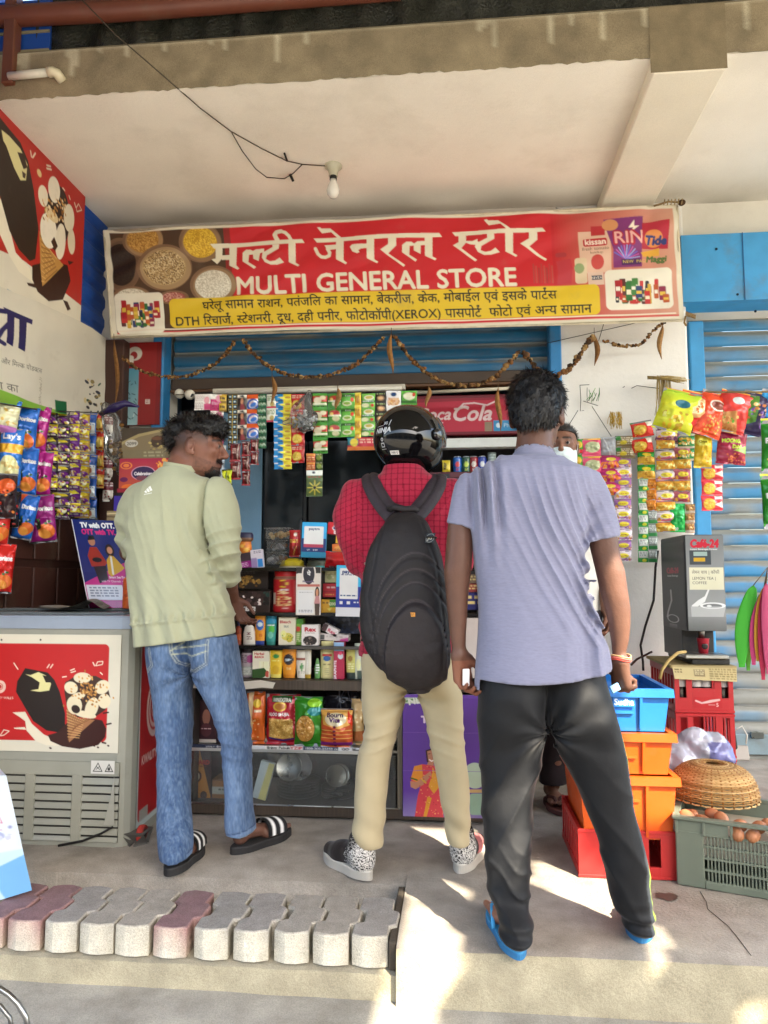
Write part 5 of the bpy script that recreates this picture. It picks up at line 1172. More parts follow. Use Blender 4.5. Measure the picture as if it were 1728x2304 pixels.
# ---------------------------------------------------------------- the shopkeeper, mostly hidden
def keeper():
 Yk=3.62;r=thing('person','person in white face mask half hidden behind the lavender t-shirt man','person',(.46,Yk,0))
 hc=W(1262,1008,Yk);R=head_axes(172,0);X0=hc[0]
 v=Vol((X0-.36,Yk-.30,-.01),(X0+.34,Yk+.28,hc[2]+.18),.0058)
 P=head(v,hc,R,1.0);sz=hc[2]-.27
 v.cone(hc+[0,.01,-.05],(X0,Yk+.01,sz),.055,.058,.03)
 ft=G(1260,1835)
 v.loft([(sz+.02,X0,Yk,.10,.07),(sz-.05,X0,Yk,.17,.095),(sz-.2,X0,Yk,.16,.11),(sz-.45,X0,Yk,.15,.11),(sz-.6,X0,Yk,.155,.115)],.02)
 for k in(-1,1):
  v.chain([(X0+k*.17,Yk,sz-.05),(X0+k*.20,Yk,sz-.30),(X0+k*.19,Yk-.06,sz-.52)],[.05,.042,.032],.02)
  hand(v,(X0+k*.19,Yk-.06,sz-.52),(0,-.2,-1),(0,-1,0),.95)
  fx=ft[0]if k<0 else X0+.10
  v.chain([(X0+k*.08,Yk,sz-.6),(X0*.4+fx*.6,Yk+.05,.45),(fx,ft[1]+.20,.10)],[.075,.046,.036],.02)
  h_=np.array([fx-.02,ft[1]+.235,0]);t_=np.array([fx+.005,ft[1]-.005,0]);Pf,L,f,rr=foot(v,h_,t_,ank=(fx,ft[1]+.20,.12),z=.026);toes(v,Pf,1 if k<0 else-1,z=.016)
  mb=MB();sole(mb,h_,t_,.10,.002,.024,H('57332f'),H('6b4038'),.012);mb.frame()
  for b in(-.042,.042):mb.tube([Pf(.80,.006,.008),Pf(.72,b*.35,.036),Pf(.58,b*.8,.032),Pf(.44,b*.95,.0)],[.006,.009,.010,.007],H('4a2a26'),8)
  mb.build('sandal',M_RUBBER,r)
 def skin(V):
  q=(V-hc)@R;c=np.broadcast_to(SKIN3,(len(V),3)).copy()
  m=np.exp(-((q[:,2]-.034)/.006)**2)*(q[:,1]>.06)*(np.abs(q[:,0])>.01)*(np.abs(q[:,0])<.055);c[:]=c*(1-m[:,None])+H('120d0b')*m[:,None];return c
 v.build('body',M_SKIN,r,skin)
 for k in(-1,1):
  mb=MB();mb.ball(P(k*.032,.0830,.0095),.0108,H('8a807a'),8);mb.ball(P(k*.032,.0905,.0095),.0068,H('150c08'),6);mb.build('eye',M_CARD,r)
 v=Vol((X0-.36,Yk-.22,sz-.66),(X0+.34,Yk+.22,sz+.08),.007)
 v.loft([(sz+.02,X0,Yk,.10,.07),(sz-.05,X0,Yk,.18,.105),(sz-.2,X0,Yk,.175,.12),(sz-.45,X0,Yk,.165,.12),(sz-.64,X0,Yk,.17,.125)],.02)
 for k in(-1,1):v.chain([(X0+k*.15,Yk,sz-.04),(X0+k*.19,Yk,sz-.16),(X0+k*.20,Yk,sz-.30)],[.068,.062,.055],.04)
 v.disp(lambda x,y,z:-.007*vnoise(x*11,y*11,z*9,6)-.004*ridge(x*40+z*9+2*vnoise(x*9,y*9,z*9,2)));v.build('shirt',M_CLOTH,r,H('c9c6bd'),1)
 v=Vol((X0-.30,Yk-.30,.06),(X0+.30,Yk+.25,sz-.5),.007)
 for k in(-1,1):
  fx=ft[0]if k<0 else X0+.10
  v.loft([(sz-.52,X0+k*.075,Yk,.10,.12),(sz-.75,X0+k*.08,Yk,.095,.10),(.45,X0*.4+fx*.6,Yk+.04,.075,.08),(.20,fx,ft[1]+.20,.068,.072),(.10,fx,ft[1]+.19,.070,.075)],.02)
 v.disp(lambda x,y,z:-.006*vnoise(x*12,y*12,z*9,5));v.build('trousers',M_CLOTH,r,H('2a2224'),1)
 v=Vol(hc-.16,hc+.16,.006);v.ell(hc+R@np.array([0,-.016,.045]),(.081,.102,.080),.01,R);sg,x,y,z=v.blk(v.lo,v.lo+v.n*v.h);q=[R[0,i]*(x-hc[0])+R[1,i]*(y-hc[1])+R[2,i]*(z-hc[2])for i in range(3)]
 v.d=np.maximum(v.d,np.where(q[1]>.0,.060+q[1]*.15,.060+q[1]*1.2)-q[2]).astype(np.float32);V,F=v.mesh(1);N=vnormals(V,F);mb=MB();mb.add(V,F,H('0e0c0d'),True)
 hair_strands(mb,V,N,2000,.016,.001,lambda p:p-hc,H('121011'),8,.5,.5);mb.build('hair',M_HAIR,r)
 # folded face mask with ear loops
 Pg=np.zeros((14,26,3))
 for j in range(14):
  for i in range(26):
   u=i/25*2-1;v_=j/13;zz=-.012-.098*v_-.012*u*u*(1-v_)+.03*abs(u)**2*v_;y=(.122-.03*v_)*(1-.55*abs(u)**2.2)+.004*math.sin(v_*18)-(v_-.45)**2*.06;Pg[j,i]=hc+R@np.array([u*.074,y,zz])
 mb=MB();mb.grid(Pg[:,::-1],H('cfdcdd'));mb.grid(Pg-(R@np.array([0,.003,0])),H('cfdcdd'));
 for k in(0,25):mb.tube([Pg[0,k],hc+R@np.array([(.080 if k else-.080),.005,.012]),Pg[13,k]],.0016,H('d9dedd'),5)
 mb.build('face_mask',M_CLOTH,r)
keeper()
# ================================================================== SIGNS, POSTERS, FURNITURE
# a plain row of houses across the lane, seen only in reflections
op=thing('street_building','plain plastered building across the lane behind the viewer','building',(0,-11,0))
mb=MB();mb.box((-26,-13,-.2),(26,-11,5.2),H('8a7f70'))
for k in range(12):mb.box((-24+k*4.1,-11.02,.2),(-21.6+k*4.1,-10.99,2.6),H('3c4a55'));mb.box((-23.6+k*4.1,-11.02,3.3),(-22.2+k*4.1,-10.99,4.6),H('2f3538'))
mb.build('wall',M_WALL,op)
# ---------------------------------------------------------------- the shop banner
YS=4.28
Q=np.array([(232,518),(1524,460),(250,757),(1537,719)],float)
def inv(px,py):
 u=v=.5
 for _ in range(12):
  e=(1-v)*((1-u)*Q[0]+u*Q[1])+v*((1-u)*Q[2]+u*Q[3])-(px,py);du=(1-v)*(Q[1]-Q[0])+v*(Q[3]-Q[2]);dv=(1-u)*(Q[2]-Q[0])+u*(Q[3]-Q[1])
  D=du[0]*dv[1]-du[1]*dv[0];u-=(e[0]*dv[1]-e[1]*dv[0])/D;v-=(du[0]*e[1]-du[1]*e[0])/D
 return u*1290,v*250
def mapc(cr,L):return[inv(*cr(x,y))for x,y in L]
A=Art(1290,250,860,'#d9d2bd')
A.rect(14,7,1280,243,'#c22029')
A.rect(14,7,285,240,'#4a3424');A.rect(285,7,300,170,'#8f2a26')
c3=crop(220,460,.41)
def sackart(cx,cy,rx,ry,rim,cols,seed,rot=0):
 x,y=inv(*c3(cx,cy));rx*=.41;ry*=.41;A.ell(x,y,rx*1.28,ry*1.32,'#7d6048',rot);A.ell(x+3,y+2,rx*1.17,ry*1.2,rim,rot);A.ell(x,y,rx,ry,cols[0],rot)
 q=random.Random(seed)
 for _ in range(int(rx*ry*.5)):
  a=q.uniform(0,2*pi);r=sqrt(q.random())*.95;A.ell(x+rx*r*cos(a),y+ry*r*sin(a),1.5,1.1,q.choice(cols[1:]),q.uniform(0,180))
for x,y,rx,ry,rim,cols,sd in((130,330,90,120,'#6d5440',['#2a1d16','#33251c','#241812'],9),(260,190,95,75,'#9a7b58',['#a87a38','#c2954a','#8c602a','#d0a558'],1),(595,205,95,85,'#8f7050',['#d0a52e','#e8c544','#b88a20'],2),(385,345,125,100,'#a58a66',['#b59a6c','#d8c49a','#8a6a40','#5f4527'],3),(670,440,105,85,'#94795a',['#cfc9b8','#e6e2d4','#b8b09c'],4),(195,500,85,40,'#8a6f52',['#c9c2ae','#ded8c6','#aaa28c'],5),(440,510,70,30,'#7a5a40',['#8f4a44','#b06a60','#cfa090'],6)):sackart(x,y,rx,ry,rim,cols,sd)
A.rect(0,0,1290,7,'#d9d2bd');A.rect(0,0,14,250,'#d9d2bd')
# fading pictures of goods on the right
for k in range(40):
 t=k/39;A.rect(1020+k*6.5,7,1020+k*6.5+6.7,240,tuple(H('b81f27')*(1-t*.75)+H('cfa88e')*t*.75))
c4=crop(880,440,.41)
def R4(x0,y0,x1,y1,c,r=0):a=inv(*c4(x0,y0));b=inv(*c4(x1,y1));A.rect(a[0],a[1],b[0],b[1],c,r)
def E4(x,y,rx,ry,c,rot=0):a=inv(*c4(x,y));A.ell(a[0],a[1],rx*.41,ry*.41,c,rot)
def T4(t,x,y,h,c,**k):a=inv(*c4(x,y));A.text(t,a[0],a[1],h*.41,c,**k)
R4(1060,195,1235,420,'#d8b39c');R4(1125,165,1200,215,'#b02a30');R4(1085,235,1210,275,'#b3222c',4);T4('kissan',1150,268,46,'#efe3d4',anchor='c',bold=.03);T4('fresh tomato',1150,300,26,'#5a3a30',anchor='c',bold=.02);T4('ketchup',1155,320,20,'#5a3a30',anchor='c');E4(1160,365,34,38,'#b8403a')
A.poly(mapc(c4,[(1190,130),(1395,110),(1390,390),(1245,395),(1240,300)]),'#7c2f6e');E4(1225,160,42,30,'#c98a5a');A.poly(mapc(c4,[(1350,130),(1320,175),(1345,175),(1310,220),(1375,165),(1350,165)]),'#efe2d0')
for k in range(13):a=-2.7+k*.23;A.line(mapc(c4,[(1310,345),(1310+70*cos(a),345+70*sin(a))]),2.2,['#5f63c0','#c05aa8','#8fa4d8'][k%3])
T4('RIN',1240,270,105,'#b21f3a',bold=.07);T4('RIN',1243,266,96,'#e4b0a8',bold=.01);R4(1285,348,1385,378,'#4a2458');T4('NEW  PACK',1292,370,24,'#d8c25a',bold=.02)
A.poly(mapc(c4,[(1390,150),(1530,130),(1525,290),(1390,290)]),'#b0243a');E4(1450,235,48,45,'#d88a4a');T4('Tide',1405,268,62,'#2b3570',bold=.05,shear=.15);A.poly(mapc(c4,[(1385,310),(1480,285),(1480,330),(1400,335)]),'#d8a23a');T4('Maggi',1410,365,46,'#4d6a34',bold=.04,shear=.2)
R4(940,310,1000,335,'#a3333a',5);A.poly(mapc(c4,[(945,360),(1020,345),(1030,400),(1025,480),(950,485),(955,420)]),'#b3323c');R4(1040,345,1110,480,'#d6c1a0',6);E4(1065,400,26,26,'#8a9a6a');R4(1110,420,1195,490,'#d5b8a6');R4(1130,438,1185,462,'#2e3a50');T4('NIVEA',1157,458,20,'#e8dccf',anchor='c',bold=.03)
for k in range(8):R4(820+k*14,370+(k%3)*12,834+k*14,480,['#a83a38','#b04840','#a2302f'][k%3])
# rounded inset pictures of mixed goods
def inset(x0,y0,x1,y1,seed):
 A.rect(x0,y0,x1,y1,'#e2ddcc',12);q=random.Random(seed);W_=x1-x0;n=34
 for k in range(n):
  x=x0+8+(W_-26)*q.random();h=q.uniform(14,44);yb=y1-10-26*q.random();w=q.uniform(7,15)
  A.rect(x,yb-h,x+w,yb,q.choice(['#a02029','#2f6a35','#c8a23a','#2a3a6a','#8a2a4a','#3f7a3a','#b5552a','#5a2a2a','#20252f','#b8302e']),2);A.rect(x+1.5,yb-h*.6,x+w-1.5,yb-h*.35,q.choice(['#e8dcc0','#d8b84a','#e6e0d2']))
a=inv(*c3(92,500));b=inv(*c3(408,700));inset(a[0],a[1]-4,b[0]-6,b[1],4)
a=inv(*c4(1195,420));b=inv(*c4(1550,605));inset(a[0],a[1]-4,b[0],b[1]+6,8)
yl=inv(390,683);yr=inv(1362,706);A.rect(yl[0],167,yr[0],234,'#d8b82a',13)
# the brush lettered title
ca=crop(470,480,.1688);cb=crop(720,480,.1808);cc=crop(1020,480,.1507)
TITLE=[(ca,[[(100,400),(1378,350),(1412,402),(150,455)],[(172,450),(268,447),(265,590),(195,668),(115,600),(172,588)],[(260,547),(370,545),(370,610),(260,612)],[(365,440),(470,437),(468,690),(515,740),(490,755),(368,690)],[(555,640),(555,520),(600,480),(660,480),(700,500),(740,480),(855,472),(858,520),(800,535),(785,645),(710,610),(700,548),(645,550),(640,655),(750,725),(720,748)],[(970,425),(1065,420),(1060,480),(900,570),(885,620),(940,650),(1010,640),(1075,600),(1130,660),(1040,690),(950,692),(870,660),(830,600),(835,530),(975,455)],[(1195,412),(1290,408),(1290,665),(1345,700),(1322,718),(1195,655)]]),(cb,[[(50,320),(1612,238),(1648,290),(92,370)],[(92,178),(130,175),(150,192),(260,188),(395,300),(345,305),(270,235),(155,253)],[(332,345),(430,340),(430,598),(475,630),(455,648),(335,585)],[(185,400),(335,395),(335,455),(240,465),(215,450)],[(718,335),(812,330),(812,580),(862,612),(845,628),(720,570)],[(508,430),(535,400),(600,393),(725,393),(725,450),(650,455),(615,475),(632,500),(600,515),(540,490)],[(985,318),(1085,312),(1085,410),(985,505),(1195,650),(1175,672),(888,465),(985,400)],[(1155,490),(1158,400),(1210,360),(1270,358),(1305,378),(1345,350),(1445,342),(1445,395),(1385,400),(1385,510),(1300,465),(1300,405),(1250,410),(1245,520),(1340,580),(1320,605)],[(1435,300),(1530,295),(1530,540),(1580,568),(1562,588),(1438,532)]]),(cc,[[(133,275),(1445,203),(1490,262),(180,338)],[(597,85),(640,75),(665,95),(800,92),(985,232),(925,238),(835,150),(670,172)],[(228,315),(338,310),(338,440),(268,525),(500,695),(470,718),(145,480),(228,430)],[(330,412),(430,418),(505,385),(505,428),(560,430),(480,475),(400,468),(330,440)],[(640,295),(745,292),(750,380),(560,490),(550,550),(620,575),(700,560),(765,510),(830,580),(700,618),(600,620),(510,575),(465,500),(490,450),(645,370)],[(905,280),(1020,275),(1020,590),(1085,625),(1060,645),(910,570)],[(1250,265),(1370,258),(1370,390),(1255,490),(1510,670),(1490,698),(1125,450),(1250,370)]])]
for cr_,polys in TITLE:
 for p in polys:A.poly(mapc(cr_,p),'#e0d9c2')
A.line(mapc(ca,[(1228,362),(1195,305),(1145,260),(1085,240)]),7.5,'#e0d9c2');A.line(mapc(ca,[(1085,240),(1025,250),(1000,285),(1020,330),(1040,360)]),10,'#e0d9c2')
A.line(mapc(cb,[(72,445),(105,515),(150,553),(200,560),(248,540),(255,500),(225,450)]),7.5,'#e0d9c2')
a=inv(549,664);b=inv(1183,637);A.text('MULTI GENERAL STORE',a[0],a[1],58,'#e0d9c2',bold=.03,width=b[0]-a[0])
def hindi(t,p0,p1,h,c,art=A,f=inv,bold=.012):
 a=f(*p0);b=f(*p1);art.text(t,a[0],(a[1]+b[1])/2,h,c,bold=bold,width=b[0]-a[0])
hindi('घरेलू सामान राशन, पतंजलि का सामान, बेकरीज, केक, मोबाईल एवं इसके पार्ट^स'.replace('र्ट^','ट^').replace('लि','िल'),(470,700),(1269,667),28,'#20201c')
hindi('DTH रिचार्ज^, स~टेशनरी, दूध, दही पनीर, फोटोकॉपी(XEROX) पासपोर्ट^  फोटो एवं अन~य सामान'.replace('र्ज^','ज^').replace('र्ट^','ट^').replace('रि','िर'),(406,736),(1343,699),28,'#20201c')
A.rect(0,244,1290,250,'#d6cfba');A.rect(16,235,1274,238,'#e0d4c0')
sb=thing('shop_banner','long red shop banner with white lettering and a yellow strip above the counter','banner',W(880,600,YS))
TL,TR,BL,BR=[W(*q_,YS)for q_ in Q]
def flexwarp(P,u,v):P=P.copy();P[...,1]+=.010*np.sin(u*9+v*2)+.006*np.sin(u*31+v*5)*(1-v)+.010*np.exp(-((u-.955)/.012)**2)*(1-v)+.012*vnoise(u*18+v*8,v*3,u*0,3);return P
mb=MB();sheet(mb,A,TL,TR,BL,BR,flexwarp);mb.build('printed_flex',M_FLEX,sb)
mb=MB()
for p,q_ in((TL,TR),(BL,BR),(TL,BL),(TR,BR)):mb.tube([p+[0,.014,0],q_+[0,.014,0]],.009,H('c9bfa6'),8)
mb.build('frame_pipe',M_WOOD,sb)
mb=MB();e=W(1534,456,YS-.01);mb.ball(e,.022,H('4a3826'),6,(1,1,.8));mb.tube([e+[-.16,0,-.012],e+[-.08,-.02,.0],e],.006,H('8d7a58'),6)
for k in range(6):mb.tube([e+[-.02*k,-.016,.016],e+[-.02*k-.008,-.02,-.02]],.0035,H('9a8560'),5)
mb.build('upper_lashing',M_DRY,sb);mb=MB();e2=W(1542,712,YS-.01)
for k in range(8):mb.tube([e2+[.0+.007*k,-.02,.022-.003*k],e2+[-.004+.007*k,-.025,-.004-.003*k]],.0035,H('8a7048'),5)
mb.tube([e2,e2+[-.01,-.01,-.04],e2+[.0,-.012,-.06]],.006,H('8d7348'),6);mb.build('lower_lashing',M_DRY,sb)
# ---------------------------------------------------------------- posters on the left wall (drawn in metres along the wall)
def wallart(X,y0,y1,z0,z1,nx,bg):a=Art(y1-y0,z1-z0,nx,bg);a.f=lambda px,py:(lambda p:(p[1]-y0,z1-p[2]))(LX(px,py,X));return a
def wallsheet(a,X,y0,y1,z0,z1,name,label,cat,mat=M_FLEX,warp=None):
 mb=MB();sheet(mb,a,(X,y0,z1),(X,y1,z1),(X,y0,z0),(X,y1,z0),warp);mb.box((X-.012,y0,z0),(X-.006,y1,z1),H('b8b0a0'));o=mb.build(name,mat);return tag(o,label,cat)
cl=crop(0,180,.3528);XPO=XL+.045
yA=2.55;pB=LX(193,413,XPO);pC=LX(182,729,XPO);zlow=pC[2]-.25
a=wallart(XPO,yA,pB[1],zlow,pB[2],420,'#b0261f');F_=lambda L:[a.f(*cl(x,y))for x,y in L]
a.poly(F_([(0,1085),(150,1150),(520,1440),(520,1700),(-900,1500),(-900,800)]),'#d9d3c3')
a.poly(F_([(-40,700),(20,780),(100,1100),(190,1200),(210,1290),(120,1220),(60,1120),(0,985),(-60,950)]),'#e6dfcb')
a.poly(F_([(-160,60),(0,240),(40,290),(130,400),(180,520),(215,700),(245,950),(225,1140),(190,1155),(120,1080),(60,960),(0,740),(-120,560)]),'#2a1d16')
a.poly(F_([(10,320),(60,360),(130,440),(175,540),(165,640),(130,640),(90,560),(30,440)]),'#d9d29a');a.poly(F_([(0,350),(40,420),(90,560),(60,580),(10,500)]),'#2a1d16');a.poly(F_([(110,460),(150,470),(175,560),(150,570)]),'#33231a');a.poly(F_([(140,580),(165,600),(160,630),(145,622)]),'#3a281e')
a.poly(F_([(205,1180),(330,1150),(430,1180),(450,1280),(400,1400),(310,1410),(240,1350),(205,1270)]),'#331811');a.poly(F_([(400,1400),(430,1412),(450,1460),(430,1470)]),'#331811');a.poly(F_([(430,1150),(470,1160),(440,1180)]),'#331811');a.poly(F_([(170,1290),(230,1300),(240,1330),(180,1310)]),'#331811')
a.poly(F_([(250,960),(300,1060),(405,1180),(270,1315),(258,1200)]),'#b98a4a')
for k in range(9):a.line(F_([(255+k*4,990+k*36),(300+k*8,1050+k*20)]),.006,'#8a5d2c');a.line(F_([(265,1010+k*34),(360-k*10,1140+k*18)]),.005,'#d8b070')
p=a.f(*cl(365,880));a.ell(p[0],p[1],.125,.20,'#2c1a14',12)
for cx,cy,rx,ry,rt,c in((275,740,32,70,12,'e3dcc8'),(345,700,40,90,15,'e6e0cf'),(440,880,38,100,10,'e0d8c2'),(455,1030,28,90,0,'d9cfb6'),(310,960,55,120,14,'ebe5d6'),(385,1030,35,130,8,'e6dfcd'),(330,860,45,40,0,'d8c49a')):
 p=a.f(*cl(cx,cy));a.ell(p[0],p[1],rx*.3528*.0042,ry*.3528*.0024,'#'+c,rt)
q=random.Random(3);a.poly(F_([(345,1000),(368,1060),(350,1090),(325,1030)]),'#3a2218')
for _ in range(70):p=a.f(*cl(q.uniform(270,420),q.uniform(760,900)));a.ell(p[0],p[1],.009,.006,q.choice(['#b9833e','#d8a95e','#8e5c28','#e8d6b0']),q.uniform(0,90))
for L in([(195,455),(200,490)],[(225,468),(208,495)],[(298,545),(322,552)],[(298,565),(326,572)],[(400,690),(412,705)],[(440,740),(446,760)],[(475,785),(482,810)]):a.line(F_(L),.010,'#dfd6c0')
a.line(F_([(500,790),(520,830),(490,840),(485,815),(500,790)]),.006,'#dfd6c0');p=a.f(*cl(250,595));a.ell(p[0],p[1],.022,.02,'#d8c08a')
a.poly(F_([(45,1330),(135,1388),(50,1375)]),'#2b7d9e');p=a.f(*cl(-20,1345));a.text('Soft',p[0],p[1],.05,'#a8812a',bold=.03)
wallsheet(a,XPO,yA,pB[1],zlow,pB[2],'ice_cream_poster','big red ice cream poster with chocolate bar and cone high on the left wall','poster')
XB=XL+.075;pTR=LX(243,760,XB);pBR=LX(226,924,XB);y1b=pTR[1];z1b=pTR[2]+.05;z0b=LX(226,930,XB)[2]-.01
def edge(P0,P1,y):a_,b_=LX(*P0,XB),LX(*P1,XB);return a_[2]+(b_[2]-a_[2])*(y-a_[1])/(b_[1]-a_[1])
zt2=lambda y:edge((4,656),(241,762),y)+.03;zb2_=lambda y:edge((4,912),(226,932),y)
a=wallart(XB,2.55,y1b,0,.85,420,'#cdc8ba');a.f=lambda px,py:(lambda p:(p[1]-2.55,(zt2(p[1])-p[2])/(zt2(p[1])-zb2_(p[1]))*.85))(LX(px,py,XB))
c2_='#1f1c55'
a.poly(F_([(30,1450),(200,1530),(195,1560),(165,1548),(148,1735),(108,1712),(122,1530),(95,1518),(78,1705),(40,1680),(52,1500)]),c2_);a.line(F_([(55,1560),(20,1600),(-10,1660),(30,1690)]),.03,c2_);a.line(F_([(40,1480),(-20,1470),(-60,1520)]),.035,c2_)
p=a.f(*cl(-45,1792));p2=a.f(*cl(252,1872));
hindi('ल~क और िमल~क प्रोडक~टस'.replace('प्रो','पो'),cl(-45,1800),cl(252,1868),.052,'#3a3a38',a,lambda x,y:(a.f(x,y)[0],(p[1]+p2[1])/2),.004)
pp=a.f(*cl(60,1992));a.text('ता का',pp[0]-.12,pp[1],.085,'#3a3a38')
a.poly(F_([(-700,1700),(0,1985),(160,2040),(350,2085),(430,2110),(430,2300),(-700,2300)]),'#79a83a');a.poly(F_([(350,2022),(432,2032),(425,2110),(345,2095)]),'#15603a')
q=random.Random(8)
for k in range(26):p=a.f(*cl(q.uniform(560,650),q.uniform(1900,2110)));a.ell(p[0],p[1],q.uniform(.006,.03),q.uniform(.006,.022),q.choice(['#15151c','#222a3a','#1f4a35','#cbb98a','#8a7a4a']),q.uniform(0,180))
for k in range(40):a.line(F_([(245+q.uniform(-10,10),1890+k*6),(245+q.uniform(-10,10),1893+k*6)]),.004,'#8d8672')
def bw(P,u,v):P=P.copy();P[...,0]+=.012*np.sin(u*11+2*v)*(u>.3)+.010*vnoise(u*9,v*5,u*0,4);P[...,2]+=.02*np.sin(u*6)*v-.05*np.clip(1-u,0,1)*0+.03*(1-v)*np.clip((u-.9)*10,0,1)*-1;return P
mb=MB();sheet(mb,a,(XB,2.55,zt2(2.55)),(XB,y1b,zt2(y1b)),(XB,2.55,zb2_(2.55)),(XB,y1b,zb2_(y1b)),bw);tag(mb.build('dairy_banner',M_FLEX),'creased white dairy banner with dark blue lettering under the red poster','banner')
# brown sheet metal partition below the banner
br=thing('metal_partition','dark brown sheet metal partition behind the hanging chips','partition',(XL,3.6,0));brown=H('3f241d')
mb=MB();mb.box((XL-.04,2.3,0),(XL,4.5,z0b+.12),brown);mb.build('back_sheet',M_PAINT,br)
for k in range(9):
 y=2.34+k*.24
 for z0_,z1_ in((.05,1.16),(1.20,z0b+.1)):mb=MB();mb.box((XL,y,z0_),(XL+.014,y+.225,z1_),H('4a2a21'),.005);mb.build('panel',M_PAINT,br)
mb=MB();x_=W(236,900,4.42)[0];x2_=W(282,900,4.42)[0];mb.box((x_,4.38,0),(x2_,4.495,2.62),H('402820'),.006);mb.build('corner_post',M_WOOD,br)
# red board and pale blue print left of the shutter
a=Art(90,190,70,'#8e1f1f');a.rect(0,60,42,190,'#6fa0b0');a.rect(0,60,42,190,'#4f8fa6',0,'#9fc0c4');a.ell(32,26,16,16,'#cfc6b8');a.ell(30,30,8,9,'#8e1f1f');a.rect(0,30,30,50,'#cfc6b8',6)
q=random.Random(4)
for k in range(34):x=q.uniform(2,36);y=q.uniform(75,180);a.line([(x,y),(x+q.uniform(-8,8),y+q.uniform(-10,10))],1.6,q.choice(['#16262c','#dfe6e4','#29404a']))
a.rect(58,132,68,142,'#d6c9c0');a.marks(59,133,67,141,3,'#8e1f1f',2);a.rect(80,0,90,190,'#7d1a1c')
tl_,br_=W(272,772,4.46),W(358,955,4.46);mb=MB();sheet(mb,a,tl_,(br_[0],4.46,tl_[2]),(tl_[0],4.46,br_[2]),br_);mb.box((tl_[0],4.464,br_[2]),(br_[0],4.49,tl_[2]),H('6a1c1c'));tag(mb.build('red_board',M_CARD),'red advertising board with pale blue picture beside the left shutter guide','board')
# ---------------------------------------------------------------- chest freezer
fz=thing('chest_freezer','grimy grey chest freezer with red ice cream panel at the left','freezer',(-1.7,3.2,0));YFZ=3.0
xr=-1.345;body=H('8f8f83');zt=W(200,1388,YFZ)[2];cf=crop(0,1300,.2983);fz_p=lambda x,y,d=0:W(*cf(x,y),YFZ-d)
zbse=fz_p(500,2030)[2];zb2=fz_p(500,2105)[2]
mb=MB();pl=[(-2.22,YFZ),(xr-.055,YFZ),(xr-.025,YFZ+.010),(xr-.006,YFZ+.032),(xr,YFZ+.065),(xr-.02,3.52),(-2.22,3.52)];mb.prism(pl,zbse,zt-.045,body);mb.build('cabinet',M_PLAST,fz)
mb=MB();pl2=[(x+(.008 if x>-2 else 0),y-(.008 if y<3.3 else 0))for x,y in pl];mb.prism(pl2,zt-.05,zt-.006,H('8c97a6'));mb.prism([(x*.995-.008,y+.006)if y<3.3 else(x,y)for x,y in pl2],zt-.006,zt+.004,H('8c97a6'));mb.build('lid_rim',M_PLAST,fz)
mb=MB();mb.box((-2.15,YFZ+.10,zt+.004),(xr-.09,3.46,zt+.014),H('6f7577'),.003);mb.box((-2.15,YFZ+.27,zt+.014),(xr-.09,3.46,zt+.024),H('5d6263'),.003);mb.build('sliding_lid',M_GLOSS,fz)
# front panel print
p0=fz_p(0,425,.006);x0=-2.19;p1=fz_p(888,1325,.006);wv=p1[0]-x0;hv=p0[2]-p1[2]
a=Art(wv,hv,330,'#cfc9b6');f=lambda x,y:(lambda p:(p[0]-x0,p0[2]-p[2]))(fz_p(x,y,.006));Fz=lambda L:[f(x,y)for x,y in L]
r_=f(800,1238);rt=f(0,495);a.rect(.05,rt[1],r_[0],r_[1],'#b3191b',.022)
a.poly(Fz([(95,1015),(190,1010),(240,1100),(330,1180),(440,1230),(450,1265),(350,1262),(270,1230),(200,1150),(190,1080),(150,1050)]),'#dcd2ba');a.poly(Fz([(105,1130),(185,1125),(200,1145),(110,1138)]),'#dcd2ba')
a.poly(Fz([(190,682),(360,715),(410,770),(450,860),(490,1020),(490,1120),(440,1165),(350,1150),(250,1080),(190,980),(120,860),(130,780)]),'#1d120e')
a.poly(Fz([(192,728),(230,735),(290,712),(350,740),(385,800),(370,850),(300,860),(230,850),(290,840),(300,790),(240,750)]),'#d6cf92');a.poly(Fz([(320,735),(375,745),(380,790),(345,790)]),'#1d120e')
a.poly(Fz([(430,1165),(520,1080),(700,1060),(770,1075),(800,1140),(790,1200),(740,1260),(600,1290),(470,1270),(380,1230),(360,1185)]),'#35140f')
for L in([(780,1020),(815,1015)],[(800,1105),(835,1098)],[(770,1240),(795,1246)],[(700,1262),(712,1266)],[(735,1276),(740,1278)],[(812,1264),(818,1266)],[(375,1280),(384,1284)]):a.line(Fz(L),.007,'#35140f')
a.poly(Fz([(500,985),(590,1060),(715,1070),(520,1240)]),'#9a6a45')
for k in range(10):a.line(Fz([(502+k,1000+k*22),(600-k*5+40,1062+k*16)]),.003,'#c89a62');a.line(Fz([(520+k*18,1010+k*6),(515+k*4,1225-k*10)]),.0025,'#7d4f2e')
a.poly(Fz([(490,790),(560,745),(720,740),(800,780),(830,900),(790,1000),(700,1060),(580,1050),(500,960),(485,860)]),'#3a221a')
for cx,cy,rx,ry,rt_ in((620,755,70,40,0),(535,830,55,45,20),(770,825,60,50,-30),(560,960,60,70,-20),(690,980,50,80,20),(785,930,50,55,0),(640,1030,90,25,10),(590,890,55,25,-10)):p=f(cx,cy);a.ell(p[0],p[1],rx*.000545,ry*.000545,'#dccfae',rt_)
q=random.Random(6)
for _ in range(90):p=f(660+q.gauss(0,65),850+q.gauss(0,55));a.ell(p[0],p[1],.005,.0035,q.choice(['#c08a44','#d8a860','#a06a2c']),q.uniform(0,90))
p=f(570,990);a.ell(p[0],p[1],.020,.016,'#2a1711',30)
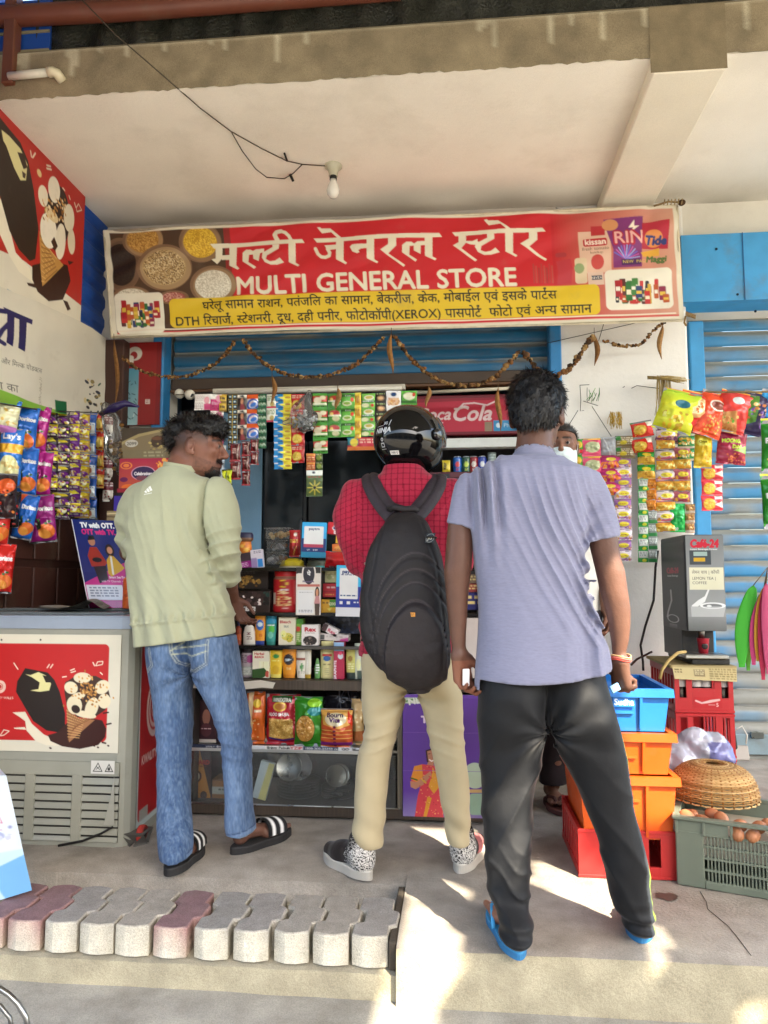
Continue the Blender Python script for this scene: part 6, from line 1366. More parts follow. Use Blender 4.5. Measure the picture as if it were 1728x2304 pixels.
for L in([(105,645),(135,690)],[(355,680),(372,655)],[(380,680),(398,655)],[(530,700),(560,688)],[(535,715),(568,705)],[(700,640),(712,665)],[(470,750),(500,745)],[(755,715),(770,730)]):a.line(Fz(L),.004,'#e6dcc6')
a.line(Fz([(720,665),(735,635),(775,632),(770,655),(720,665)]),.003,'#e6dcc6');a.line(Fz([(0,1190),(30,1145),(70,1155),(30,1185),(0,1190)]),.003,'#e6dcc6')
for k,rr in enumerate((.026,.019,.011)):p=f(0,822);a.ell(p[0],p[1],rr,rr*1.02,'#d9b9a8',0,.26)
p=f(-140,910);a.text("KWALITY WALL'S",f(100,910)[0],p[1],.013,'#e0d0bf','r',bold=.03)
for x in(12,306):p=f(x,470);a.ell(p[0],p[1],.0042,.0042,'#2f2c28')
mb=MB();sheet(mb,a,(x0,YFZ-.006,p0[2]),(p1[0],YFZ-.006,p0[2]),(x0,YFZ-.006,p1[2]),(p1[0],YFZ-.006,p1[2]));mb.box((x0,YFZ-.005,p1[2]),(p1[0],YFZ+.001,p0[2]),H('b5b0a0'));mb.build('front_panel',M_CARD,fz)
# side panel print
a=Art(.40,.62,110,'#b9c2bb');a.rect(.012,.012,.39,.60,'#a51a1e',.02)
for k,rr in enumerate((.085,.058,.030)):a.ell(.165,.26,rr,rr*1.1,'#c8a59a',0,.22)
a.rect(.20,.20,.27,.27,'#a51a1e');a.text("KWALITY WALL'S",.04,.425,.038,'#d3b0a4',rot=0,bold=.03);a.rect(.03,.565,.12,.60,'#9a9488')
def fzs(y,z):return(xr+.004-(y-YFZ-.065)*.045,y,z)
mb=MB();sheet(mb,a,fzs(3.07,zt-.07),fzs(3.50,zt-.07),fzs(3.07,zbse+.05),fzs(3.50,zbse+.05));mb.build('side_panel',M_CARD,fz)
# louvred grille
g0=fz_p(0,1372,.004);g1=fz_p(885,2000,.004);mb=MB();mb.box((x0,YFZ-.003,g1[2]),(g1[0],YFZ-.001,g0[2]),H('2a2823'));mb.build('grille_back',M_PLAST,fz)
ys_=[1482,1545,1607,1670,1731,1794,1855,1920];zs=[fz_p(0,y)[2]for y in ys_]
for i in range(len(zs)+1):
 zt_=g0[2]if i==0 else zs[i-1]-.0035;zb_=zs[i]+.0035 if i<len(zs)else g1[2]
 mb=MB();mb.prism([(YFZ-.004,zb_),(YFZ-.014,zb_+.004),(YFZ-.007,zt_),(YFZ-.002,zt_)],x0,g1[0],H('8d8c7e'),'x');mb.build('grille_slat',M_PLAST,fz)
for xa,xb in((-2.05,-1.99),(fz_p(268,0)[0],fz_p(338,0)[0]),(fz_p(612,0)[0],fz_p(684,0)[0])):mb=MB();mb.box((xa,YFZ-.0155,g1[2]),(xb,YFZ-.003,zs[0]+.01),H('8f8e80'),.002);mb.build('grille_rib',M_PLAST,fz)
mb=MB();pg=[fz_p(x,y,.0165)for x,y in((862,1490),(862,1865),(780,1865),(835,1640))];mb.add(pg,[(3,2,1,0)],H('97968a'));mb.build('grille_cheek',M_PLAST,fz)
a=Art(100,60,60,'#c9c6bd');a.poly([(8,50),(30,8),(50,50)],'#26241f');a.poly([(14,46),(30,15),(44,46)],'#c9c6bd');a.line([(22,40),(37,26)],3,'#26241f');a.line([(22,26),(37,40)],3,'#26241f');a.poly([(58,50),(76,12),(95,50)],'#26241f');a.poly([(64,46),(76,20),(89,46)],'#c9c6bd');a.poly([(72,44),(70,36),(77,26),(82,36),(80,44)],'#26241f')
t1,t2=fz_p(688,1378,.0175),fz_p(862,1482,.0175);mb=MB();sheet(mb,a,t1,(t2[0],t1[1],t1[2]),(t1[0],t1[1],t2[2]),t2);mb.build('warning_label',M_CARD,fz)
mb=MB();mb.box((-2.2,YFZ-.012,zb2),(xr-.01,3.5,zbse-.002),H('5a4234'),.004);mb.build('base_channel',vmat('rusty_steel',.75,.2,.3,bump=.4,bscale=60,var=.4,vscale=14,dirt=(tuple(H('7d4426')),9,.45,.7,.7)),fz)
mb=MB();mb.tube([fz_p(850,1880,.02),fz_p(760,1930,.02),fz_p(620,1985,.022),fz_p(440,2020,.02)],.005,H('1d1b19'),6);mb.build('drain_cord',M_RUBBER,fz)
for yy,xx in((3.06,xr+.035),(3.44,xr-.03),(3.06,-2.12)):
 mb=MB();mb.frame((xx,yy,.037),(0,1,0),(1,0,0));mb.lathe([(.014,-.012),(.034,-.012),(.036,0),(.034,.012),(.014,.012)],n=20,cols=[H('35302b'),H('a8372e'),H('a8372e'),H('a8372e'),H('35302b')]);mb.frame();mb.box((xx-.030,yy-.008,.05),(xx-.014,yy+.008,zb2+.002),H('5d5a54'),.002);mb.build('caster',M_RUBBER,fz)
 # ---------------------------------------------------------------- glass fronted display counter
dc=thing('display_counter','dark laminate display counter with glass front and shelves of goods','counter',(-.6,3.6,0))
YC=3.42;XA=W(425,1750,YC)[0];XBc=W(900,1750,YC)[0];XE=W(1092,1750,YC)[0];wz=lambda y,Y=YC:W(700,y,Y)[2]
zpl,zbs,zm,zw0,zw1=wz(1838),wz(1816),wz(1686),wz(1553),wz(1531);zs3,zs2,zs1=wz(1455),wz(1380),wz(1278)
lam=H('4a3f35');dk=H('2a2622')
mb=MB();mb.box((XA,YC,zpl),(XE,YC+.02,zbs),lam,.002);mb.box((XA,YC+.02,zpl),(XE,3.95,zbs-.002),lam);mb.build('plinth',M_LAM,dc)
for x in(XA+.04,-.6,XE-.05):
 for y in(YC+.10,3.85):mb=MB();mb.box((x,y,0),(x+.04,y+.04,zpl),dk);mb.build('foot',M_LAM,dc)
mb=MB();mb.box((XA,3.90,zbs),(XE,3.92,zs1+.02),H('3a3733'));mb.box((XA,YC+.01,zbs),(XA+.018,3.9,zs1),dk);mb.box((XE-.018,YC+.01,zbs),(XE,3.9,zs1),dk);mb.box((XBc-.012,YC+.004,zbs),(XBc+.01,3.9,zw0),H('6b6152'));mb.build('carcass',M_LAM,dc)
mb=MB();mb.box((XA,YC+.012,zm-.014),(XBc,3.88,zm),H('8d8b86'),.002);mb.box((XA,YC+.004,zm-.020),(XBc-.05,YC+.012,zm-.002),H('b9bcbd'),.001);mb.build('lower_shelf',M_METAL,dc)
mb=MB();mb.box((XA,YC-.004,zw0),(XE,YC+.02,zw1),lam,.002);mb.box((XA,YC+.02,zw0+.006),(XE,3.9,zw1-.001),lam);mb.build('middle_board',M_LAM,dc)
for z in(zs3,zs2,zs1):mb=MB();mb.box((XA,YC+.02,z-.012),(XE,3.70,z),dk,.002);mb.box((XA,YC+.014,z-.014),(XE,YC+.02,z+.002),H('1f1d1b'),.001);mb.build('glass_shelf',M_GLOSS,dc)
mb=MB();mb.box((XA,YC+.002,zbs+.004),(XBc-.02,YC+.006,zm-.022),(.8,.85,.82));mb.build('glass_pane',M_GLASS,dc)
mb=MB();mb.tube([(XA,YC,zbs+.004),(XBc,YC,zbs+.004)],.0035,H('b9bdbd'),6);mb.build('glass_channel',M_METAL,dc)
a=Art(475,14,240,'#c9ccd0');a.rect(0,0,95,14,'#26324e');a.text('your dreams',40,11,11,'#e0e4e8',bold=.02);a.rect(180,0,240,14,'#d8d8d4');a.text('Enjoy Fabulous',185,11,11,'#26262a',bold=.03);a.rect(240,0,268,14,'#e0d8d8');a.text('YZIP',240,12,14,'#b5303a',bold=.05);a.rect(270,0,352,14,'#2a3c58');a.text('1800-300-25353 (toll-free)',273,11,10,'#e4e8ea',bold=.01);a.text('GO  M',360,11,11,'#26262a',bold=.03);a.rect(385,9,440,12,'#2a2a2c')
l_,r2=W(425,1676,YC+.002),W(860,1678,YC+.002);mb=MB();sheet(mb,a,(XA,YC+.001,zm+.012),(XBc-.04,YC+.001,zm+.012),(XA,YC+.001,zm-.004),(XBc-.04,YC+.001,zm-.004));mb.build('shelf_strip',M_CARD,dc)
# torn white tape along the board
mb=MB();o=[(555,1533),(586,1530),(620,1536),(617,1541),(614,1549),(590,1547),(552,1551),(470,1549),(430,1548),(430,1536),(500,1535)]
V=[W(x,y,YC-.006)for x,y in o];mb.add(V+[p+[0,.0015,0]for p in V],[tuple(range(len(o)))[::-1]],H('cfcabd'));mb.build('torn_tape',M_PAPER,dc)
# white front panel with a red roundel on the right part, purple posters below it
a=Art(200,170,120,'#c9c0bb');a.ell(100,100,24,26,'#c8303c')
t1=W(960,1390,YC+.006);t2=W(1090,1526,YC+.006);mb=MB();sheet(mb,a,t1,(t2[0],t1[1],t1[2]),(t1[0],t1[1],t2[2]),t2);mb.box((t1[0],YC+.008,t2[2]),(t2[0],YC+.016,t1[2]),H('b5aca6'));mb.build('white_panel',M_CARD,dc)
a=Art(180,290,190,'#5f3a96');a.rect(0,230,180,290,'#5f3a96',0,'#8a7ab0');a.rect(0,0,50,22,'#b8c4a8');a.line([(5,18),(45,6)],4,'#5a8a4a');a.text('NL',14,26,22,'#d5d8cc',bold=.04,rot=-12);a.text('TASTY',42,68,23,'#e6d2e0',bold=.05)
a.rect(0,0,180,8,'#6a44a4');cq=crop(720,1480,.2411);mp=lambda L:[((x-760)*.2411*180/182.,(y-300)*.2411*290/288.)for x,y in L]
sk='#b87f62';a.poly(mp([(975,850),(1060,820),(1080,960),(1030,990),(985,960)]),'#3a1f1a');a.poly(mp([(990,860),(1050,840),(1068,900),(1055,965),(1030,985),(1000,950)]),sk);a.line(mp([(1010,940),(1030,955),(1050,945)]),2.5,'#f0e6e0');a.line(mp([(1002,885),(1018,882)]),1.6,'#2a1512');a.line(mp([(1038,880),(1052,876)]),1.6,'#2a1512');a.poly(mp([(1000,960),(1050,960),(1050,1020),(980,1010)]),sk)
a.poly(mp([(870,1010),(940,985),(1060,1000),(1110,1180),(1140,1500),(870,1500),(900,1300),(930,1180),(840,1150),(850,1080)]),'#cf3f4a');a.poly(mp([(870,1005),(940,990),(950,1110),(890,1160),(835,1130)]),'#d88a2a');a.poly(mp([(1040,1010),(1080,1090),(1100,1200),(1050,1270),(1000,1200),(1030,1100)]),'#d8982f');a.poly(mp([(990,1300),(1030,1310),(980,1500),(950,1500)]),'#d8962c')
a.poly(mp([(830,1150),(890,1160),(970,1090),(1020,1050),(1030,1090),(960,1180),(880,1230),(835,1210)]),sk);a.line(mp([(940,1130),(975,1165)]),4,'#c9a23a');a.line(mp([(835,1120),(895,1140)]),3.5,'#3a5a2a')
a.dots(28,170,92,290,90,1.4,['#e08a5a','#b02a3a','#e8b06a'],3,lambda x,y:x>28+(290-y)*.12)
a.ell(160,190,26,30,'#b4c8b0');a.rect(140,222,180,230,'#c9a66a');a.rect(148,232,180,282,'#8fae98',6);a.line([(0,92),(180,90)],1,'#7a58b0');a.line([(0,182),(180,180)],1,'#7a58b0')
t1=W(906,1562,YC-.010);t2=W(1090,1842,YC-.010);mb=MB();sheet(mb,a,t1,(t2[0],t1[1],t1[2]),(t1[0],t1[1],t2[2]),t2,lambda P,u,v:P+np.stack([0*u,.004*vnoise(u*4,v*6,u*0,2),0*u],-1));mb.box((t1[0],YC-.004,t2[2]),(t2[0],YC-.001,t1[2]),H('8a80a0'));tag(mb.build('sari_poster',M_FLEX),'purple poster of smiling woman in red and orange sari low on the counter front','poster')
# loose pieces at lower left: leaning carton and bent chrome tube
a=Art(150,300,70,'#c9d2dc');a.rect(60,190,150,300,'#b4cde2');a.poly([(90,230),(150,205),(150,300),(110,300)],'#6ea4d0');a.line([(96,60),(116,70),(126,120),(104,112),(96,60)],2,'#b86a86');a.text('Amul',104,110,15,'#a8486a',rot=70);a.ell(110,150,16,12,'#9aa0c0');a.dots(70,130,140,200,26,5,['#b8bcd4','#dfe3ea','#8d92b8','#d8dce4'],3)
mb=MB();b0,b1,b2,b3=W(-180,1738,2.42),W(14,1745,2.42),W(-160,2075,2.40),W(72,2003,2.50);sheet(mb,a,b0,b1,b2,b3);dv=np.array([-.20,.22,0])
for p,q_,r3,s3 in((b1,b1+dv,b3,b3+dv),(b0,b0+dv,b1,b1+dv)):mb.grid(quad_pts(2,2,p,q_,r3,s3),H('b9c4d0'),False)
tag(mb.build('milk_carton_box',M_CARD),'leaning white and blue carton at the lower left below the freezer grille','carton')
mb=MB();mb.tube([W(x,y,1.95)for x,y in((-40,2215),(0,2224),(20,2238),(40,2258),(58,2288),(66,2330))],.0075,H('9a9a98'),10);mb.tube([W(x,y,1.97)for x,y in((-40,2255),(0,2262),(22,2290),(30,2330))],.006,H('8a8a88'),8);tag(mb.build('chrome_tube_rack',M_METAL),'bent chrome tube sticking in at the bottom left corner','rack')
# ================================================================== GOODS
def art(w,h,bg,ops,k=.62,ss=3):
 """percent coordinates; w,h in photo pixels"""
 A=Art(100,100*h/w,max(7,int(w*k)),bg,ss);q=h/w
 for o in ops:
  t=o[0];a=o[1:]
  if t=='r':A.rect(a[0],a[1]*q,a[2],a[3]*q,a[4],a[5]if len(a)>5 else 0)
  elif t=='g':A.rect(a[0],a[1]*q,a[2],a[3]*q,a[4],0,a[5])
  elif t=='e':A.ell(a[0],a[1]*q,a[2],a[3]*q,a[4],a[5]if len(a)>5 else 0)
  elif t=='p':A.poly([(x,y*q)for x,y in a[0]],a[1])
  elif t=='l':A.line([(x,y*q)for x,y in a[0]],a[1],a[2])
  elif t=='t':A.text(a[0],a[1],a[2]*q,a[3]*q,a[4],'c',a[5]if len(a)>5 else.03,width=a[6]if len(a)>6 else None,rot=a[7]if len(a)>7 else 0)
  elif t=='m':A.marks(a[0],a[1]*q,a[2],a[3]*q,a[4],a[5],int(a[0]*7+a[1]))
  elif t=='d':A.dots(a[0],a[1]*q,a[2],a[3]*q,a[4],a[5],a[6],int(a[0]+a[4]),(lambda x,y,c=a[7]:((x-c[0])/c[2])**2+((y/q-c[1])/c[3])**2<1)if len(a)>7 else None)
 A.a=np.clip(A.a*1.35,0,.86);return A
def pillow(mb,A,w,h,th,crimp=.06,seed=0,waist=.04,zig=0):
 """filled printed bag in the local frame, centre at the origin"""
 nx,ny=max(A.nx,6),max(A.ny,6);u,v=uvgrid(A.nx,A.ny);s=2*u-1;t=2*v-1
 env=np.clip(1-np.abs(s)**2.6,0,1)**.6*np.clip((1-np.abs(t)-crimp*2)/(1-crimp*2),0,1)**.45
 n=vnoise(u*3+seed*7.3,v*4,u*0+seed,3)*.35+vnoise(u*7,v*9+seed*3.1,u*0,5)*.22
 y=-th*env*(1+n*.8)-th*.12*vnoise(u*4+seed,v*14,u*0,8)*(1-env);x=s*w/2*(1-waist*(1-np.abs(t))**.7*1.0+.02*vnoise(v*5,v*0+seed,v*0,2));z=-t*h/2+(.0 if not zig else zig*((np.floor(u*14)%2)-.5)*(np.abs(t)>.97))
 P=np.stack([x,y,z],-1);mb.grid(P,A.out());k=max(1,A.nx//9),max(1,A.ny//11);ii=np.unique(np.append(np.arange(0,A.ny,k[1]),A.ny-1));jj=np.unique(np.append(np.arange(0,A.nx,k[0]),A.nx-1))
 B=P[np.ix_(ii,jj)].copy();B[...,1]*=-.7;B[...,1]+=.0012;mb.grid(B,H('8d8d90'),flip=True)
def px2m(Y):return Y/1655.
def span(x0,y0,x1,y1,Y):a=W(x0,(y0+y1)/2,Y);b=W(x1,(y0+y1)/2,Y);return b[0]-a[0],W((x0+x1)/2,y0,Y)[2]-W((x0+x1)/2,y1,Y)[2]
def basis(tilt=0,yaw=0,lean=0):
 M=np.array(Matrix.Rotation(radians(yaw),3,'Z')@Matrix.Rotation(radians(lean),3,'X')@Matrix.Rotation(radians(tilt),3,'Y'));return M[:,0],M[:,2]
def pouch(name,label,cat,x0,y0,x1,y1,Y,bg,ops,th=.025,tilt=0,yaw=0,group=None,mat=None,lean=0,crimp=.06,parent=None,k=.62,base=None,lift=0):
 c=W((x0+x1)/2,(y0+y1)/2,Y);w,h=span(x0,y0,x1,y1,Y)
 if base is not None:c[2]=base+h/2+.0005
 mb=MB();r,u=basis(tilt,yaw,lean);mb.frame(c,r,u);pillow(mb,art(x1-x0,y1-y0,bg,ops,k),w,h,th,crimp,seed=int(x0+y0)%97)
 o=mb.build(name,mat or M_FOIL,parent)
 return tag(o,label,cat,group)if parent is None else o
def carton(name,label,cat,x0,y0,x1,y1,Y,dep,bg,ops,base=None,tilt=0,yaw=0,side=None,mat=None,group=None,k=.62):
 c=W((x0+x1)/2,(y0+y1)/2,Y);w,h=span(x0,y0,x1,y1,Y)
 if base is not None:c[2]=base+h/2+.0005
 mb=MB();r,u=basis(tilt,yaw);mb.frame(c,r,u);mb.box((-w/2,0,-h/2),(w/2,dep,h/2),H(side or bg),min(.003,w*.05));A=art(x1-x0,y1-y0,bg,ops,k);w2=w/2-.001;h2=h/2-.001;sheet(mb,A,(-w2,-.0012,h2),(w2,-.0012,h2),(-w2,-.0012,-h2),(w2,-.0012,-h2));return tag(mb.build(name,mat or M_CARD),label,cat,group)
def spun(name,label,cat,x0,y0,x1,y1,Y,prof,bg,ops,base=None,lid=None,squash=.6,mat=None,k=.7,group=None):
 """bottle, tub or tube: prof = (half width 0..1, height 0..1, colour or 'a' for printed)"""
 c=W((x0+x1)/2,y1,Y);w,h=span(x0,y0,x1,y1,Y);w/=2
 if base is not None:c[2]=base+.0005
 A=art(x1-x0,y1-y0,bg,ops,k).out();ny,nx=A.shape[:2];pr=np.array([(a,b)for a,b in prof]);n=28;zz=np.concatenate([[1.0],np.linspace(1,0,ny),[0.]]);V=[];C=[]
 for iz,t in enumerate(zz):
  rr=np.interp(t,pr[:,1],pr[:,0])if 0<iz<ny+1 else.001
  for q in range(n):
   g=2*pi*q/n;cx=cos(g);sy=sin(g);V.append((c[0]+cx*rr*w,c[1]+w*squash+sy*rr*w*squash*(1 if not isinstance(squash,tuple)else 1),c[2]+t*h));row=min(max(iz-1,0),ny-1)
   C.append(A[row,min(nx-1,int((cx*.5+.5)*nx))]if sy<.3 else A[row,nx//2 if False else 0])
 mz=len(zz);F=[(i*n+q,(i+1)*n+q,(i+1)*n+(q+1)%n,i*n+(q+1)%n)for i in range(mz-1)for q in range(n)]
 mb=MB();mb.add(V,[f[::-1]for f in F],np.array(C),True);return tag(mb.build(name,mat or M_PLAST),label,cat,group)
def strip(name,label,x0,y0,x1,y1,Y,n,bg,ops,th=.008,yaw=0,tilt=0,gap=.0,k=.62,mat=None,cat='sachets',piece='sachet',group='strips of sachets hanging at the shop front',arts=None,sway=6,crimp=.10,waist=.04):
 """a hanging strip of n joined packets, each packet a part"""
 ww,hh=span(x0,y0,x1,y1,Y);ph=(y1-y0)/n;a=W((x0+x1)/2,y0,Y);b=W((x0+x1)/2,y1,Y);root=thing(name,label,cat,a,group);q=random.Random(int(x0*3+y0));arts=arts or[(bg,ops)];ms=[]
 for bg_,op_ in arts:
  mb=MB();pillow(mb,art(x1-x0,ph,bg_,op_,k),ww*1.03,hh/n*(1-gap),th,crimp,seed=int(x0)%50+len(ms),waist=waist);o=mb.build(piece,mat or M_FOIL);ms.append(o.data);bpy.data.objects.remove(o)
 for i in range(n):
  o=bpy.data.objects.new(piece,ms[i%len(ms)]);COL.objects.link(o);o.parent=root;o.location=(q.uniform(-.0015,.0015)+(b[0]-a[0])*(i+.5)/n,q.uniform(-.004,.004),(b[2]-a[2])*(i+.5)/n);o.rotation_euler=(radians(q.uniform(-sway,sway)*.6),radians(tilt+q.uniform(-1,1)),radians(yaw+q.uniform(-sway,sway)))
 return root
GS='packets hanging at the shop front'
# ---------------------------------------------------------------- hanging at the shop front (crop of the photo: x, y)
YH1=4.26;ck=crop(350,820,.3014)
def S(name,label,a,b,c,d,*r,**k):x0,y0=ck(a,b);x1,y1=ck(c,d);return strip(name,label,x0,y0,x1,y1,k.pop('Y',YH1),*r,**k)
def Pq(name,label,cat,a,b,c,d,*r,**k):x0,y0=ck(a,b);x1,y1=ck(c,d);return pouch(name,label,cat,x0,y0,x1,y1,k.pop('Y',YH1),*r,**k)
mb=MB();pp=[W(x,y,YH1+.01)for x,y in((395,888),(600,886),(860,881),(955,879))];mb.tube(pp,.003,H('6b6357'),5);tag(mb.build('hanging_wire',M_METAL),'thin wire along the shop front that the sachet strips hang from','wire')
Pq('paper_leaflet','white leaflet with pink print hanging beside the round camera','leaflet',290,222,420,340,'#d8cfca',[('m',5,10,60,45,4,'#b8a8a8'),('e',72,40,16,22,'#c98a90'),('r',55,60,98,98,'#b83a6a'),('m',5,55,50,95,5,'#9a8a8c')],.004)
S('sachet_strip','hanging strip of magenta sachets right of the white leaflet',412,225,505,590,3,'#a8215e',[('r',0,0,100,30,'#d8cfc8'),('e',65,25,22,22,'#b8788a'),('t',"Elam's",50,62,22,'#e6b8c8'),('m',15,70,85,92,2,'#7a1545')],yaw=10)
S('sachet_strip','yellow and brown card strip hanging left of the black and gold strip',474,222,528,352,2,'#8a6a22',[('r',8,12,92,88,'#c2a23a'),('t','Hit',50,62,40,'#3a2a12',.05),('r',8,78,92,90,'#5a4418')])
S('sachet_strip','black and gold double strip of small square sachets',540,225,610,640,11,'#a8924a',[('r',4,8,47,92,'#1c2326'),('r',53,8,96,92,'#1c2326'),('r',14,26,38,60,'#5f8a9a'),('r',62,26,86,60,'#5f8a9a'),('e',26,44,6,12,'#d8dce0'),('e',74,44,6,12,'#d8dce0')],th=.005,k=.9)
S('sachet_strip','dark strip of hair colour sachets with a woman picture',612,228,680,565,3,'#241c1c',[('r',0,0,100,22,'#cfcabd'),('t','HIL',50,18,18,'#2a2a2c',.05),('e',52,45,14,20,'#b07a5a'),('p',[(30,100),(40,62),(68,62),(84,100)],'#7a1a28'),('d',5,70,95,98,12,3,['#6b6a30','#8a2a2a'])])
S('sachet_strip','orange, white and blue strip of washing powder sachets',680,224,770,552,3,'#d8d8da',[('r',0,0,100,34,'#c8521e'),('e',55,72,50,40,'#2a4ea0',-25),('e',58,68,36,22,'#dfe4ec',-25),('e',60,72,28,14,'#2f6ac0',-25),('t','surf',42,62,20,'#b8232a')],th=.012)
S('sachet_strip','narrow dark green glittering strip left of the dried leaf',760,222,828,628,8,'#12492f',[('d',2,5,98,95,40,5,['#1f7a4a','#0c2a1c','#2f9a5f','#0a1f16']),('m',10,30,90,70,2,'#b8c8b0')],th=.005)
S('sachet_strip','white and green leaflet sachets above a pink one',830,224,900,430,2,'#cfd2c4',[('m',10,15,90,50,3,'#5a7a4a'),('e',60,70,22,18,'#a89a5a'),('r',0,84,100,100,'#a82a44')])
S('sachet_strip','blue and yellow strip of fish shaped shampoo sachets',886,222,1014,782,11,'#1f7ab8',[('r',52,0,100,100,'#c9b52a'),('p',[(35,62),(60,30),(96,26),(98,80),(60,82)],'#d8cc3a'),('p',[(20,50),(52,40),(52,62)],'#d8cc3a'),('e',78,52,16,16,'#a87a1a'),('r',0,10,22,24,'#dfe6ea'),('r',24,84,50,94,'#123a6a')],th=.004,k=.8,yaw=3)
S('packet_strip','red strip of noodle packets with yellow noodle pictures',1012,222,1112,735,4,'#b31f1f',[('e',45,62,34,24,'#d8b84a'),('d',15,45,80,82,50,3,['#e8d080','#b8862a','#d0a83a']),('m',10,8,80,30,2,'#e0b8a0'),('r',84,0,100,100,'#8e1515')],piece='packet',cat='packets',th=.014)
S('packet_strip','green soup packets with red tops hanging beside the clear bag',1175,216,1283,664,4,'#3f8a2a',[('r',0,20,100,58,'#a82a22'),('e',35,50,26,22,'#c8bfa0'),('e',68,32,20,14,'#cfc8a8'),('r',0,66,100,78,'#cfd4b8'),('m',8,82,92,96,1,'#1f4a18')],piece='packet',cat='packets',th=.008)
S('packet_strip','green and red soup packets behind the long dried leaf',1288,216,1384,545,3,'#357a28',[('e',50,38,38,20,'#9a2a20'),('e',60,72,26,16,'#b8b890'),('r',0,50,100,58,'#cfd4b8'),('e',30,42,12,10,'#c9b060')],piece='packet',cat='packets',th=.008)
S('packet_strip','light green soup packets with bowl pictures in the middle',1384,216,1486,540,3,'#5aa03a',[('e',45,70,32,16,'#d8d0b0'),('e',45,68,24,10,'#7a9a3a'),('r',0,8,100,26,'#2a5a24'),('t','Knorr',50,24,15,'#e0e6d8'),('e',80,45,12,14,'#c83a2a')],piece='packet',cat='packets',th=.008)
S('packet_strip','narrow yellow packet strip between two green ones',1486,210,1534,590,4,'#c8a21e',[('r',0,0,100,22,'#d8c04a'),('e',50,62,32,20,'#a87a1a'),('m',15,30,85,46,2,'#7a5a12')],piece='packet',cat='packets',th=.006)
S('packet_strip','pale green soup packets just left of the helmet',1536,216,1638,535,3,'#6fae4a',[('e',55,32,34,18,'#e0dcc0'),('e',55,30,26,11,'#b8a85a'),('r',0,50,100,66,'#2f6a28'),('m',8,54,90,62,1,'#dfe6d4'),('e',30,82,26,13,'#cfd0a8'),('e',78,84,12,10,'#b8382a')],piece='packet',cat='packets',th=.008)
Pq('snack_packet','flat pink and red packet lying under the green soup strips','packet',1430,545,1642,640,'#b03040',[('r',0,0,40,60,'#2f7a8a'),('e',25,40,14,30,'#d8c04a'),('m',45,15,95,55,2,'#e0b0a0'),('r',0,72,100,100,'#b8642a')],.012,group=GS)
cg=crop(800,820,.3014)
def Sg(name,label,a,b,c,d,*r,**k):x0,y0=cg(a,b);x1,y1=cg(c,d);return strip(name,label,x0,y0,x1,y1,YH1,*r,**k)
Sg('packet_strip','dark brown packets partly hidden by the helmet',150,210,228,440,3,'#2a2620',[('e',50,55,34,24,'#8a6a4a'),('e',50,55,24,14,'#c8a070'),('m',15,8,85,26,1,'#8a9a6a')],piece='packet',cat='packets')
Sg('packet_strip','white pack with a plate of macaroni right above the helmet',230,196,340,425,2,'#d8dade',[('e',50,26,18,14,'#22406a'),('e',50,70,40,24,'#c8a88a'),('d',14,50,86,90,40,5,['#b8783a','#d8a86a','#9a5a2a'])],piece='packet',cat='packets')
Sg('packet_strip','single green soup packet at the right end of the wire',340,196,456,300,1,'#4f9a34',[('e',50,40,36,26,'#d8d4b4'),('r',0,70,100,88,'#2a5a22'),('e',78,30,10,14,'#b8382a')],piece='packet',cat='packets')
for i,(a,b,c,d,n)in enumerate(((552,590,640,860,2),(642,575,708,905,3),(708,560,772,750,2))):
 S('sachet_strip',['maroon tobacco sachets below the black and gold strip','longest maroon sachet strip beside the blue wall panel','short maroon sachets under the green glitter strip'][i],a,b,c,d,n,'#521519',[('l',[(20,10),(30,90)],5,'#a82a30'),('l',[(55,5),(48,95)],7,'#2a0a0c'),('l',[(78,10),(72,90)],5,'#c8bcb0'),('m',30,30,60,60,3,'#c8a8a0'),('r',0,88,100,100,'#8e2428')],th=.014,crimp=.14,Y=YH1-.03,waist=.18)
Pq('blister_card','grey blister card with rows of small razors behind the chin of the young man','card',405,600,515,900,'#8d97a0',[('r',0,0,100,26,'#aab0ae'),('e',40,13,14,6,'#2f4a50'),('r',2,28,98,31,'#5f6a74')]+[op for r_ in range(4)for c_ in(24,72)for op in(('r',c_-17,34+r_*17,c_+17,46+r_*17,'#b8c2c8',4),('e',c_,40+r_*17,11,4,'#38444c'),('e',c_,40+r_*17,5,2,'#b07a7a' if r_==0 else '#cfd6da'))],.004,tilt=4)
for i,(a,b,c,d,n,l)in enumerate(((494,785,530,1010,2,'left'),(526,780,574,1230,4,'right'))):
 S('packet_strip','lime yellow twisted snack strip, %s of the two beside the blue panel'%l,a,b,c,d,n,'#a8b418',[('e',50,50,44,34,'#c2cc2a'),('r',0,0,100,12,'#3a3f14'),('l',[(30,20),(44,80)],6,'#e0e47a'),('e',55,56,16,12,'#5a6a18')],th=.020,waist=.3,piece='packet',cat='packets',Y=YH1-.06,crimp=.12)
S('sachet_strip','orange and brown cigarette lighters card under the green soup strip',1125,665,1190,790,2,'#a8502a',[('r',0,10,100,30,'#d8904a'),('m',10,45,90,90,2,'#d8a070')])
S('sachet_strip','small green pouch pair hanging beside the orange card',1192,665,1246,790,2,'#3a4a22',[('e',50,50,30,30,'#7a8a3a'),('m',15,10,85,26,1,'#c8c8a0')])
Pq('sachet_card','green sachet card with a yellow star of sticks in front of the dark fridge','card',1124,790,1248,985,'#4a5a2a',[('r',0,0,100,20,'#cfd0c4'),('e',45,10,10,5,'#3a3a3c'),('m',10,24,90,32,1,'#8a3a2a')]+[('l',[(52+8*cos(a),66+6*sin(a)),(52+42*cos(a),66+26*sin(a))],6,'#b8a83a')for a in np.linspace(0,2*pi,9)[:-1]]+[('e',52,66,9,6,'#1a1c14')],.003)
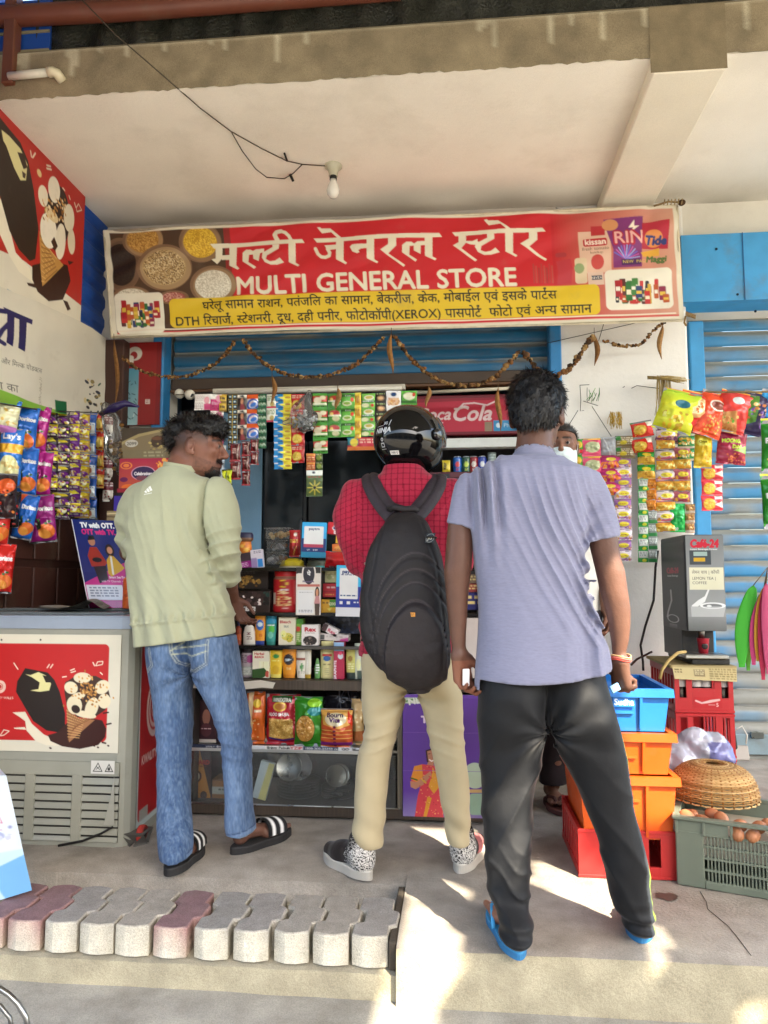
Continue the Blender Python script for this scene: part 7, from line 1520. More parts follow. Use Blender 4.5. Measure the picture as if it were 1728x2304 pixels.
# clear bag of silver things
pa_=crop(350,820,.3014);o=W(*pa_(1095,370),YH1-.04);bagt=thing('clear_bag','knotted clear plastic bag full of silvery sweets among the strips','plastic bag',o,GS)
v=Vol(o-.16,o+.16,.006);v.ell(o+[.01,0,-.035],(.085,.05,.075),.02);v.cone(o+[.0,0,.02],o+[.045,0,.13],.06,.012,.03);v.cone(o+[-.02,0,-.03],o+[-.11,0,-.05],.03,.01,.02);v.disp(lambda x,y,z:-.008*vnoise(x*30,y*30,z*30,3));v.build('film',M_POLY,bagt,H('c8ccd0'),1)
mb=MB();q=random.Random(2)
for k in range(70):c_=o+np.array([q.gauss(.012,.032),q.gauss(0,.018),q.gauss(-.045,.024)]);mb.ball(c_,.011,H(q.choice(['9aa0a4','c8ccd0','6a7074','b8bcc0'])),4,(1,.6,.8))
stuff(mb.build('sweets',M_FOIL,bagt))
# tube light batten, round camera, rod
tl=thing('tube_light','long white tube light batten under the rolled shutter','tube light',W(690,872,4.34));a,b=W(480,884,4.34),W(912,862,4.34);b[2]=a[2]+.004;mb=MB();mb.box((a[0],4.32,a[2]-.012),(b[0],4.36,a[2]+.022),H('b8b2a2'),.004);mb.build('batten',M_PLAST,tl);mb=MB();mb.tube([(a[0]+.02,4.325,a[2]-.004),(b[0]-.02,4.325,a[2]-.004)],.013,H('d8d4c8'),10);mb.build('tube',M_PLAST,tl)
mb=MB();a,b=W(935,884,4.36),W(1180,872,4.36);mb.tube([a,b],.010,H('c2bba8'),8);tag(mb.build('curtain_rod',M_PLAST),'thin pale rod right of the tube light above the red cooler sign','rod')
cm=thing('security_camera','white round security camera with dark eye under the shutter','camera',W(420,885,4.30))
for n_,x,y,r_ in(('base',404,886,.030),('head',427,888,.032)):mb=MB();mb.ball(W(x,y,4.30-(.02 if n_=='head' else 0)),r_,H('c9c4b6'),10);mb.build(n_,M_PLAST,cm)
mb=MB();c_=W(428,889,4.262);mb.ball(c_,.022,H('0c0c0d'),8,(1,.35,.62));mb.build('lens',M_GLOSS,cm)
# ---------------------------------------------------------------- inside: dark fridges, blue panel, drinks cooler
mb=MB();a,b=W(528,1040,4.9),W(585,1240,4.9);mb.box((a[0]-.3,4.9,.6),(b[0],4.93,a[2]+.35),H('7fa6c4'));tag(mb.build('blue_panel',M_WALL),'pale blue painted panel inside the shop behind the young man','panel')
f1=thing('glass_fridge','tall black glass door fridge inside the dark shop','fridge',W(640,1200,5.0))
for k,(xa,xb)in enumerate(((590,690),(694,860))):
 a,b=W(xa,980,4.95),W(xb,1280,4.95);mb=MB();mb.box((a[0],4.95,.15),(b[0],5.5,2.05),H('141517'),.006);mb.build('cabinet',M_GLOSS,f1);mb=MB();mb.box((a[0]+.05,4.935,.3),(b[0]-.03,4.945,1.95),H('1b2226'));mb.build('door',M_GLOSS,f1);mb=MB();mb.box((b[0]-.05,4.91,.8),(b[0]-.03,4.93,1.5),H('4a4c4e'),.004);mb.build('handle',M_METAL,f1)
co=thing('drinks_cooler','red topped drinks cooler with white script sign inside the shop','cooler',W(1080,1000,4.75))
a,b=W(935,898,4.6),W(1215,968,4.6);A=art(280,78,'#9c1f33',[('r',82,0,100,62,'#8e2a66'),('p',[(0,0),(100,0),(100,5),(0,12)],'#7a1525')],.8)
A.text('Coca',14,17.5,13.5,'#d9c3c3','c',.025,shear=.3);A.text('Cola',45,18.5,17,'#d9c3c3','c',.025,shear=.3);A.line([(34,10),(39,5),(48,4.5),(58,6.5),(66,3)],1.2,'#d9c3c3');A.line([(2,19),(12,21.5),(22,20)],1.2,'#d9c3c3');A.line([(32,9),(35,9)],1.4,'#d9c3c3')
A.rect(56,20,62,27.8,'#8a7a62');A.rect(63,19,100,27.8,'#2f86b8');A.ell(67,23,2,2,'#c9dce6');A.text('PhonePe',71,24.5,4.6,'#c2d8e4');A.ell(92,23,2.2,2.2,'#c9dce6')
mb=MB();sheet(mb,A,a,(b[0],a[1],a[2]),(a[0],a[1],b[2]),b);mb.box((a[0]-.02,a[1]+.002,b[2]-.02),(b[0]+.02,a[1]+.5,a[2]+.02),H('6b1522'),.004);mb.build('header_sign',M_CARD,co)
z1_=W(1100,990,4.6)[2];z2_=W(1100,1003,4.6)[2];mb=MB();mb.box((a[0]-.02,4.58,z2_-.012),(b[0]+.02,4.66,z1_+.012),H('d9ddd8'),.003);mb.build('light_bar',M_PLAST,co)
zsh=W(1050,1062,4.62)[2];mb=MB();mb.box((a[0]-.02,4.60,zsh-.04),(b[0]+.02,5.0,zsh),H('5a3a3c'),.003);mb.build('shelf',M_METAL,co)
for dz in(.30,.62):mb=MB();mb.box((a[0]-.02,4.60,zsh-.04-dz),(b[0]+.02,5.0,zsh-dz),H('4a3234'),.003);mb.build('shelf',M_METAL,co)
mb=MB();mb.box((a[0]-.03,5.0,.1),(b[0]+.03,5.05,b[2]),H('2b2626'));mb.box((a[0]-.05,4.6,.1),(a[0]-.021,5.0,b[2]),H('221f20'));mb.build('cabinet',M_PAINT,co)
for i,(x,c1,c2,l)in enumerate(((1030,'1f5aa8','c83a3a','bright blue cola can with round badge, left end of the cooler shelf'),(1050,'25503a','b8d84a','dark green can with lime splash on the cooler shelf'),(1067,'8a1a22','d8c8c0','dark red can on the cooler shelf between green and blue'),(1086,'2a3f9a','c8ccd8','royal blue can right of the red one in the cooler'),(1132,'b8a82a','2a2a22','yellow can half hidden behind the lavender shoulder'))):
 spun('drink_can',l,'can',x-11,1022,x+10,1061,4.68,[(.85,0),(1,.06),(1,.88),(.8,.97),(.8,1)],'#'+c1,[('e',50,48,26,16,'#'+c2),('r',0,0,100,6,'#b8bcc0'),('r',0,95,100,100,'#b8bcc0'),('m',30,70,70,85,2,'#'+c2)],base=zsh,squash=1,mat=M_GLOSS,group='cans in the drinks cooler')
spun('clear_glass','clear upturned plastic cup stack beside the blue can in the cooler','cup',1098,1014,1118,1061,4.68,[(.8,0),(1,1)],'#8a9a98',[('m',10,10,90,90,6,'#b8c4c2')],base=zsh,squash=1,mat=M_GLOSS)
pouch('juice_pack','yellow packet printed ROOT leaning by the helmet visor','packet',995,1036,1013,1064,4.62,'#b8a428',[('t','ROOT',50,50,26,'#2a2618',.04,80,-80)],.008)
carton('shelf_tag','small dark price card on the cooler shelf below the yellow packet','card',985,1066,1012,1080,4.58,.006,'#26282a',[('t','10:',55,75,60,'#c8ccc8',.05)])
# ---------------------------------------------------------------- snack bags along the left wall (crop: x, y)
cL=crop(0,850,.2486)
def depth_at(px,X=-2.03):return LX(px,1000,X)[1]if px<900 else 4
def bagops(c,accent,brand,seed):return[('p',[(0,0),(42,0),(10,30),(0,34)],accent),('t',brand,62,34,13,'#e6e2dc',.05,62),('e',66,76,30,15,'#c8642a',35),('e',58,82,22,9,'#d88a3a',20),('p',[(30,58),(50,48),(48,70),(34,74)],'#1e2a1c'),('d',30,50,98,66,8,5,['#2f5a2a',c,'#e8e4dc']),('r',0,96,100,100,'#2a2a30')]
left=[('blue corn chips bag','packets',105,285,300,640,1,'#1f5cb0',bagops('#1f5cb0','#d8b23a','Doritos',1),'blue nacho bag in the top row of the left wall, behind the cream one'),('','',150,655,308,1045,1,'#1f5cb0',bagops('#1f5cb0','#d8b23a','Doritos',1),'blue nacho bag in the middle row beside the magenta ones'),('','',165,1075,298,1440,1,'#1f5cb0',bagops('#1f5cb0','#c8562a','Doritos',1),'lowest blue nacho bag hanging crooked beside the black gap'),('','',250,275,408,640,1,'#9a1f78',bagops('#9a1f78','#d8b23a','Doritos',2),'magenta nacho bag in the top row of the left wall'),('','',292,685,440,1045,1,'#9a1f78',bagops('#9a1f78','#d8b23a','Doritos',2),'magenta nacho bag in the middle row of the left wall'),('','',290,1085,468,1470,1,'#7f1a68',bagops('#7f1a68','#d8b23a','Doritos',2),'lowest magenta nacho bag above the brown partition'),('','',-60,215,132,480,1,'#d8cfae',[('r',0,0,100,20,'#2f6ab0'),('d',5,25,95,75,26,7,['#e6dcae','#c9a85a','#dccf9a']),('r',0,78,100,100,'#b070b0')],'cream chips bag with blue top at the left edge, top row'),('','',20,480,172,965,1,'#2a6ec0',[('r',0,28,100,44,'#d8a032'),('e',50,72,42,24,'#dccf9a'),('d',12,55,90,92,22,7,['#e6dcae','#c9b070']),('t',"Lay's",50,20,14,'#e8e4dc',.05)],'tall blue chips bag with an orange band at the left edge'),('','',-40,890,118,1250,1,'#2f2326',[('e',60,30,34,18,'#c8562a',30),('d',20,40,90,90,16,6,['#b83a2a','#d87a3a','#1f1a1c','#8a2420'])],'dark bag with orange chips picture low at the left edge'),('','',-70,1085,66,1500,1,'#b8231f',bagops('#b8231f','#5a1a1a','Doritos',3),'red nacho bag cut by the left edge of the photo'),('','',60,1050,160,1330,1,'#1f1c1e',[('d',8,40,92,95,30,6,['#b82a24','#8a1f1c','#d87a4a']),('p',[(20,0),(60,0),(40,40)],'#3a3838')],'black and red bag between red and blue bags on the left'),('','',-70,1525,92,1925,1,'#b8231f',bagops('#b8231f','#7a1a1a','Doritos',3),'lowest red nacho bag against the brown partition'),]
GL='snack bags hanging along the left wall'
for i,(_,_,a,b,c,d,n,bg,ops,lab)in enumerate(left):
 x0,y0=cL(a,b);x1,y1=cL(c,d);Y=3.42+.0036*max(0,(x0+x1)/2-5)-.03*(i%3);g_=(x1-x0)*.12;pouch('chips_bag',lab,'chips bag',x0-g_,y0-6,x1+g_,y1+6,Y,bg,ops,th=.05,yaw=22,tilt=[4,2,9,6,3,-6,8,3,0,5,3,4][i],group=GL,crimp=.04,k=.9)
lays=lambda c,k:[('p',[(0,10),(60,0),(90,30),(20,45)],'#c8b82a' if k else '#d8c83a'),('e',62,70,30,18,c),('d',30,60,95,95,14,8,['#d8b84a','#8a5a2a','#e6e0c8',c]),('e',34,40,16,8,'#d8d4cc'),('m',10,84,60,94,1,'#d8d4cc')]
for i,(a,b,c,d,n,bg,k,lab)in enumerate(((400,300,502,1030,3,'#2a1c2c',0,'dark strip of small crisps bags with yellow corners right of the magenta bags'),(492,310,612,1282,4,'#3a2a3a',1,'strip of black and yellow crisps bags ending in a clear yellow one'),(600,300,705,1255,4,'#5a2474',0,'yellow and purple crisps strip left of the brown spotted one'),(700,320,792,1270,4,'#a8862e',1,'yellow and brown crisps strip left of the tall blue sachets'))):
 x0,y0=cL(a,b);x1,y1=cL(c,d);strip('snack_strip',lab,x0-3,y0,x1+3,y1,3.46+.0036*(x0+x1)/2,n*2,bg,lays(bg,k),th=.030,yaw=18,cat='snack strip',piece='packet',group=GL,sway=14,arts=[(bg,lays('#6a2a80',k)),('#c8b42e' if i!=1 else '#33262c',[('r',0,70,100,100,bg),('e',55,40,26,24,'#e6dcb0'),('d',20,20,95,80,16,8,['#b8862e','#7a2a8a','#d8c84a']),('m',10,78,90,92,1,'#d8d0d8')])],k=.9)
for a,b,c,d,n,bg,ops,lab in((715,315,868,1280,5,'#2a5ea8',[('r',0,0,100,42,'#1f4a9a'),('r',8,48,92,96,'#c8d4de'),('e',55,72,20,16,'#b86a4a'),('e',50,30,16,7,'#c8323a'),('m',14,52,86,60,1,'#2a5aa0')],'tall blue and white sachet strip in the middle of the left wall'),(858,318,935,1000,4,'#b8862e',[('r',0,0,100,30,'#a82a22'),('e',50,62,34,24,'#d8b85a'),('m',12,82,88,94,1,'#8a2a20')],'narrow red and yellow sachet strip right of the blue ones'),(930,330,1022,1120,4,'#6a1c2a',[('r',0,50,100,100,'#cfc8be'),('d',10,56,90,96,8,8,['#4a1a1c','#8a2a30']),('m',10,14,90,36,2,'#d8c0c0')],'maroon and white sachet strip nearest the corner post on the left')):
 x0,y0=cL(a,b);x1,y1=cL(c,d);strip('sachet_strip',lab,x0,y0,x1,y1,3.5+.0036*(x0+x1)/2,n,bg,ops,th=.016,yaw=16,group=GL,sway=10,k=.9)
a_=W(*cL(700,285),3.95);mb=MB();mb.tube([LX(-20,905,-2.06),W(*cL(420,300),3.75),W(*cL(1000,320),4.3)],.0035,H('5a5248'),5);tag(mb.build('hanging_wire',M_METAL),'wire along the left wall that the snack bags hang from','wire')
x0,y0=cL(975,360);x1,y1=cL(1120,760);o=W((x0+x1)/2,(y0+y1)/2,4.15);v=Vol(o-.26,o+.26,.008);v.cone(o+[-.06,0,.20],o+[.03,0,-.06],.03,.085,.02);v.cone(o+[.03,0,-.06],o+[.05,0,-.20],.085,.03,.02);v.disp(lambda x,y,z:-.010*vnoise(x*22,y*22,z*14,4));cb=thing('clear_bag','twisted clear bag of chikki with a violet ribbon near the corner post','plastic bag',o);v.build('film',M_POLY,cb,H('b8a890'),1)
mb=MB();q=random.Random(4)
for k in range(40):mb.ball(o+np.array([.035+q.gauss(0,.03),q.gauss(0,.02),-.08+q.gauss(0,.05)]),.018,H(q.choice(['8a6a3a','a8854a','6a4a28'])),4,(1,.6,.7))
stuff(mb.build('sweets',M_DRY,cb));mb=MB();p=W(*cL(1110,280),4.12);mb.tube([p+[-.14,0,-.03],p+[-.05,-.02,.0],p+[.02,-.01,.03],p+[.10,0,.01]],[.012,.03,.022,.006],H('2a1f52'),8);mb.build('ribbon',M_FOIL,cb)
# the stack in the left corner behind the young man
cabz=W(300,1172,3.95)[2];mb=MB();xa=W(232,1172,3.95)[0];mb.box((xa,3.90,.05),(-1.52,4.36,cabz),H('33241d'),.005);tag(mb.build('corner_cabinet',M_LAM),'dark brown cabinet in the left corner carrying the stacked sweet boxes','cabinet')
zc=cabz
def stk(name,label,cat,x0,y0,x1,y1,Y,dep,bg,ops,yaw=0,**k):
 global zc
 h=(y1-y0)*px2m(Y);o=carton(name,label,cat,x0,y0,x1,y1,Y,dep,bg,ops,base=zc,yaw=yaw,**k);zc+=h+.001;return o
stk('book_pile','pale pile of papers at the bottom of the left corner stack','papers',240,1148,345,1170,3.92,.2,'#8a7a5a',[('l',[(0,30),(100,26)],3,'#c8b890'),('l',[(0,60),(100,66)],3,'#5a4a34')])
stk('snack_box','violet and orange snack boxes under the black makhana box','box',256,1112,362,1147,3.93,.2,'#3a2a8a',[('r',48,0,100,100,'#b8682a'),('e',70,50,18,14,'#d8a84a'),('r',16,15,34,85,'#8a8ad0'),('m',52,70,96,92,1,'#5a3a6a')])
stk('makhana_box','flat black box with white Makhana lettering in the corner stack','box',262,1093,372,1111,3.93,.2,'#1c1a1c',[('t','Makhana',40,84,60,'#d8d4cc',.04),('r',2,6,26,50,'#8a2030')])
stk('celebration_box','wide red sweet box with a dark round emblem in the corner stack','box',268,1024,382,1092,3.94,.2,'#8e2038',[('g',0,0,100,100,'#94203f','#a84a34'),('e',14,24,12,12,'#c8743a'),('e',14,24,9,9,'#94203f'),('e',14,24,6,6,'#c8743a'),('e',48,50,24,24,'#b88aa0'),('e',48,50,22,22,'#2a1c44'),('t','Celebrations',48,56,15,'#d8ccd4',.02,36),('d',74,4,98,34,24,3,['#d8742a','#e09a4a']),('e',10,70,8,8,'#5a1a4a'),('e',20,95,14,10,'#c8642a'),('p',[(60,80),(100,62),(100,100),(45,100)],'#c87a5a'),('e',46,66,12,8,'#6a3a4a')],k=.9)
stk('tin_box','old beige cake tin with dome lid topping the left corner stack','tin',276,1000,372,1023,3.95,.2,'#6a6048',[('m',50,20,95,80,2,'#8a8468')])
A_=art(100,55,'#6f6148',[('p',[(0,0),(100,0),(100,8),(34,30),(0,60)],'#3a3024'),('p',[(0,62),(36,28),(100,4),(100,14),(38,40),(0,74)],'#8f8058'),('e',22,68,14,16,'#a8a49a'),('t','2099',22,76,20,'#5a564e',.03,22),('e',78,62,14,26,'#3a2a1c'),('e',78,48,13,8,'#5a3a24'),('d',58,60,100,100,16,3,['#8a7a4a','#a8945a','#4a4a28'])],.9)
c0=W(276,945,3.95);c1=W(376,1000,3.95);mb=MB();sheet(mb,A_,(c0[0],3.949,zc+.13),(c1[0],3.949,zc+.13),(c0[0],3.949,zc),(c1[0],3.949,zc));mb.box((c0[0],3.951,zc),(c1[0],4.14,zc+.13),H('5f543e'),.004);tag(mb.build('cake_box',M_CARD),'beige cake box printed 2099 with a drink picture, top of the corner stack','box')
# ---------------------------------------------------------------- on the freezer
ztop=zt+.026;A_=Art(100,180,130,'#1f2566');A_.rect(0,0,100,110,'#1c2a70',0,'#232a6a');A_.text('TV with OTT.',52,17,15,'#e4e6ee','c',.05,width=70);A_.text('OTT with TV.',52,31,15,'#c8287a','c',.05,width=70)
A_.poly([(0,132),(100,86),(100,180),(0,180)],'#b82a80');A_.ell(34,46,7,9,'#a8745a');A_.poly([(26,44),(30,34),(40,34),(42,42)],'#15121a');A_.poly([(20,76),(28,58),(42,58),(58,90),(52,96),(24,98)],'#9a3024');A_.poly([(28,98),(54,96),(54,124),(34,132)],'#2a1c1e');A_.ell(38,84,10,5,'#16171c')
A_.ell(68,64,9,13,'#241418');A_.ell(68,64,5.5,7.5,'#c08a6a');A_.poly([(56,112),(58,84),(66,74),(74,76),(92,100),(84,106),(62,118)],'#c8a032');A_.line([(68,78),(66,112)],4,'#e0dccf')
A_.text('Smart Set-Top B',97,121,6,'#e6c8dc','r',.03);A_.text('with TV Channels + OTT',97,129,5.5,'#e6c8dc','r',.02);A_.rect(4,135,80,164,'#cfd2dc');A_.marks(10,139,70,160,4,'#7a7f92',3);A_.rect(0,164,100,180,'#a81f6a');A_.rect(0,0,2,180,'#dcdce4')
o0,o1,o2=W(160,1168,3.42),W(268,1172,3.42),W(200,1357,3.30);b1=W(306,1362,3.30);o2[2]=b1[2]=ztop
tv=thing('poster_stand','tilted navy and pink television poster board on the freezer','poster board',(o2+b1)/2);mb=MB();sheet(mb,A_,o0,o1,o2,b1);mb.grid(quad_pts(2,2,o0+[0,.006,0],o1+[0,.006,0],o2+[0,.006,0],b1+[0,.006,0]),H('b8b4ae'),False,True);mb.build('board',M_GLOSS,tv)
mb=MB();m_=(o0+o1)/2;mb.tube([m_*.7+(o2+b1)/2*.3+[0,.01,0],(m_[0],3.45,ztop)],.006,H('2a2826'),6);mb.build('prop_leg',M_PLAST,tv)
mb=MB();nx,ny=40,16;u,v_=uvgrid(nx,ny);a,b=W(84,1378,3.20),W(228,1372,3.20);X=a[0]+u*(b[0]-a[0])+(v_-.5)*.03;Yn=3.18+(1-v_)*.12;Zn=ztop+.004+.030*np.exp(-((u-.78)/.15)**2)+.008*np.sin(u*9+v_*2)*.6+.004
for k in range(4):mb.grid(np.stack([X+k*.004,Yn-k*.003,Zn-k*.0022],-1),H(['8a857c','7a766e','908b82','6f6a62'][k]))
tag(mb.build('newspaper',M_PAPER),'curled grey newspaper lying on the freezer lid','newspaper')
spun('sweet_jar','orange filled clear jar with blue lid on the freezer by the poster board','jar',268,1288,306,1368,3.24,[(1,0),(1,.82),(.75,.88),(.75,1)],'#a8481c',[('r',0,0,100,12,'#22326a'),('d',0,14,100,100,50,9,['#b8561f','#8a3514','#c86a2a'])],base=ztop,squash=1)
# ---------------------------------------------------------------- on and in the counter (crop: x, y)
cC=crop(500,1160,.211);cD=crop(400,1500,.3014)
def K(f,name,label,cat,a,b,c,d,Y,*r,cr=cC,**k):x0,y0=cr(a,b);x1,y1=cr(c,d);return f(name,label,cat,x0,y0,x1,y1,Y,*r,**k)
Z1,Z2,Z3,Z4,ZM,ZB=zs1+.001,zs2+.001,zs3+.001,zw1+.001,zm+.001,zbs+.002
TUBE=[(.82,0),(.84,.12),(.88,.14),(1,.5),(1,1)];BOT=[(1,0),(1,.7),(.5,.80),(.34,.84),(.34,.9),(.5,.9),(.5,1)];JAR=[(.92,0),(1,.05),(1,.8),(.86,.86),(.92,.86),(.92,1)]
# top of the counter
K(spun,'biscuit_bag_jar','orange snack jar with dark blue gathered lid by the pale blue panel','jar',125,150,305,400,3.50,[(.7,0),(.85,.3),(.75,.6),(1,.7),(1,.9),(.85,1)],'#b8641e',[('r',0,0,100,24,'#1c1c3a'),('r',0,24,100,40,'#6a4a34'),('d',0,42,100,100,30,9,['#d88a2a','#c8741f','#e0a848'])],base=Z1+.06,squash=.9)
K(carton,'medicine_box','purple and grey medicine box leaning at the left counter end','box',192,385,305,545,3.46,.03,'#3a3038',[('r',0,55,100,100,'#8a1f7a'),('m',10,65,70,95,3,'#d8b0d0')],base=Z1,tilt=-10)
K(carton,'medicine_box','white and blue medicine box beside the purple one','box',305,350,432,545,3.46,.03,'#c8c4d4',[('m',30,8,90,24,2,'#5a5a7a'),('r',55,52,100,96,'#2f7ac0'),('r',0,45,50,100,'#8a7aa8')],base=Z1,tilt=-6)
for a,b,c,d,l in((452,378,690,525,'lowest clear box of toffees in the stack on the counter'),(455,255,700,378,'middle clear ribbed box in the stack on the counter'),(440,125,745,254,'topmost clear box of cookies in the stack on the counter')):
 x0,y0=cC(a,b);x1,y1=cC(c,d);c_=W((x0+x1)/2,y1,3.55);m=px2m(3.55);w=(x1-x0)*m;h=(y1-y0)*m;t=thing('clear_box',l,'box',c_,'stack of clear food boxes');mb=MB();n=22;top=d<300
 P_=[]
 for k in range(n):mb.box((c_[0]-w*.43+w*.86*k/n,3.549,c_[2]+.002),(c_[0]-w*.43+w*.86*(k+.45)/n,3.552,c_[2]+h*.86),H('8d979c'))
 mb.box((c_[0]-w/2,3.545,c_[2]+h*.86),(c_[0]+w/2,3.70,c_[2]+h*.98),H('9aa2a4'),.003);mb.build('ribbed_shell',M_PET,t);mb=MB();q=random.Random(int(b))
 for k in range(16):mb.ball((c_[0]+q.uniform(-.38,.38)*w,3.60+q.uniform(-.02,.03),c_[2]+h*q.uniform(.2,.62)),h*.2,H(q.choice(['c8a05a','b8863a','d8b878']if b<250 else['4a4a50','8a8a90','6a4a34','b0b0b4'])),5)
 stuff(mb.build('contents',M_DRY,t))
K(pouch,'mix_packet','red packet printed with nuts between the clear boxes and the blue pay stand','packet',715,155,835,440,3.56,'#9e1f1f',[('m',15,36,80,50,2,'#d8b84a'),('e',60,18,14,8,'#cfc0b0'),('r',10,60,96,96,'#7a1a18'),('l',[(70,60),(40,92)],4,'#d8a84a')],.03)
qr=lambda x,y,w:[('r',x,y,x+w,y+w*.72,'#d5d9de')]
def stand(name,label,a,b,c,d,Y,ops,bg,w,**k):return K(carton,name,label,'sign',a,b,c,d,Y,.012,bg,ops,k=1.1,**k)
stand('pay_stand','blue tablet shaped payment stand with white panel, back of the counter',845,70,1110,450,3.52,[('r',0,0,100,100,'#1c5f9e'),('r',0,0,100,50,'#2f9ad0',8),('r',2,46,98,84,'#1a2f66'),('r',0,84,100,100,'#1f7aa0'),('r',10,12,88,64,'#cfd4da',4),('t','paytm',50,22,10,'#22346a',.05,44),('m',16,26,82,54,0+1,'#cfd4da'),('r',10,62,88,71,'#a83a52',2),('t','UPI',30,80,6,'#d8dce4',.03),('t','BHIM',58,80,6,'#d8dce4',.03)],'#1f7aa0',0,tilt=2)
stand('pay_stand','pale payment stand with a dark round emblem on its rounded top',785,548,1050,1062,3.425,[('r',0,0,100,14,'#2a2622'),('r',6,13,100,100,'#cdc6bd',3),('e',52,13,28,26,'#cdc6bd'),('e',52,14,23,22,'#2c2a30'),('t','पे',52,17.5,12,'#d8d4cc',.05),('t','PhonePe',50,32,5.5,'#5a4a6a',.03,46),('r',6,36,96,41,'#b0645a'),('r',6,48,72,96,'#dcd8d2'),('m',14,52,66,54,1,'#8a8a8a'),('m',12,89,66,95,2,'#8a8890'),('e',86,54,9,13,'#1f1618'),('e',86,53,5.5,8,'#b8805f'),('p',[(74,76),(80,60),(94,60),(98,76)],'#b07a7a'),('p',[(76,76),(97,76),(95,100),(78,100)],'#4a3a30')],'#cdc6bd',0)
stand('pay_stand','sky blue and navy payment card stand hanging in front at the counter edge',1212,528,1478,1078,3.415,[('r',0,0,100,42,'#3aa8d8'),('r',0,42,100,82,'#22348a'),('r',0,82,100,100,'#c8c8cc'),('r',14,6,88,66,'#d2d6dc',5),('t','paytm',52,16,10,'#22346a',.06,56),('m',20,18,82,21,1,'#22346a'),('m',18,58,84,62,1,'#3a4a7a'),('r',16,70,28,76,'#d8dce6'),('r',44,70,58,76,'#d8dce6'),('m',72,71,92,75,1,'#d8dce6')],'#2a3a8a',0,tilt=1)
K(carton,'biscuit_pack','red digestive biscuit pack lying at the back beside the red checked sleeve','biscuits',1125,75,1360,205,3.56,.06,'#b8202a',[('p',[(20,50),(34,15),(84,8),(92,45),(70,62),(28,66)],'#d8d4dc'),('p',[(24,48),(36,22),(82,14),(88,42),(68,56),(30,60)],'#2c2a6a'),('t',"McVitie's",57,50,26,'#e4e4ea',.04,46),('t','Digestive',62,92,30,'#e6d4d0',.04,64)],tilt=5)
K(carton,'biscuit_pack','yellow biscuit pack under the red digestive pack','biscuits',1210,195,1375,300,3.55,.05,'#d0a42a',[('e',56,70,34,14,'#b8285a'),('t','Sunfeast',56,82,22,'#e8d8d8',.04,54)],tilt=4)
K(carton,'biscuit_pack','small orange biscuit pack on top of the red pouch','biscuits',1172,300,1335,412,3.52,.05,'#c8682a',[('e',50,40,34,20,'#d8954a'),('t','Marie Gold',50,60,26,'#6a2a1a',.03,60),('r',86,0,100,100,'#d8d0c4')],tilt=-2)
K(pouch,'red_pouch','plump glossy red pouch above the tea packs','packet',1095,385,1400,570,3.48,'#b01c24',[('e',60,60,26,20,'#c02830'),('m',18,86,46,94,1,'#d8c0c0')],.05,tilt=3)
K(pouch,'yellow_packet','yellow packet squeezed behind the rider by the red pouch','packet',1385,460,1480,560,3.52,'#c89a22',[('e',50,50,30,20,'#e0c060')],.02)
# jars and boxes of the first glass shelf
K(spun,'yellow_lid_jar','big clear jar with bright yellow dome lid behind the red chikki jar','jar',575,450,855,640,3.56,[(1,0),(1,.55),(.84,.6),(.88,.62),(.88,.8),(.5,.97),(.2,1)],'#8a8068',[('r',0,0,100,46,'#c8b41e'),('r',0,40,100,46,'#a89418'),('r',0,50,100,100,'#a59f8d')],base=None,squash=1)
K(spun,'glass_jar','dark glass jar with a green grey lid behind the pale payment stand','jar',885,480,1085,620,3.58,JAR,'#4a4c3c',[('r',0,0,100,20,'#5a5f50'),('r',60,40,100,56,'#1f8a8a')],squash=1)
K(spun,'chikki_jar','square red jar of peanut chikki with a red lid','jar',518,588,792,1025,3.46,[(.94,0),(1,.06),(1,.82),(.86,.88),(.93,.88),(.93,1)],'#a81c22',[('r',0,0,100,12,'#a8161c'),('r',0,12,100,20,'#8a5a4a'),('e',46,30,16,10,'#c8b02a'),('e',46,30,12,7,'#8a2a18'),('t','Peanut',46,47,8,'#e8d8d0',.03,34),('t','Chikki',46,55,11,'#e0b88a',.05,46),('d',20,60,80,84,90,3,['#c8925a','#d8ae78','#a8703a','#e0c090']),('r',4,52,12,80,'#cfc4b4'),('r',88,22,96,80,'#c04a4a'),('m',30,88,70,93,1,'#d8a8a0')],base=Z2,squash=.8,k=1.1)
K(carton,'chocolate_box','open brown chocolate display box with white CKERS! lettering','box',145,800,505,1030,3.45,.12,'#2a1f1c',[('d',5,4,95,62,34,7,['#3a2a28','#15100e','#4a3a3a','#1f3a34','#d0c8c4']),('r',0,66,100,100,'#2c201c'),('t','SNICKERS!',20,92,26,'#d8d4d0',.05,78)],base=Z2,k=1.)
K(carton,'bakery_tray','dim box of golden snacks above the brown chocolate box','box',150,575,490,785,3.52,.12,'#2c2522',[('d',8,35,72,90,34,5,['#8a6a34','#6a4a22','#a8823f']),('m',10,8,60,24,2,'#4a4444')],k=1.)
K(carton,'soap_pack','pale green wrapped soap pack right of the pale payment stand','box',1095,572,1215,715,3.50,.06,'#a8a67a',[('m',20,30,80,70,3,'#c8c8a0'),('e',40,60,20,18,'#8f9060')])
K(carton,'tea_pack','red pack with small white print below the pale green one','box',1072,725,1220,870,3.49,.06,'#a81c28',[('m',30,24,90,42,1,'#d8b8b8'),('r',0,56,100,62,'#7a1218'),('m',20,78,80,88,1,'#c88a3a')])
K(carton,'oil_pack','yellow and green pack at the bottom right of the pale stand','box',1052,880,1222,1022,3.46,.06,'#c8951f',[('r',55,0,100,60,'#3a7a1f'),('t','OXO',78,44,28,'#cfe0a8',.04),('m',10,20,48,40,1,'#5a3a12'),('p',[(40,70),(56,90),(70,60)],'#e0c050')],base=Z2)
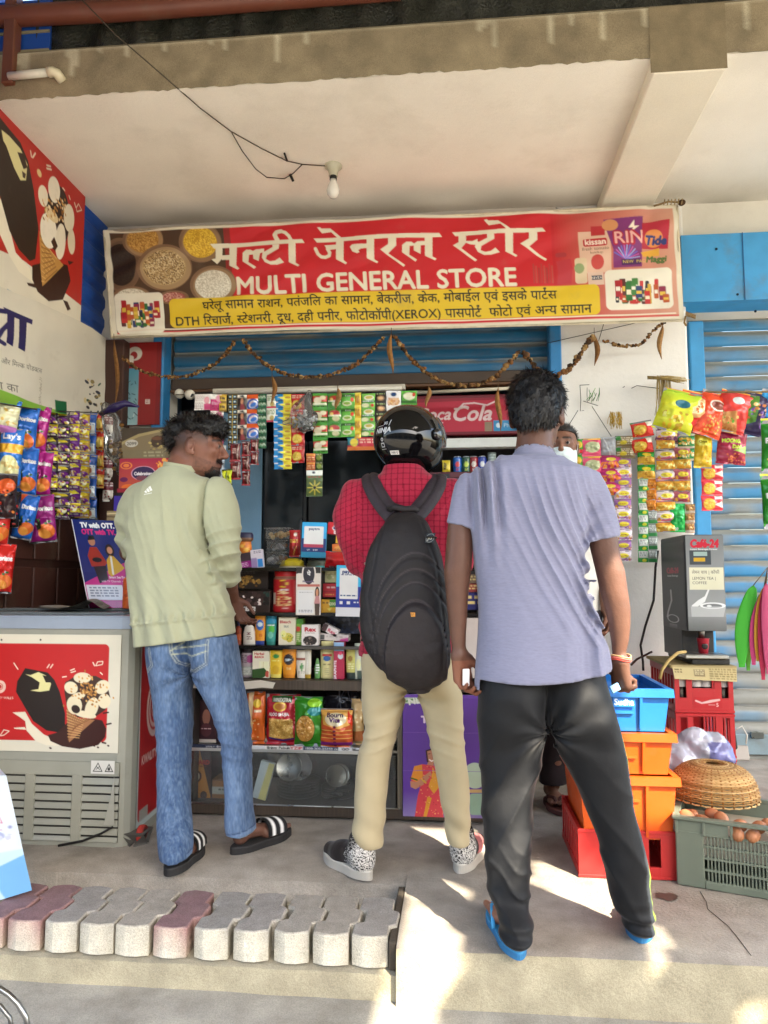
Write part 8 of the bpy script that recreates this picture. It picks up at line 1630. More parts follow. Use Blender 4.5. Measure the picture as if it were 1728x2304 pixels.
# second shelf: toiletries
def T(label,cat,name,a,b,c,d,prof,bg,ops,z,Y=3.475,sq=.45,**k):return K(spun,name,label,cat,a,b,c,d,Y,prof,bg,ops,base=z,squash=sq,k=1.0,**k)
T('brown bottle of hair oil at the left end of the upper toiletry shelf','bottle','oil_bottle',135,1140,195,1385,BOT,'#7a3018',[('r',0,0,100,20,'#2a2a4a'),('r',20,55,100,80,'#a84a20')],Z3,sq=.8)
T('white lotion pump bottle with a red cap','bottle','lotion_bottle',215,1100,345,1385,[(1,0),(1,.4),(.75,.66),(.36,.74),(.36,.9),(.2,.92),(.2,1)],'#d5cdc4',[('r',0,0,100,26,'#a81c20'),('t','OYO',50,62,12,'#6a1a28',.05,40),('m',30,68,75,82,3,'#6a2a30')],Z3)
T('orange sunscreen tube with a blue roundel, upper toiletry shelf','tube','cream_tube',340,1062,452,1380,TUBE,'#d08a1f',[('e',52,34,36,18,'#2460b0'),('e',52,32,24,8,'#c8d4e0'),('t','75',60,72,12,'#b8561c',.04),('r',0,86,100,100,'#1f3a8a')],Z3)
T('teal and green face wash tube with a bright green leaf','tube','cream_tube',455,1078,570,1385,TUBE,'#2f8a84',[('r',0,0,100,26,'#2a86a8'),('e',60,46,28,14,'#4aa83a'),('m',20,30,84,38,1,'#cfe0d8'),('e',50,66,26,12,'#6ab0a0'),('r',0,88,100,100,'#2a7a70')],Z3)
K(carton,'cream_carton','white hair remover box with yellow flowers on the upper toiletry shelf','box',600,1085,782,1385,3.47,.06,'#cfc8b0',[('t','Bleach',40,22,14,'#a83a3a',.05,66),('t','SILK',46,37,10,'#8a8a7a',.03),('e',52,70,34,14,'#c8bc5a'),('e',30,60,16,12,'#d8d08a'),('e',64,78,18,12,'#b8a83a'),('d',20,56,90,92,14,4,['#d8c84a','#8a9a3a','#5a3a1a'])],base=Z3,k=1.)
K(carton,'henna_pack','green henna pack half behind the yellow flower box','box',782,1105,862,1385,3.49,.05,'#6a9a34',[('r',0,0,100,20,'#3f7a28'),('e',30,40,40,10,'#b83a2a'),('m',10,55,80,90,5,'#cfd8a8')],base=Z3)
K(carton,'powder_box','upright white box printed with a dark hair picture','box',845,1165,1028,1390,3.455,.05,'#cfc8c4',[('t','Rex',50,32,26,'#a82c38',.07,66),('t','Dyeing Powder',50,42,8,'#5a4a48',.02,60),('e',50,76,40,22,'#2a2220'),('d',18,58,84,96,30,5,['#15100f','#4a3a34','#8a7a70'])],base=Z3,k=1.)
K(carton,'powder_box','tipped over white hair colour box lying on white packs','box',1062,1178,1240,1262,3.50,.05,'#c9c0be',[('r',0,0,30,100,'#3a2426'),('t','Rex',62,80,60,'#a82c4a',.07,50)],tilt=27)
K(carton,'soap_stack','low pile of white soap packs at the right of the upper toiletry shelf','soap',1035,1262,1345,1335,3.50,.08,'#b8b0ac',[('r',0,20,18,90,'#4a4a4a'),('m',24,30,80,70,1,'#9a8f8c'),('p',[(72,70),(100,40),(100,100),(70,100)],'#a83a7a')],tilt=3)
K(carton,'bundle_back','dark mottled blue bundle at the back right of the upper toiletry shelf','bundle',1120,1075,1475,1260,3.62,.05,'#2a3044',[('d',0,0,100,100,40,6,['#3a4258','#1f2436','#4a5064','#2a2a30'])])
# third shelf
T('dark lidded jar with purple and white label at the left of the lower toiletry shelf','jar','balm_jar',185,1430,322,1740,JAR,'#9a8f96',[('r',0,0,100,16,'#1f1a20'),('e',78,36,26,14,'#8a2a6a'),('m',8,24,56,52,4,'#5a4a58'),('r',0,62,100,92,'#8d9692'),('m',8,66,90,90,8,'#c8ccc4')],Z4,sq=.9)
K(carton,'wax_box','white wax strip box with a green leaf at its foot','box',322,1448,500,1740,3.46,.06,'#cbc6b4',[('t','Herbal',40,15,13,'#a83030',.05,60),('t','BLEACH',40,26,11,'#a83030',.05,56),('r',40,38,98,74,'#d8d0b0'),('l',[(50,40),(48,72)],3,'#e4dcc4'),('l',[(66,40),(64,72)],3,'#b8ac84'),('p',[(0,68),(70,62),(100,82),(60,100),(0,100)],'#2c4a22'),('e',90,84,12,12,'#a8483a')],base=Z4,k=1.)
T('mustard face cream tube with a green oval on the lower toiletry shelf','tube','cream_tube',498,1440,635,1735,TUBE,'#c8a82a',[('e',52,22,26,8,'#2a7a3a'),('m',20,36,86,42,1,'#e4d884'),('e',50,70,30,16,'#b8921c'),('r',0,86,100,100,'#c8b85a')],Z4)
T('orange sun tube with black and blue roundel on the lower toiletry shelf','tube','cream_tube',632,1412,782,1730,TUBE,'#cf861f',[('e',48,38,36,18,'#22222a'),('t','SUN',48,43,11,'#b8c8e0',.05),('l',[(22,24),(60,18)],3,'#22222a'),('t','50',50,72,12,'#d8b070',.04),('r',0,88,100,100,'#c87a1c')],Z4)
T('white aloe cream tube with a brown band','tube','cream_tube',782,1435,910,1735,TUBE,'#cfcabc',[('r',0,28,96,36,'#8a4a3a'),('e',50,60,12,14,'#4a8a4a'),('l',[(40,66),(34,50)],3,'#3a7a3a'),('l',[(56,66),(66,48)],3,'#3a7a3a'),('m',20,74,80,84,2,'#9a9488')],Z4)
T('leaning white cream tube with gold cap','tube','cream_tube',870,1435,945,1740,TUBE,'#c4c0b0',[('l',[(60,10),(40,80)],6,'#dcd8cc'),('r',0,86,100,100,'#a8862a')],Z4)
T('green and white bottle beside the tall cream lotion','bottle','oil_bottle',980,1530,1042,1745,[(.9,0),(1,.5),(.5,.9),(.4,1)],'#5a8a4a',[('m',20,30,90,80,4,'#d8e0cc')],Z4)
T('tall cream coloured lotion bottle with a blue oval','bottle','lotion_bottle',1040,1345,1188,1742,[(.95,0),(1,.05),(1,.84),(.92,.86),(.92,1)],'#c8bf86',[('r',14,34,86,40,'#b8322a'),('e',50,46,28,7,'#2a5a9a'),('r',0,14,100,16,'#a89f6a'),('m',26,60,80,66,1,'#8a8250'),('m',40,72,70,92,4,'#a8a070')],Z4,sq=.6)
K(carton,'toothpaste_box','upright maroon toothbrush box with vertical white lettering','box',1188,1345,1300,1742,3.46,.05,'#a02040',[('r',0,0,100,24,'#8aaac8'),('t','GRAPHITE',26,76,9.5,'#e0ccd0',.05,190,-90),('e',66,38,26,8,'#b8b8bc'),('e',64,30,16,5,'#c83a5a')],base=Z4,k=1.1)
T('yellow green bottle leaning at the right end of the lower toiletry shelf','bottle','oil_bottle',1315,1420,1425,1738,TUBE,'#b4b060',[('e',46,32,22,10,'#8a6a2a'),('r',0,78,100,100,'#26322e'),('m',20,48,80,70,3,'#d8d4a0')],Z4)
T('white and green bottle just left of the cream trousers','bottle','oil_bottle',1408,1360,1492,1740,TUBE,'#c0c4b0',[('r',30,76,100,100,'#3a4a44'),('e',50,60,30,16,'#d8d49a')],Z4)
# lower case, upper half
D=lambda f,name,label,cat,a,b,c,d,Y,*r,**k:K(f,name,label,cat,a,b,c,d,Y,*r,cr=cD,**k)
D(carton,'health_drink_box','maroon and white box of a women drink with vertical lettering','box',88,232,290,550,3.50,.10,'#2f141c',[('r',0,2,34,94,'#c8bcb0'),('t','Women s',12,62,16,'#3a2420',.05,130,-90),('t','PLUS',28,76,13,'#3a2420',.05,64,-90),('e',62,40,14,18,'#8a5a4a'),('e',62,70,20,16,'#4a2028'),('r',0,92,100,100,'#c8bcb0'),('m',44,66,80,70,1,'#c8a8a8')],base=ZM,k=1.)
D(pouch,'namkeen_packet','orange namkeen packet with a clear front by the blue jeans','packet',515,168,655,560,3.50,'#b8561c',[('r',12,0,38,70,'#d8b48a'),('e',60,22,22,8,'#c8a82a'),('m',46,34,90,42,1,'#e0c0a0'),('d',10,50,70,90,30,4,['#d8a05a','#b87a34','#e0bc80'])],.03,base=ZM,k=1.)
D(pouch,'namkeen_packet','big red namkeen packet printed TOMEXTRA and ALOO BHUJIA','packet',662,168,918,545,3.50,'#a01c2a',[('r',18,4,76,16,'#2f5a2a'),('t','10%EXTRA',47,14.5,9,'#d8d0c4',.05,52),('e',42,24,20,9,'#c8a032'),('e',42,24,15,6,'#a86a28'),('t','ALOO BHUJIA',40,41,8,'#e0d4cc',.05,58),('p',[(12,46),(80,48),(82,84),(50,88),(10,84)],'#b8924a'),('d',12,46,80,86,180,1.8,['#c8a45a','#a87f3c','#d8ba74','#8a6430']),('p',[(10,84),(50,89),(84,84),(84,88),(50,93),(10,88)],'#3a2a6a'),('m',84,20,92,60,5,'#c86a6a')],.04,base=ZM,k=1.1)
D(pouch,'namkeen_packet','green bean namkeen packet with a round picture of beans','packet',872,208,1082,580,3.47,'#2f7a1f',[('e',72,12,24,8,'#8ac42a'),('e',76,28,26,8,'#1f7a7a'),('e',42,62,36,28,'#2a5a1a'),('e',42,62,33,26,'#a87a3a'),('d',12,38,72,86,110,3,['#c89a50','#8a5f28','#d8b070','#a8742f'],(42,62,32,25))],.04,base=ZM,k=1.1)
D(pouch,'health_drink_pouch','orange and purple pouch printed Bourn Vita','packet',1068,300,1308,592,3.46,'#b8502a',[('r',0,0,100,6,'#2a1a30'),('p',[(0,4),(100,4),(92,40),(60,48),(10,40)],'#d09a4a'),('e',48,26,34,16,'#d8c4a0'),('t','Bourn',46,20,14,'#3a1f44',.06,52),('t','Vita',46,32,15,'#4a2450',.06,34),('p',[(84,4),(100,20),(100,44),(86,34)],'#c83a20'),('r',2,52,98,54,'#d8a050'),('r',2,62,98,64,'#d8a050'),('r',2,72,98,74,'#d8a050')]+[('e',46,44+10*i,5,3,'#6a2438')for i in range(6)]+[('r',0,84,98,92,'#7a2a78')],.04,base=ZM,k=1.1)
D(pouch,'black_pouch','black shiny pouch standing behind the orange and purple pouch','packet',1090,170,1350,330,3.55,'#1c1a20',[('l',[(45,0),(52,90)],2,'#6a6a70'),('l',[(60,0),(40,80)],1.5,'#4a4a52'),('l',[(70,10),(90,90)],1.5,'#55555c')],.03)
D(pouch,'pasta_bag','pale bag of orange snacks at the right end of the lower case','packet',1295,225,1390,570,3.52,'#b89a6a',[('d',0,20,100,60,20,9,['#d8c49a','#a8844a']),('r',0,68,100,90,'#a8643a')],.03,base=ZM)
D(pouch,'noodle_bag','loose striped snack packets lying below the orange packet','packet',590,500,830,572,3.52,'#6a5a3a',[('d',0,0,100,100,30,8,['#2a2a20','#c8bca0','#8a3a2a','#3a4a24'])],.02,base=ZM)
# lower half
D(carton,'juicer_box','brown and orange bulb box with AWARD lettering behind the jeans','box',70,645,250,1020,3.50,.10,'#3a1f20',[('p',[(20,0),(48,0),(98,96),(98,100),(46,100),(30,50),(8,30)],'#b8782a'),('t','AWARD',50,33,12,'#a82a20',.06,84),('m',14,36,80,39,1,'#6a3a1a'),('e',40,57,20,12,'#4a2a20'),('e',38,57,14,9,'#c8b8a0'),('e',70,94,14,8,'#3a2420')],base=ZB,k=1.)
D(carton,'small_carton','small stacked brown cartons next to the AWARD box','box',255,875,352,1020,3.50,.10,'#8a5a2a',[('r',0,40,100,76,'#a8a49a'),('m',50,50,90,62,1,'#3a3a3a'),('r',0,0,100,8,'#5a2f18')],base=ZB)
D(carton,'ruled_notebooks','leaning white and yellow thin packets in the lower case','packet',585,745,690,1030,3.50,.03,'#b8c2c6',[('p',[(60,0),(100,0),(100,100),(44,100)],'#c0b878'),('r',0,0,40,100,'#b4c0c8')],base=ZB,tilt=14)
def rolls(label,cx,yb,r,Y,n,cols,up):
 x,y=cD(cx,yb);c=W(x,y,Y);c[2]=ZB;R_=r*.3014*px2m(Y);t=thing('plate_stack',label,'plates',c);q=random.Random(int(cx))
 for k in range(n):
  mb=MB();z=ZB+k*R_*.13;mb.lathe([(R_*.6,z),(R_*.97,z+R_*.10),(R_,z+R_*.12),(R_*.95,z+R_*.10),(R_*.58,z+.004)],(c[0]+q.uniform(-.003,.003),c[1]+R_,0),H(q.choice(cols)),26);mb.build('plate',M_METAL,t)
 for k in range(up):
  mb=MB();a=radians(q.uniform(-35,35));mb.frame((c[0]+q.uniform(-.45,.45)*R_,c[1]+R_*q.uniform(.5,1.1),ZB+n*R_*.13+R_*.62),(cos(a),.2,sin(a)),(q.uniform(-.3,.3),-.95,.35));mb.lathe([(R_*.3,0),(R_*.60,R_*.12),(R_*.64,R_*.14),(R_*.58,R_*.12),(R_*.28,.005)],n=24,col=H(q.choice(cols)));mb.build('bowl',M_METAL,t)
rolls('tall stack of grey foil plates with bowls on top in the lower case',870,1040,160,3.48,6,['8a8680','76726c','97928a'],5)
rolls('low stack of foil plates right of the taller stack',1180,1000,130,3.50,5,['7c7870','8f8a80','6a665e'],2)
# packs glimpsed between the rider's arm and the lavender t-shirt
for i,(y0,y1,bg,l)in enumerate(((1292,1312,'#6a5a4a','topmost'),(1313,1332,'#8a3a3a','middle'),(1333,1372,'#2c2f6a','lowest'))):carton('snack_box','%s of three small packs seen left of the lavender t-shirt'%l,'box',1046,y0,1092,y1,3.46,.06,bg,[('m',10,20,90,80,2,'#c8b87a')],base=None)
# ---------------------------------------------------------------- right side: hanging snacks (crop: x, y)
cR=crop(1228,640,.3014);GR='snack packets hanging by the white pillar';YP=4.40
def Rs(label,a,b,c,d,n,bg,ops,Y=YP,**k):x0,y0=cR(a,b);x1,y1=cR(c,d);return strip('snack_strip',label,x0,y0,x1,y1,Y,n,bg,ops,th=k.pop('th',.024),group=GR,cat='snack strip',piece='packet',k=.9,**k)
nam=lambda c,d:[('e',50,50,30,22,'#d8c43a'),('t','Haldi',50,57,16,'#9a2a20',.03,34),('r',0,78,100,92,d),('d',4,70,96,96,16,5,['#d8a03a','#b87a2a',c])]
yel=[('d',4,14,96,86,46,6,['#e0b04a','#b8842a','#d89a32','#f0d080']),('r',0,0,100,9,'#a84a6a'),('r',0,92,100,100,'#8a5a3a')]
Rs('pink and green snack strip just right of the masked face',205,1155,278,1385,2,'#3a8a2a',[('e',50,40,34,22,'#c8a83a'),('r',0,70,100,90,'#c8323a')])
Rs('two joined pink packets with pale round windows',268,1150,412,1420,2,'#c8486a',[('e',55,50,38,30,'#a8b088'),('d',24,28,86,74,20,5,['#8fa07a','#c0c4a0']),('r',0,0,100,10,'#d8a03a')])
Rs('magenta and orange snack strip left of the tall lilac one',400,1275,560,1575,3,'#a82a6a',[('e',50,34,22,14,'#d8b83a'),('d',8,55,92,92,40,6,['#d87a2a','#c8601f','#e09a4a']),('r',0,0,100,10,'#8a1f4a')],th=.03)
Rs('tall lilac, white and orange snack strip ending low on the pillar',512,1290,640,2065,10,'#8a5a98',nam('#8a5a98','#cfc0d4'),arts=[('#8f649c',nam('#8a5a98','#cfc0d4')),('#cfc4cc',nam('#9a6aa0','#b88ab8'))])
Rs('grey backed packets turned away at the top of the pillar strips',410,1140,525,1290,1,'#8f9296',[('l',[(20,10),(60,90)],8,'#b8babc'),('r',0,90,100,100,'#6a6c70')])
Rs('brown and green backed packets beside the grey ones',518,1130,665,1300,2,'#7a6a4a',[('m',10,15,90,80,4,'#c8c0a8'),('e',40,60,18,16,'#c8b83a'),('r',0,0,30,40,'#2f7a3a')])
Rs('red strip with yellow puffs hanging highest at the left',640,1020,800,1262,2,'#c0281f',[('e',36,56,28,28,'#d8a83a'),('d',12,30,60,84,20,5,['#e8c05a','#b8802a']),('r',70,0,100,40,'#d8d0c0'),('r',0,0,100,10,'#2a7a3a')],tilt=-10,th=.03)
Rs('green and golden snack strip under the red one',684,1240,815,1450,2,'#1f8a32',[('e',48,34,24,14,'#d8c43a'),('r',0,50,100,100,'#c89a3a'),('d',2,52,98,96,30,5,['#d8b04a','#a8762a'])],th=.03)
Rs('narrow green and white sachet strip beside the cable',690,1450,765,2075,7,'#2f8a3f',[('r',8,8,92,62,'#b4b8b0'),('m',16,14,84,50,3,'#6a6e6a'),('e',60,82,20,12,'#c8c83a')],th=.01)
Rs('grey and green sachet strip next to the narrow green one',765,1690,832,2075,4,'#7a827c',[('r',0,70,100,96,'#2f7a3f'),('m',12,12,88,60,4,'#b8bcb8')],th=.01)
Rs('short orange and brown strip in the middle of the pillar',752,1450,825,1690,3,'#b8701f',[('d',0,10,100,90,30,8,['#d8923a','#8a4a1a'])])
Rs('long white and yellow snack strip, left of the two longest',822,1080,968,1850,10,'#c8c0c4',yel,arts=[('#cfc6ca',nam('#b85a80','#b85a80')),('#c8952f',yel)],th=.03)
Rs('long pink and yellow snack strip, right of the two longest',950,1215,1080,1625,5,'#a84a5a',yel,arts=[('#a85a6a',nam('#a84a5a','#8a3a4a')),('#c8952f',yel)],th=.03)
Rs('violet brown packets where the long strips meet the rope',825,1060,1010,1180,1,'#6a3a5a',[('d',4,20,96,90,40,5,['#b88a4a','#8a5a6a','#d8b86a']),('m',10,8,90,24,1,'#cfc0c8')],tilt=12)
Rs('green snack packets behind the violet brown ones',985,1040,1115,1320,3,'#1f7a3a',[('d',8,14,92,70,26,7,['#d8b04a','#c88a2a','#cfd0a0']),('r',0,82,100,96,'#c8c4b0')])
Rs('bright green netted bag low beside the long strips',930,1635,1042,1850,1,'#1fa04a',[('d',0,0,100,60,30,9,['#3ac06a','#158038','#5ad08a']),('t','20',40,92,12,'#cfe8d4',.03)],th=.03)
Rs('short brown strip right of the bright green bag',1040,1640,1112,1855,3,'#a87a4a',[('d',4,10,96,60,22,7,['#d8b06a','#8a5a3a']),('r',0,70,100,92,'#c8bcae')])
Rs('red strip with yellow biscuits over the blue shutter guide',1160,1345,1320,1690,3,'#c02a38',[('e',36,56,28,36,'#d8a032'),('d',14,30,58,84,26,4,['#e8be50','#b8802a']),('r',62,8,96,26,'#d8d4cc'),('p',[(60,60),(98,40),(98,80)],'#d8c4b8')],Y=4.36,th=.012)
big=[('yellow green namkeen packet, first from the left on the rope',862,798,1105,1055,'#c0c42a',[('g',0,0,100,40,'#8ab02a','#c8cc2f'),('e',60,34,20,10,'#1f5a6a'),('d',20,55,80,95,30,5,['#d8a82a','#e8d870','#a88a1f'])],18),('red noodle packet, second on the rope',1010,808,1205,1062,'#c0281f',[('e',50,40,38,26,'#d0a06a'),('e',50,40,28,18,'#e0c89a'),('d',28,26,74,54,20,4,['#c86a2a','#8a3a1a','#e8d8a0'])],16),('orange red namkeen packet, third on the rope',1150,806,1330,1095,'#c8421f',[('e',56,32,30,12,'#c8c0b0'),('e',56,32,25,9,'#7a3a2a'),('d',20,60,84,94,34,4,['#d8a04a','#b8702a'])],17),('salmon red namkeen packet, fourth on the rope',1300,806,1500,1062,'#c83a34',[('e',56,24,18,9,'#c8d4e0'),('p',[(10,60),(60,50),(80,100),(10,100)],'#b8824a'),('d',10,58,70,98,34,4,['#d8b06a','#a86a34','#5a8a2a'])],18),('dark blue snack packet, fifth on the rope',1470,810,1650,1080,'#2a2044',[('p',[(0,20),(50,10),(60,70),(0,90)],'#4a7a2a'),('d',30,30,95,80,26,6,['#b8703a','#d8a86a','#6a4a8a']),('e',16,80,14,8,'#d8a83a')],18),('sky blue snack packet at the right edge of the photo',1610,800,1790,1060,'#2a86c0',[('t','S',40,50,40,'#e0e4e8',.06),('r',0,70,100,100,'#1f4a7a')],14)]
for l,a,b,c,d,bg,ops,ti in big:
 x0,y0=cR(a,b);x1,y1=cR(c,d);pouch('namkeen_packet',l,'packet',x0-8,y0-2,x1+5,y1+14,4.0,bg,ops+[('r',0,0,100,3,'#d8a03a')],.045,tilt=ti,yaw=R0.uniform(-16,16),group='big packets hung on the rope',k=1.)
for l,a,b,c,d,bg,ops,ti in(('yellow chips packet hanging under the rope packets',1108,1070,1242,1372,'#c8a41f',[('e',36,38,30,10,'#e0c84a'),('t','Chips',36,40,9,'#5a4a12',.04,40),('d',30,56,96,96,20,8,['#e0c050','#b88a1f'])],4),('maroon dal packet hanging before the blue shutter',1275,1052,1500,1345,'#8a1f3a',[('t','MOONG',42,46,12,'#a8c83a',.05,60),('t','DAL',64,60,12,'#a8c83a',.05,34),('p',[(50,66),(100,50),(100,72)],'#7aa02a'),('d',30,74,96,97,50,3,['#b84a34','#d87a4a','#8a2a20']),('e',84,14,8,6,'#d8a030')],6)):
 x0,y0=cR(a,b);x1,y1=cR(c,d);pouch('snack_packet',l,'packet',x0,y0,x1,y1,4.05,bg,ops,.04,tilt=ti,k=1.)
x0,y0=cR(1612,1000);x1,y1=cR(1760,1830);strip('snack_strip','green packets printed Pu at the right edge before the shutter',x0,y0,x1,y1,3.7,2,'#1f7a1f',[('t','Puffs',50,46,13,'#dfe6d8',.05,80),('d',20,55,98,97,50,5,['#c89a3a','#d8b85a','#8a6a2a','#3a8a2a']),('r',0,0,100,4,'#d8c83a')],th=.04,piece='packet',cat='snack strip',k=.9)
mb=MB();mb.tube([W(*cR(860,850),4.15),W(*cR(920,800),4.05),W(*cR(1300,804),3.98),W(*cR(1800,800),3.9)],.005,H('7a6a4a'),6);mb.tube([W(*cR(860,850),4.15),W(*cR(1000,1010),4.4)],.004,H('7a6a4a'),5);tag(mb.build('hanging_rope',M_DRY),'rope carrying the big snack packets across the right shutter','rope')
# straw ornaments, leaf, wires on the pillar
def tuft(name,label,a,b,c,d,Y,n,cols,seed,horiz=0,cat='straw'):
 q=random.Random(seed);mb=MB()
 for k in range(n):
  x=q.uniform(a,c);p=W(*cR(x,b+q.uniform(-12,12)),Y-q.uniform(0,.03));e=W(*cR(x+q.uniform(-22,22)+horiz*q.uniform(.8,1.2),d+q.uniform(-24,24)),Y-q.uniform(0,.04));mb.tube([p,(p+e)/2+[q.uniform(-.008,.008),-.01,q.uniform(-.006,.006)],e],.0016,H(q.choice(cols)),4)
 return tag(mb.build(name,M_DRY),label,cat)
ST=['a8925a','c0aa72','8a7444','b89e60']
tuft('straw_bundle','dry straw bundle hanging from the pillar above the snack strips',830,690,930,1000,4.42,46,ST,1);tuft('straw_bar','horizontal bunch of dry straw across the straw bundle',756,695,770,715,4.40,22,ST,2,250);tuft('straw_ornament','small yellow woven straw piece on the white pillar',470,960,562,1062,4.47,34,['c8a84a','d8c07a','b8923a'],3);tuft('leaf_charm','green leaf charm with black stalks on the pillar near the blue guide',300,870,390,790,4.45,12,['2f6a2a','4a8a3a','1c2a1c','6a9a4a'],4,20,'charm')
mb=MB()
for L in([(255,750),(262,860),(258,945),(285,940)],[(255,752),(325,748)],[(280,870),(390,905)],[(345,910),(490,1135)],[(240,940),(150,1085)],[(575,770),(590,760)],[(640,775),(680,755),(860,778)],[(440,270),(395,420)],[(0,440),(200,395),(800,258),(1000,230)]):mb.tube([W(*cR(x,y),4.46)for x,y in L],.0022,H('34342c'),5)
tag(mb.build('loose_wires',M_RUBBER),'loose strings and wires pinned across the white pillar','wire')
# dried flower garlands, each swag a thing, and hanging dried leaves
cd=lambda x,y:(x*1.0416,y*1.0416)
for lab,pts,Y,big_ in(('dried flower garland swag before the red board at the far left',[(262,770),(285,790),(330,812),(400,816),(470,786),(512,732)],4.24,.8),('dried flower garland swag across the tube light, second from left',[(520,730),(560,780),(620,812),(700,815),(770,790),(836,722)],4.24,.9),('thick dried flower garland swag over the red cooler sign',[(850,722),(890,782),(950,826),(1010,836),(1065,822),(1105,778),(1126,755)],4.24,1.05),('tangled dried garland swag above the head of the t-shirt man',[(1128,758),(1160,798),(1190,816),(1230,800),(1262,752),(1284,722)],4.26,1.3),('sparse dark garland swag on the white pillar',[(1300,735),(1340,748),(1385,745),(1410,715),(1440,692)],4.40,.8)):
 P_=np.array([W(*cd(x,y),Y)for x,y in pts]);g=thing('garland',lab,'garland',P_[0],'dried flower garlands');t=np.linspace(0,len(P_)-1,60);C=np.stack([np.interp(t,np.arange(len(P_)),P_[:,i])for i in range(3)],1);C=np.stack([np.convolve(np.pad(C[:,i],4,mode='edge'),np.ones(9)/9,'valid')for i in range(3)],1)
 mb=MB();mb.tube(C,.002,H('5a4a34'),5);mb.build('string',M_DRY,g);mb=MB();q=random.Random(len(lab));L=np.cumsum(np.r_[0,np.linalg.norm(np.diff(C,axis=0),axis=1)]);s=0
 while s<L[-1]:
  c_=np.array([np.interp(s,L,C[:,i])for i in range(3)]);r_=.0150*big_*q.uniform(.6,1.2)
  if not(q.random()<.12 and 'sparse' in lab):
   for _ in range(3):mb.ball(c_+np.array([q.gauss(0,.004),q.gauss(0,.004),q.gauss(0,.004)]),r_*q.uniform(.6,1),H(q.choice(['4a3524','6a4a2c','8a6a40','3a2a1c','7a5230','a08358'])),3,(q.uniform(.7,1.2),1,q.uniform(.6,1.1)))
  s+=.016*big_
 stuff(mb.build('dried_flowers',M_DRY,g))
for lab,x,y0,y1,w in(('long dried leaf hanging left of the middle of the banner',845,722,808,9),('brown dried leaf before the green glitter strip',590,812,872,8),('thin dried leaf hanging before the green soup packets',729,838,886,9),('pale dried leaf dangling just above the helmet',924,835,880,8),('long curled dried leaf before the cooler sign',1078,838,932,9),('dried leaf hanging at the left side of the pillar',1287,722,790,9),('dried leaf hanging at the right side of the pillar',1428,702,776,9),('dried stalk hanging at the left post under the banner',250,735,880,7)):
 Yl=4.22 if x<1200 else 4.42;n=9;Pg=np.zeros((n,5,3));q=random.Random(x)
 for i in range(n):
  t=i/(n-1);hw=w*.68*(sin(pi*min(1,t*1.05))**.8+.12)*(1-.3*t)
  for j in range(5):Pg[i,j]=W(*cd(x+(j-2)/2*hw+4*sin(t*5+x),y0+t*(y1-y0)),Yl-.012*(1-abs(j-2)/2)-.01*sin(t*6))
 mb=MB();mb.grid(Pg,H(q.choice(['8a6238','7a5530','9a7448'])));mb.grid(Pg+[0,.0015,0],H('6a4a2c'),flip=True);a=W(*cd(x+4*sin(x),y0-14),Yl);mb.tube([a,Pg[0,2]],.0018,H('5a4630'),4);tag(mb.build('dried_leaf',M_DRY),lab,'leaf','dried leaves hanging from the string')
 # ---------------------------------------------------------------- bulb on the ceiling with its wires
ce=lambda x,y,z=ZC-.012:CAMP+_ray(x,y)*((z-CAM_H)/_ray(x,y)[2])
p=ce(750,372,ZC);bl=thing('ceiling_bulb','white bulb in a ceiling holder with drooping wires','bulb',p);mb=MB();mb.lathe([(.050,0),(.050,-.012),(.034,-.022),(.026,-.05),(.026,-.065)][::-1],p,H('b8b49c'),20);mb.build('holder',M_PLAST,bl);mb=MB();mb.lathe([(.02,-.062),(.021,-.085)][::-1],p,H('2a2a28'),16);mb.build('socket_ring',M_RUBBER,bl)
mb=MB();mb.lathe([(.003,-.195),(.020,-.190),(.033,-.172),(.037,-.150),(.030,-.122),(.019,-.100),(.018,-.084)],p,H('e0ddd4'),20);mb.build('bulb',M_GLOSS,bl)
mb=MB();mb.tube([W(177,-8,3.0),W(260,78,3.05),W(330,138,3.13),W(385,186,3.165),ce(450,243,ZC-.02),ce(520,296),ce(590,335),ce(645,362),ce(680,370),ce(742,374)],.0030,H('4a4236'),6);mb.tube([ce(520,296),ce(545,340,ZC-.02),ce(575,380,ZC-.03),ce(600,399,ZC-.03),ce(640,402,ZC-.03),ce(660,390,ZC-.02),ce(680,370)],.003,H('3a3128'),5);mb.tube([ce(652,392),ce(660,408,ZC-.04)],.008,H('1c1a18'),6);mb.tube([ce(640,345),ce(646,362)],.006,H('2a2620'),5)
mb.build('wire',M_RUBBER,bl)
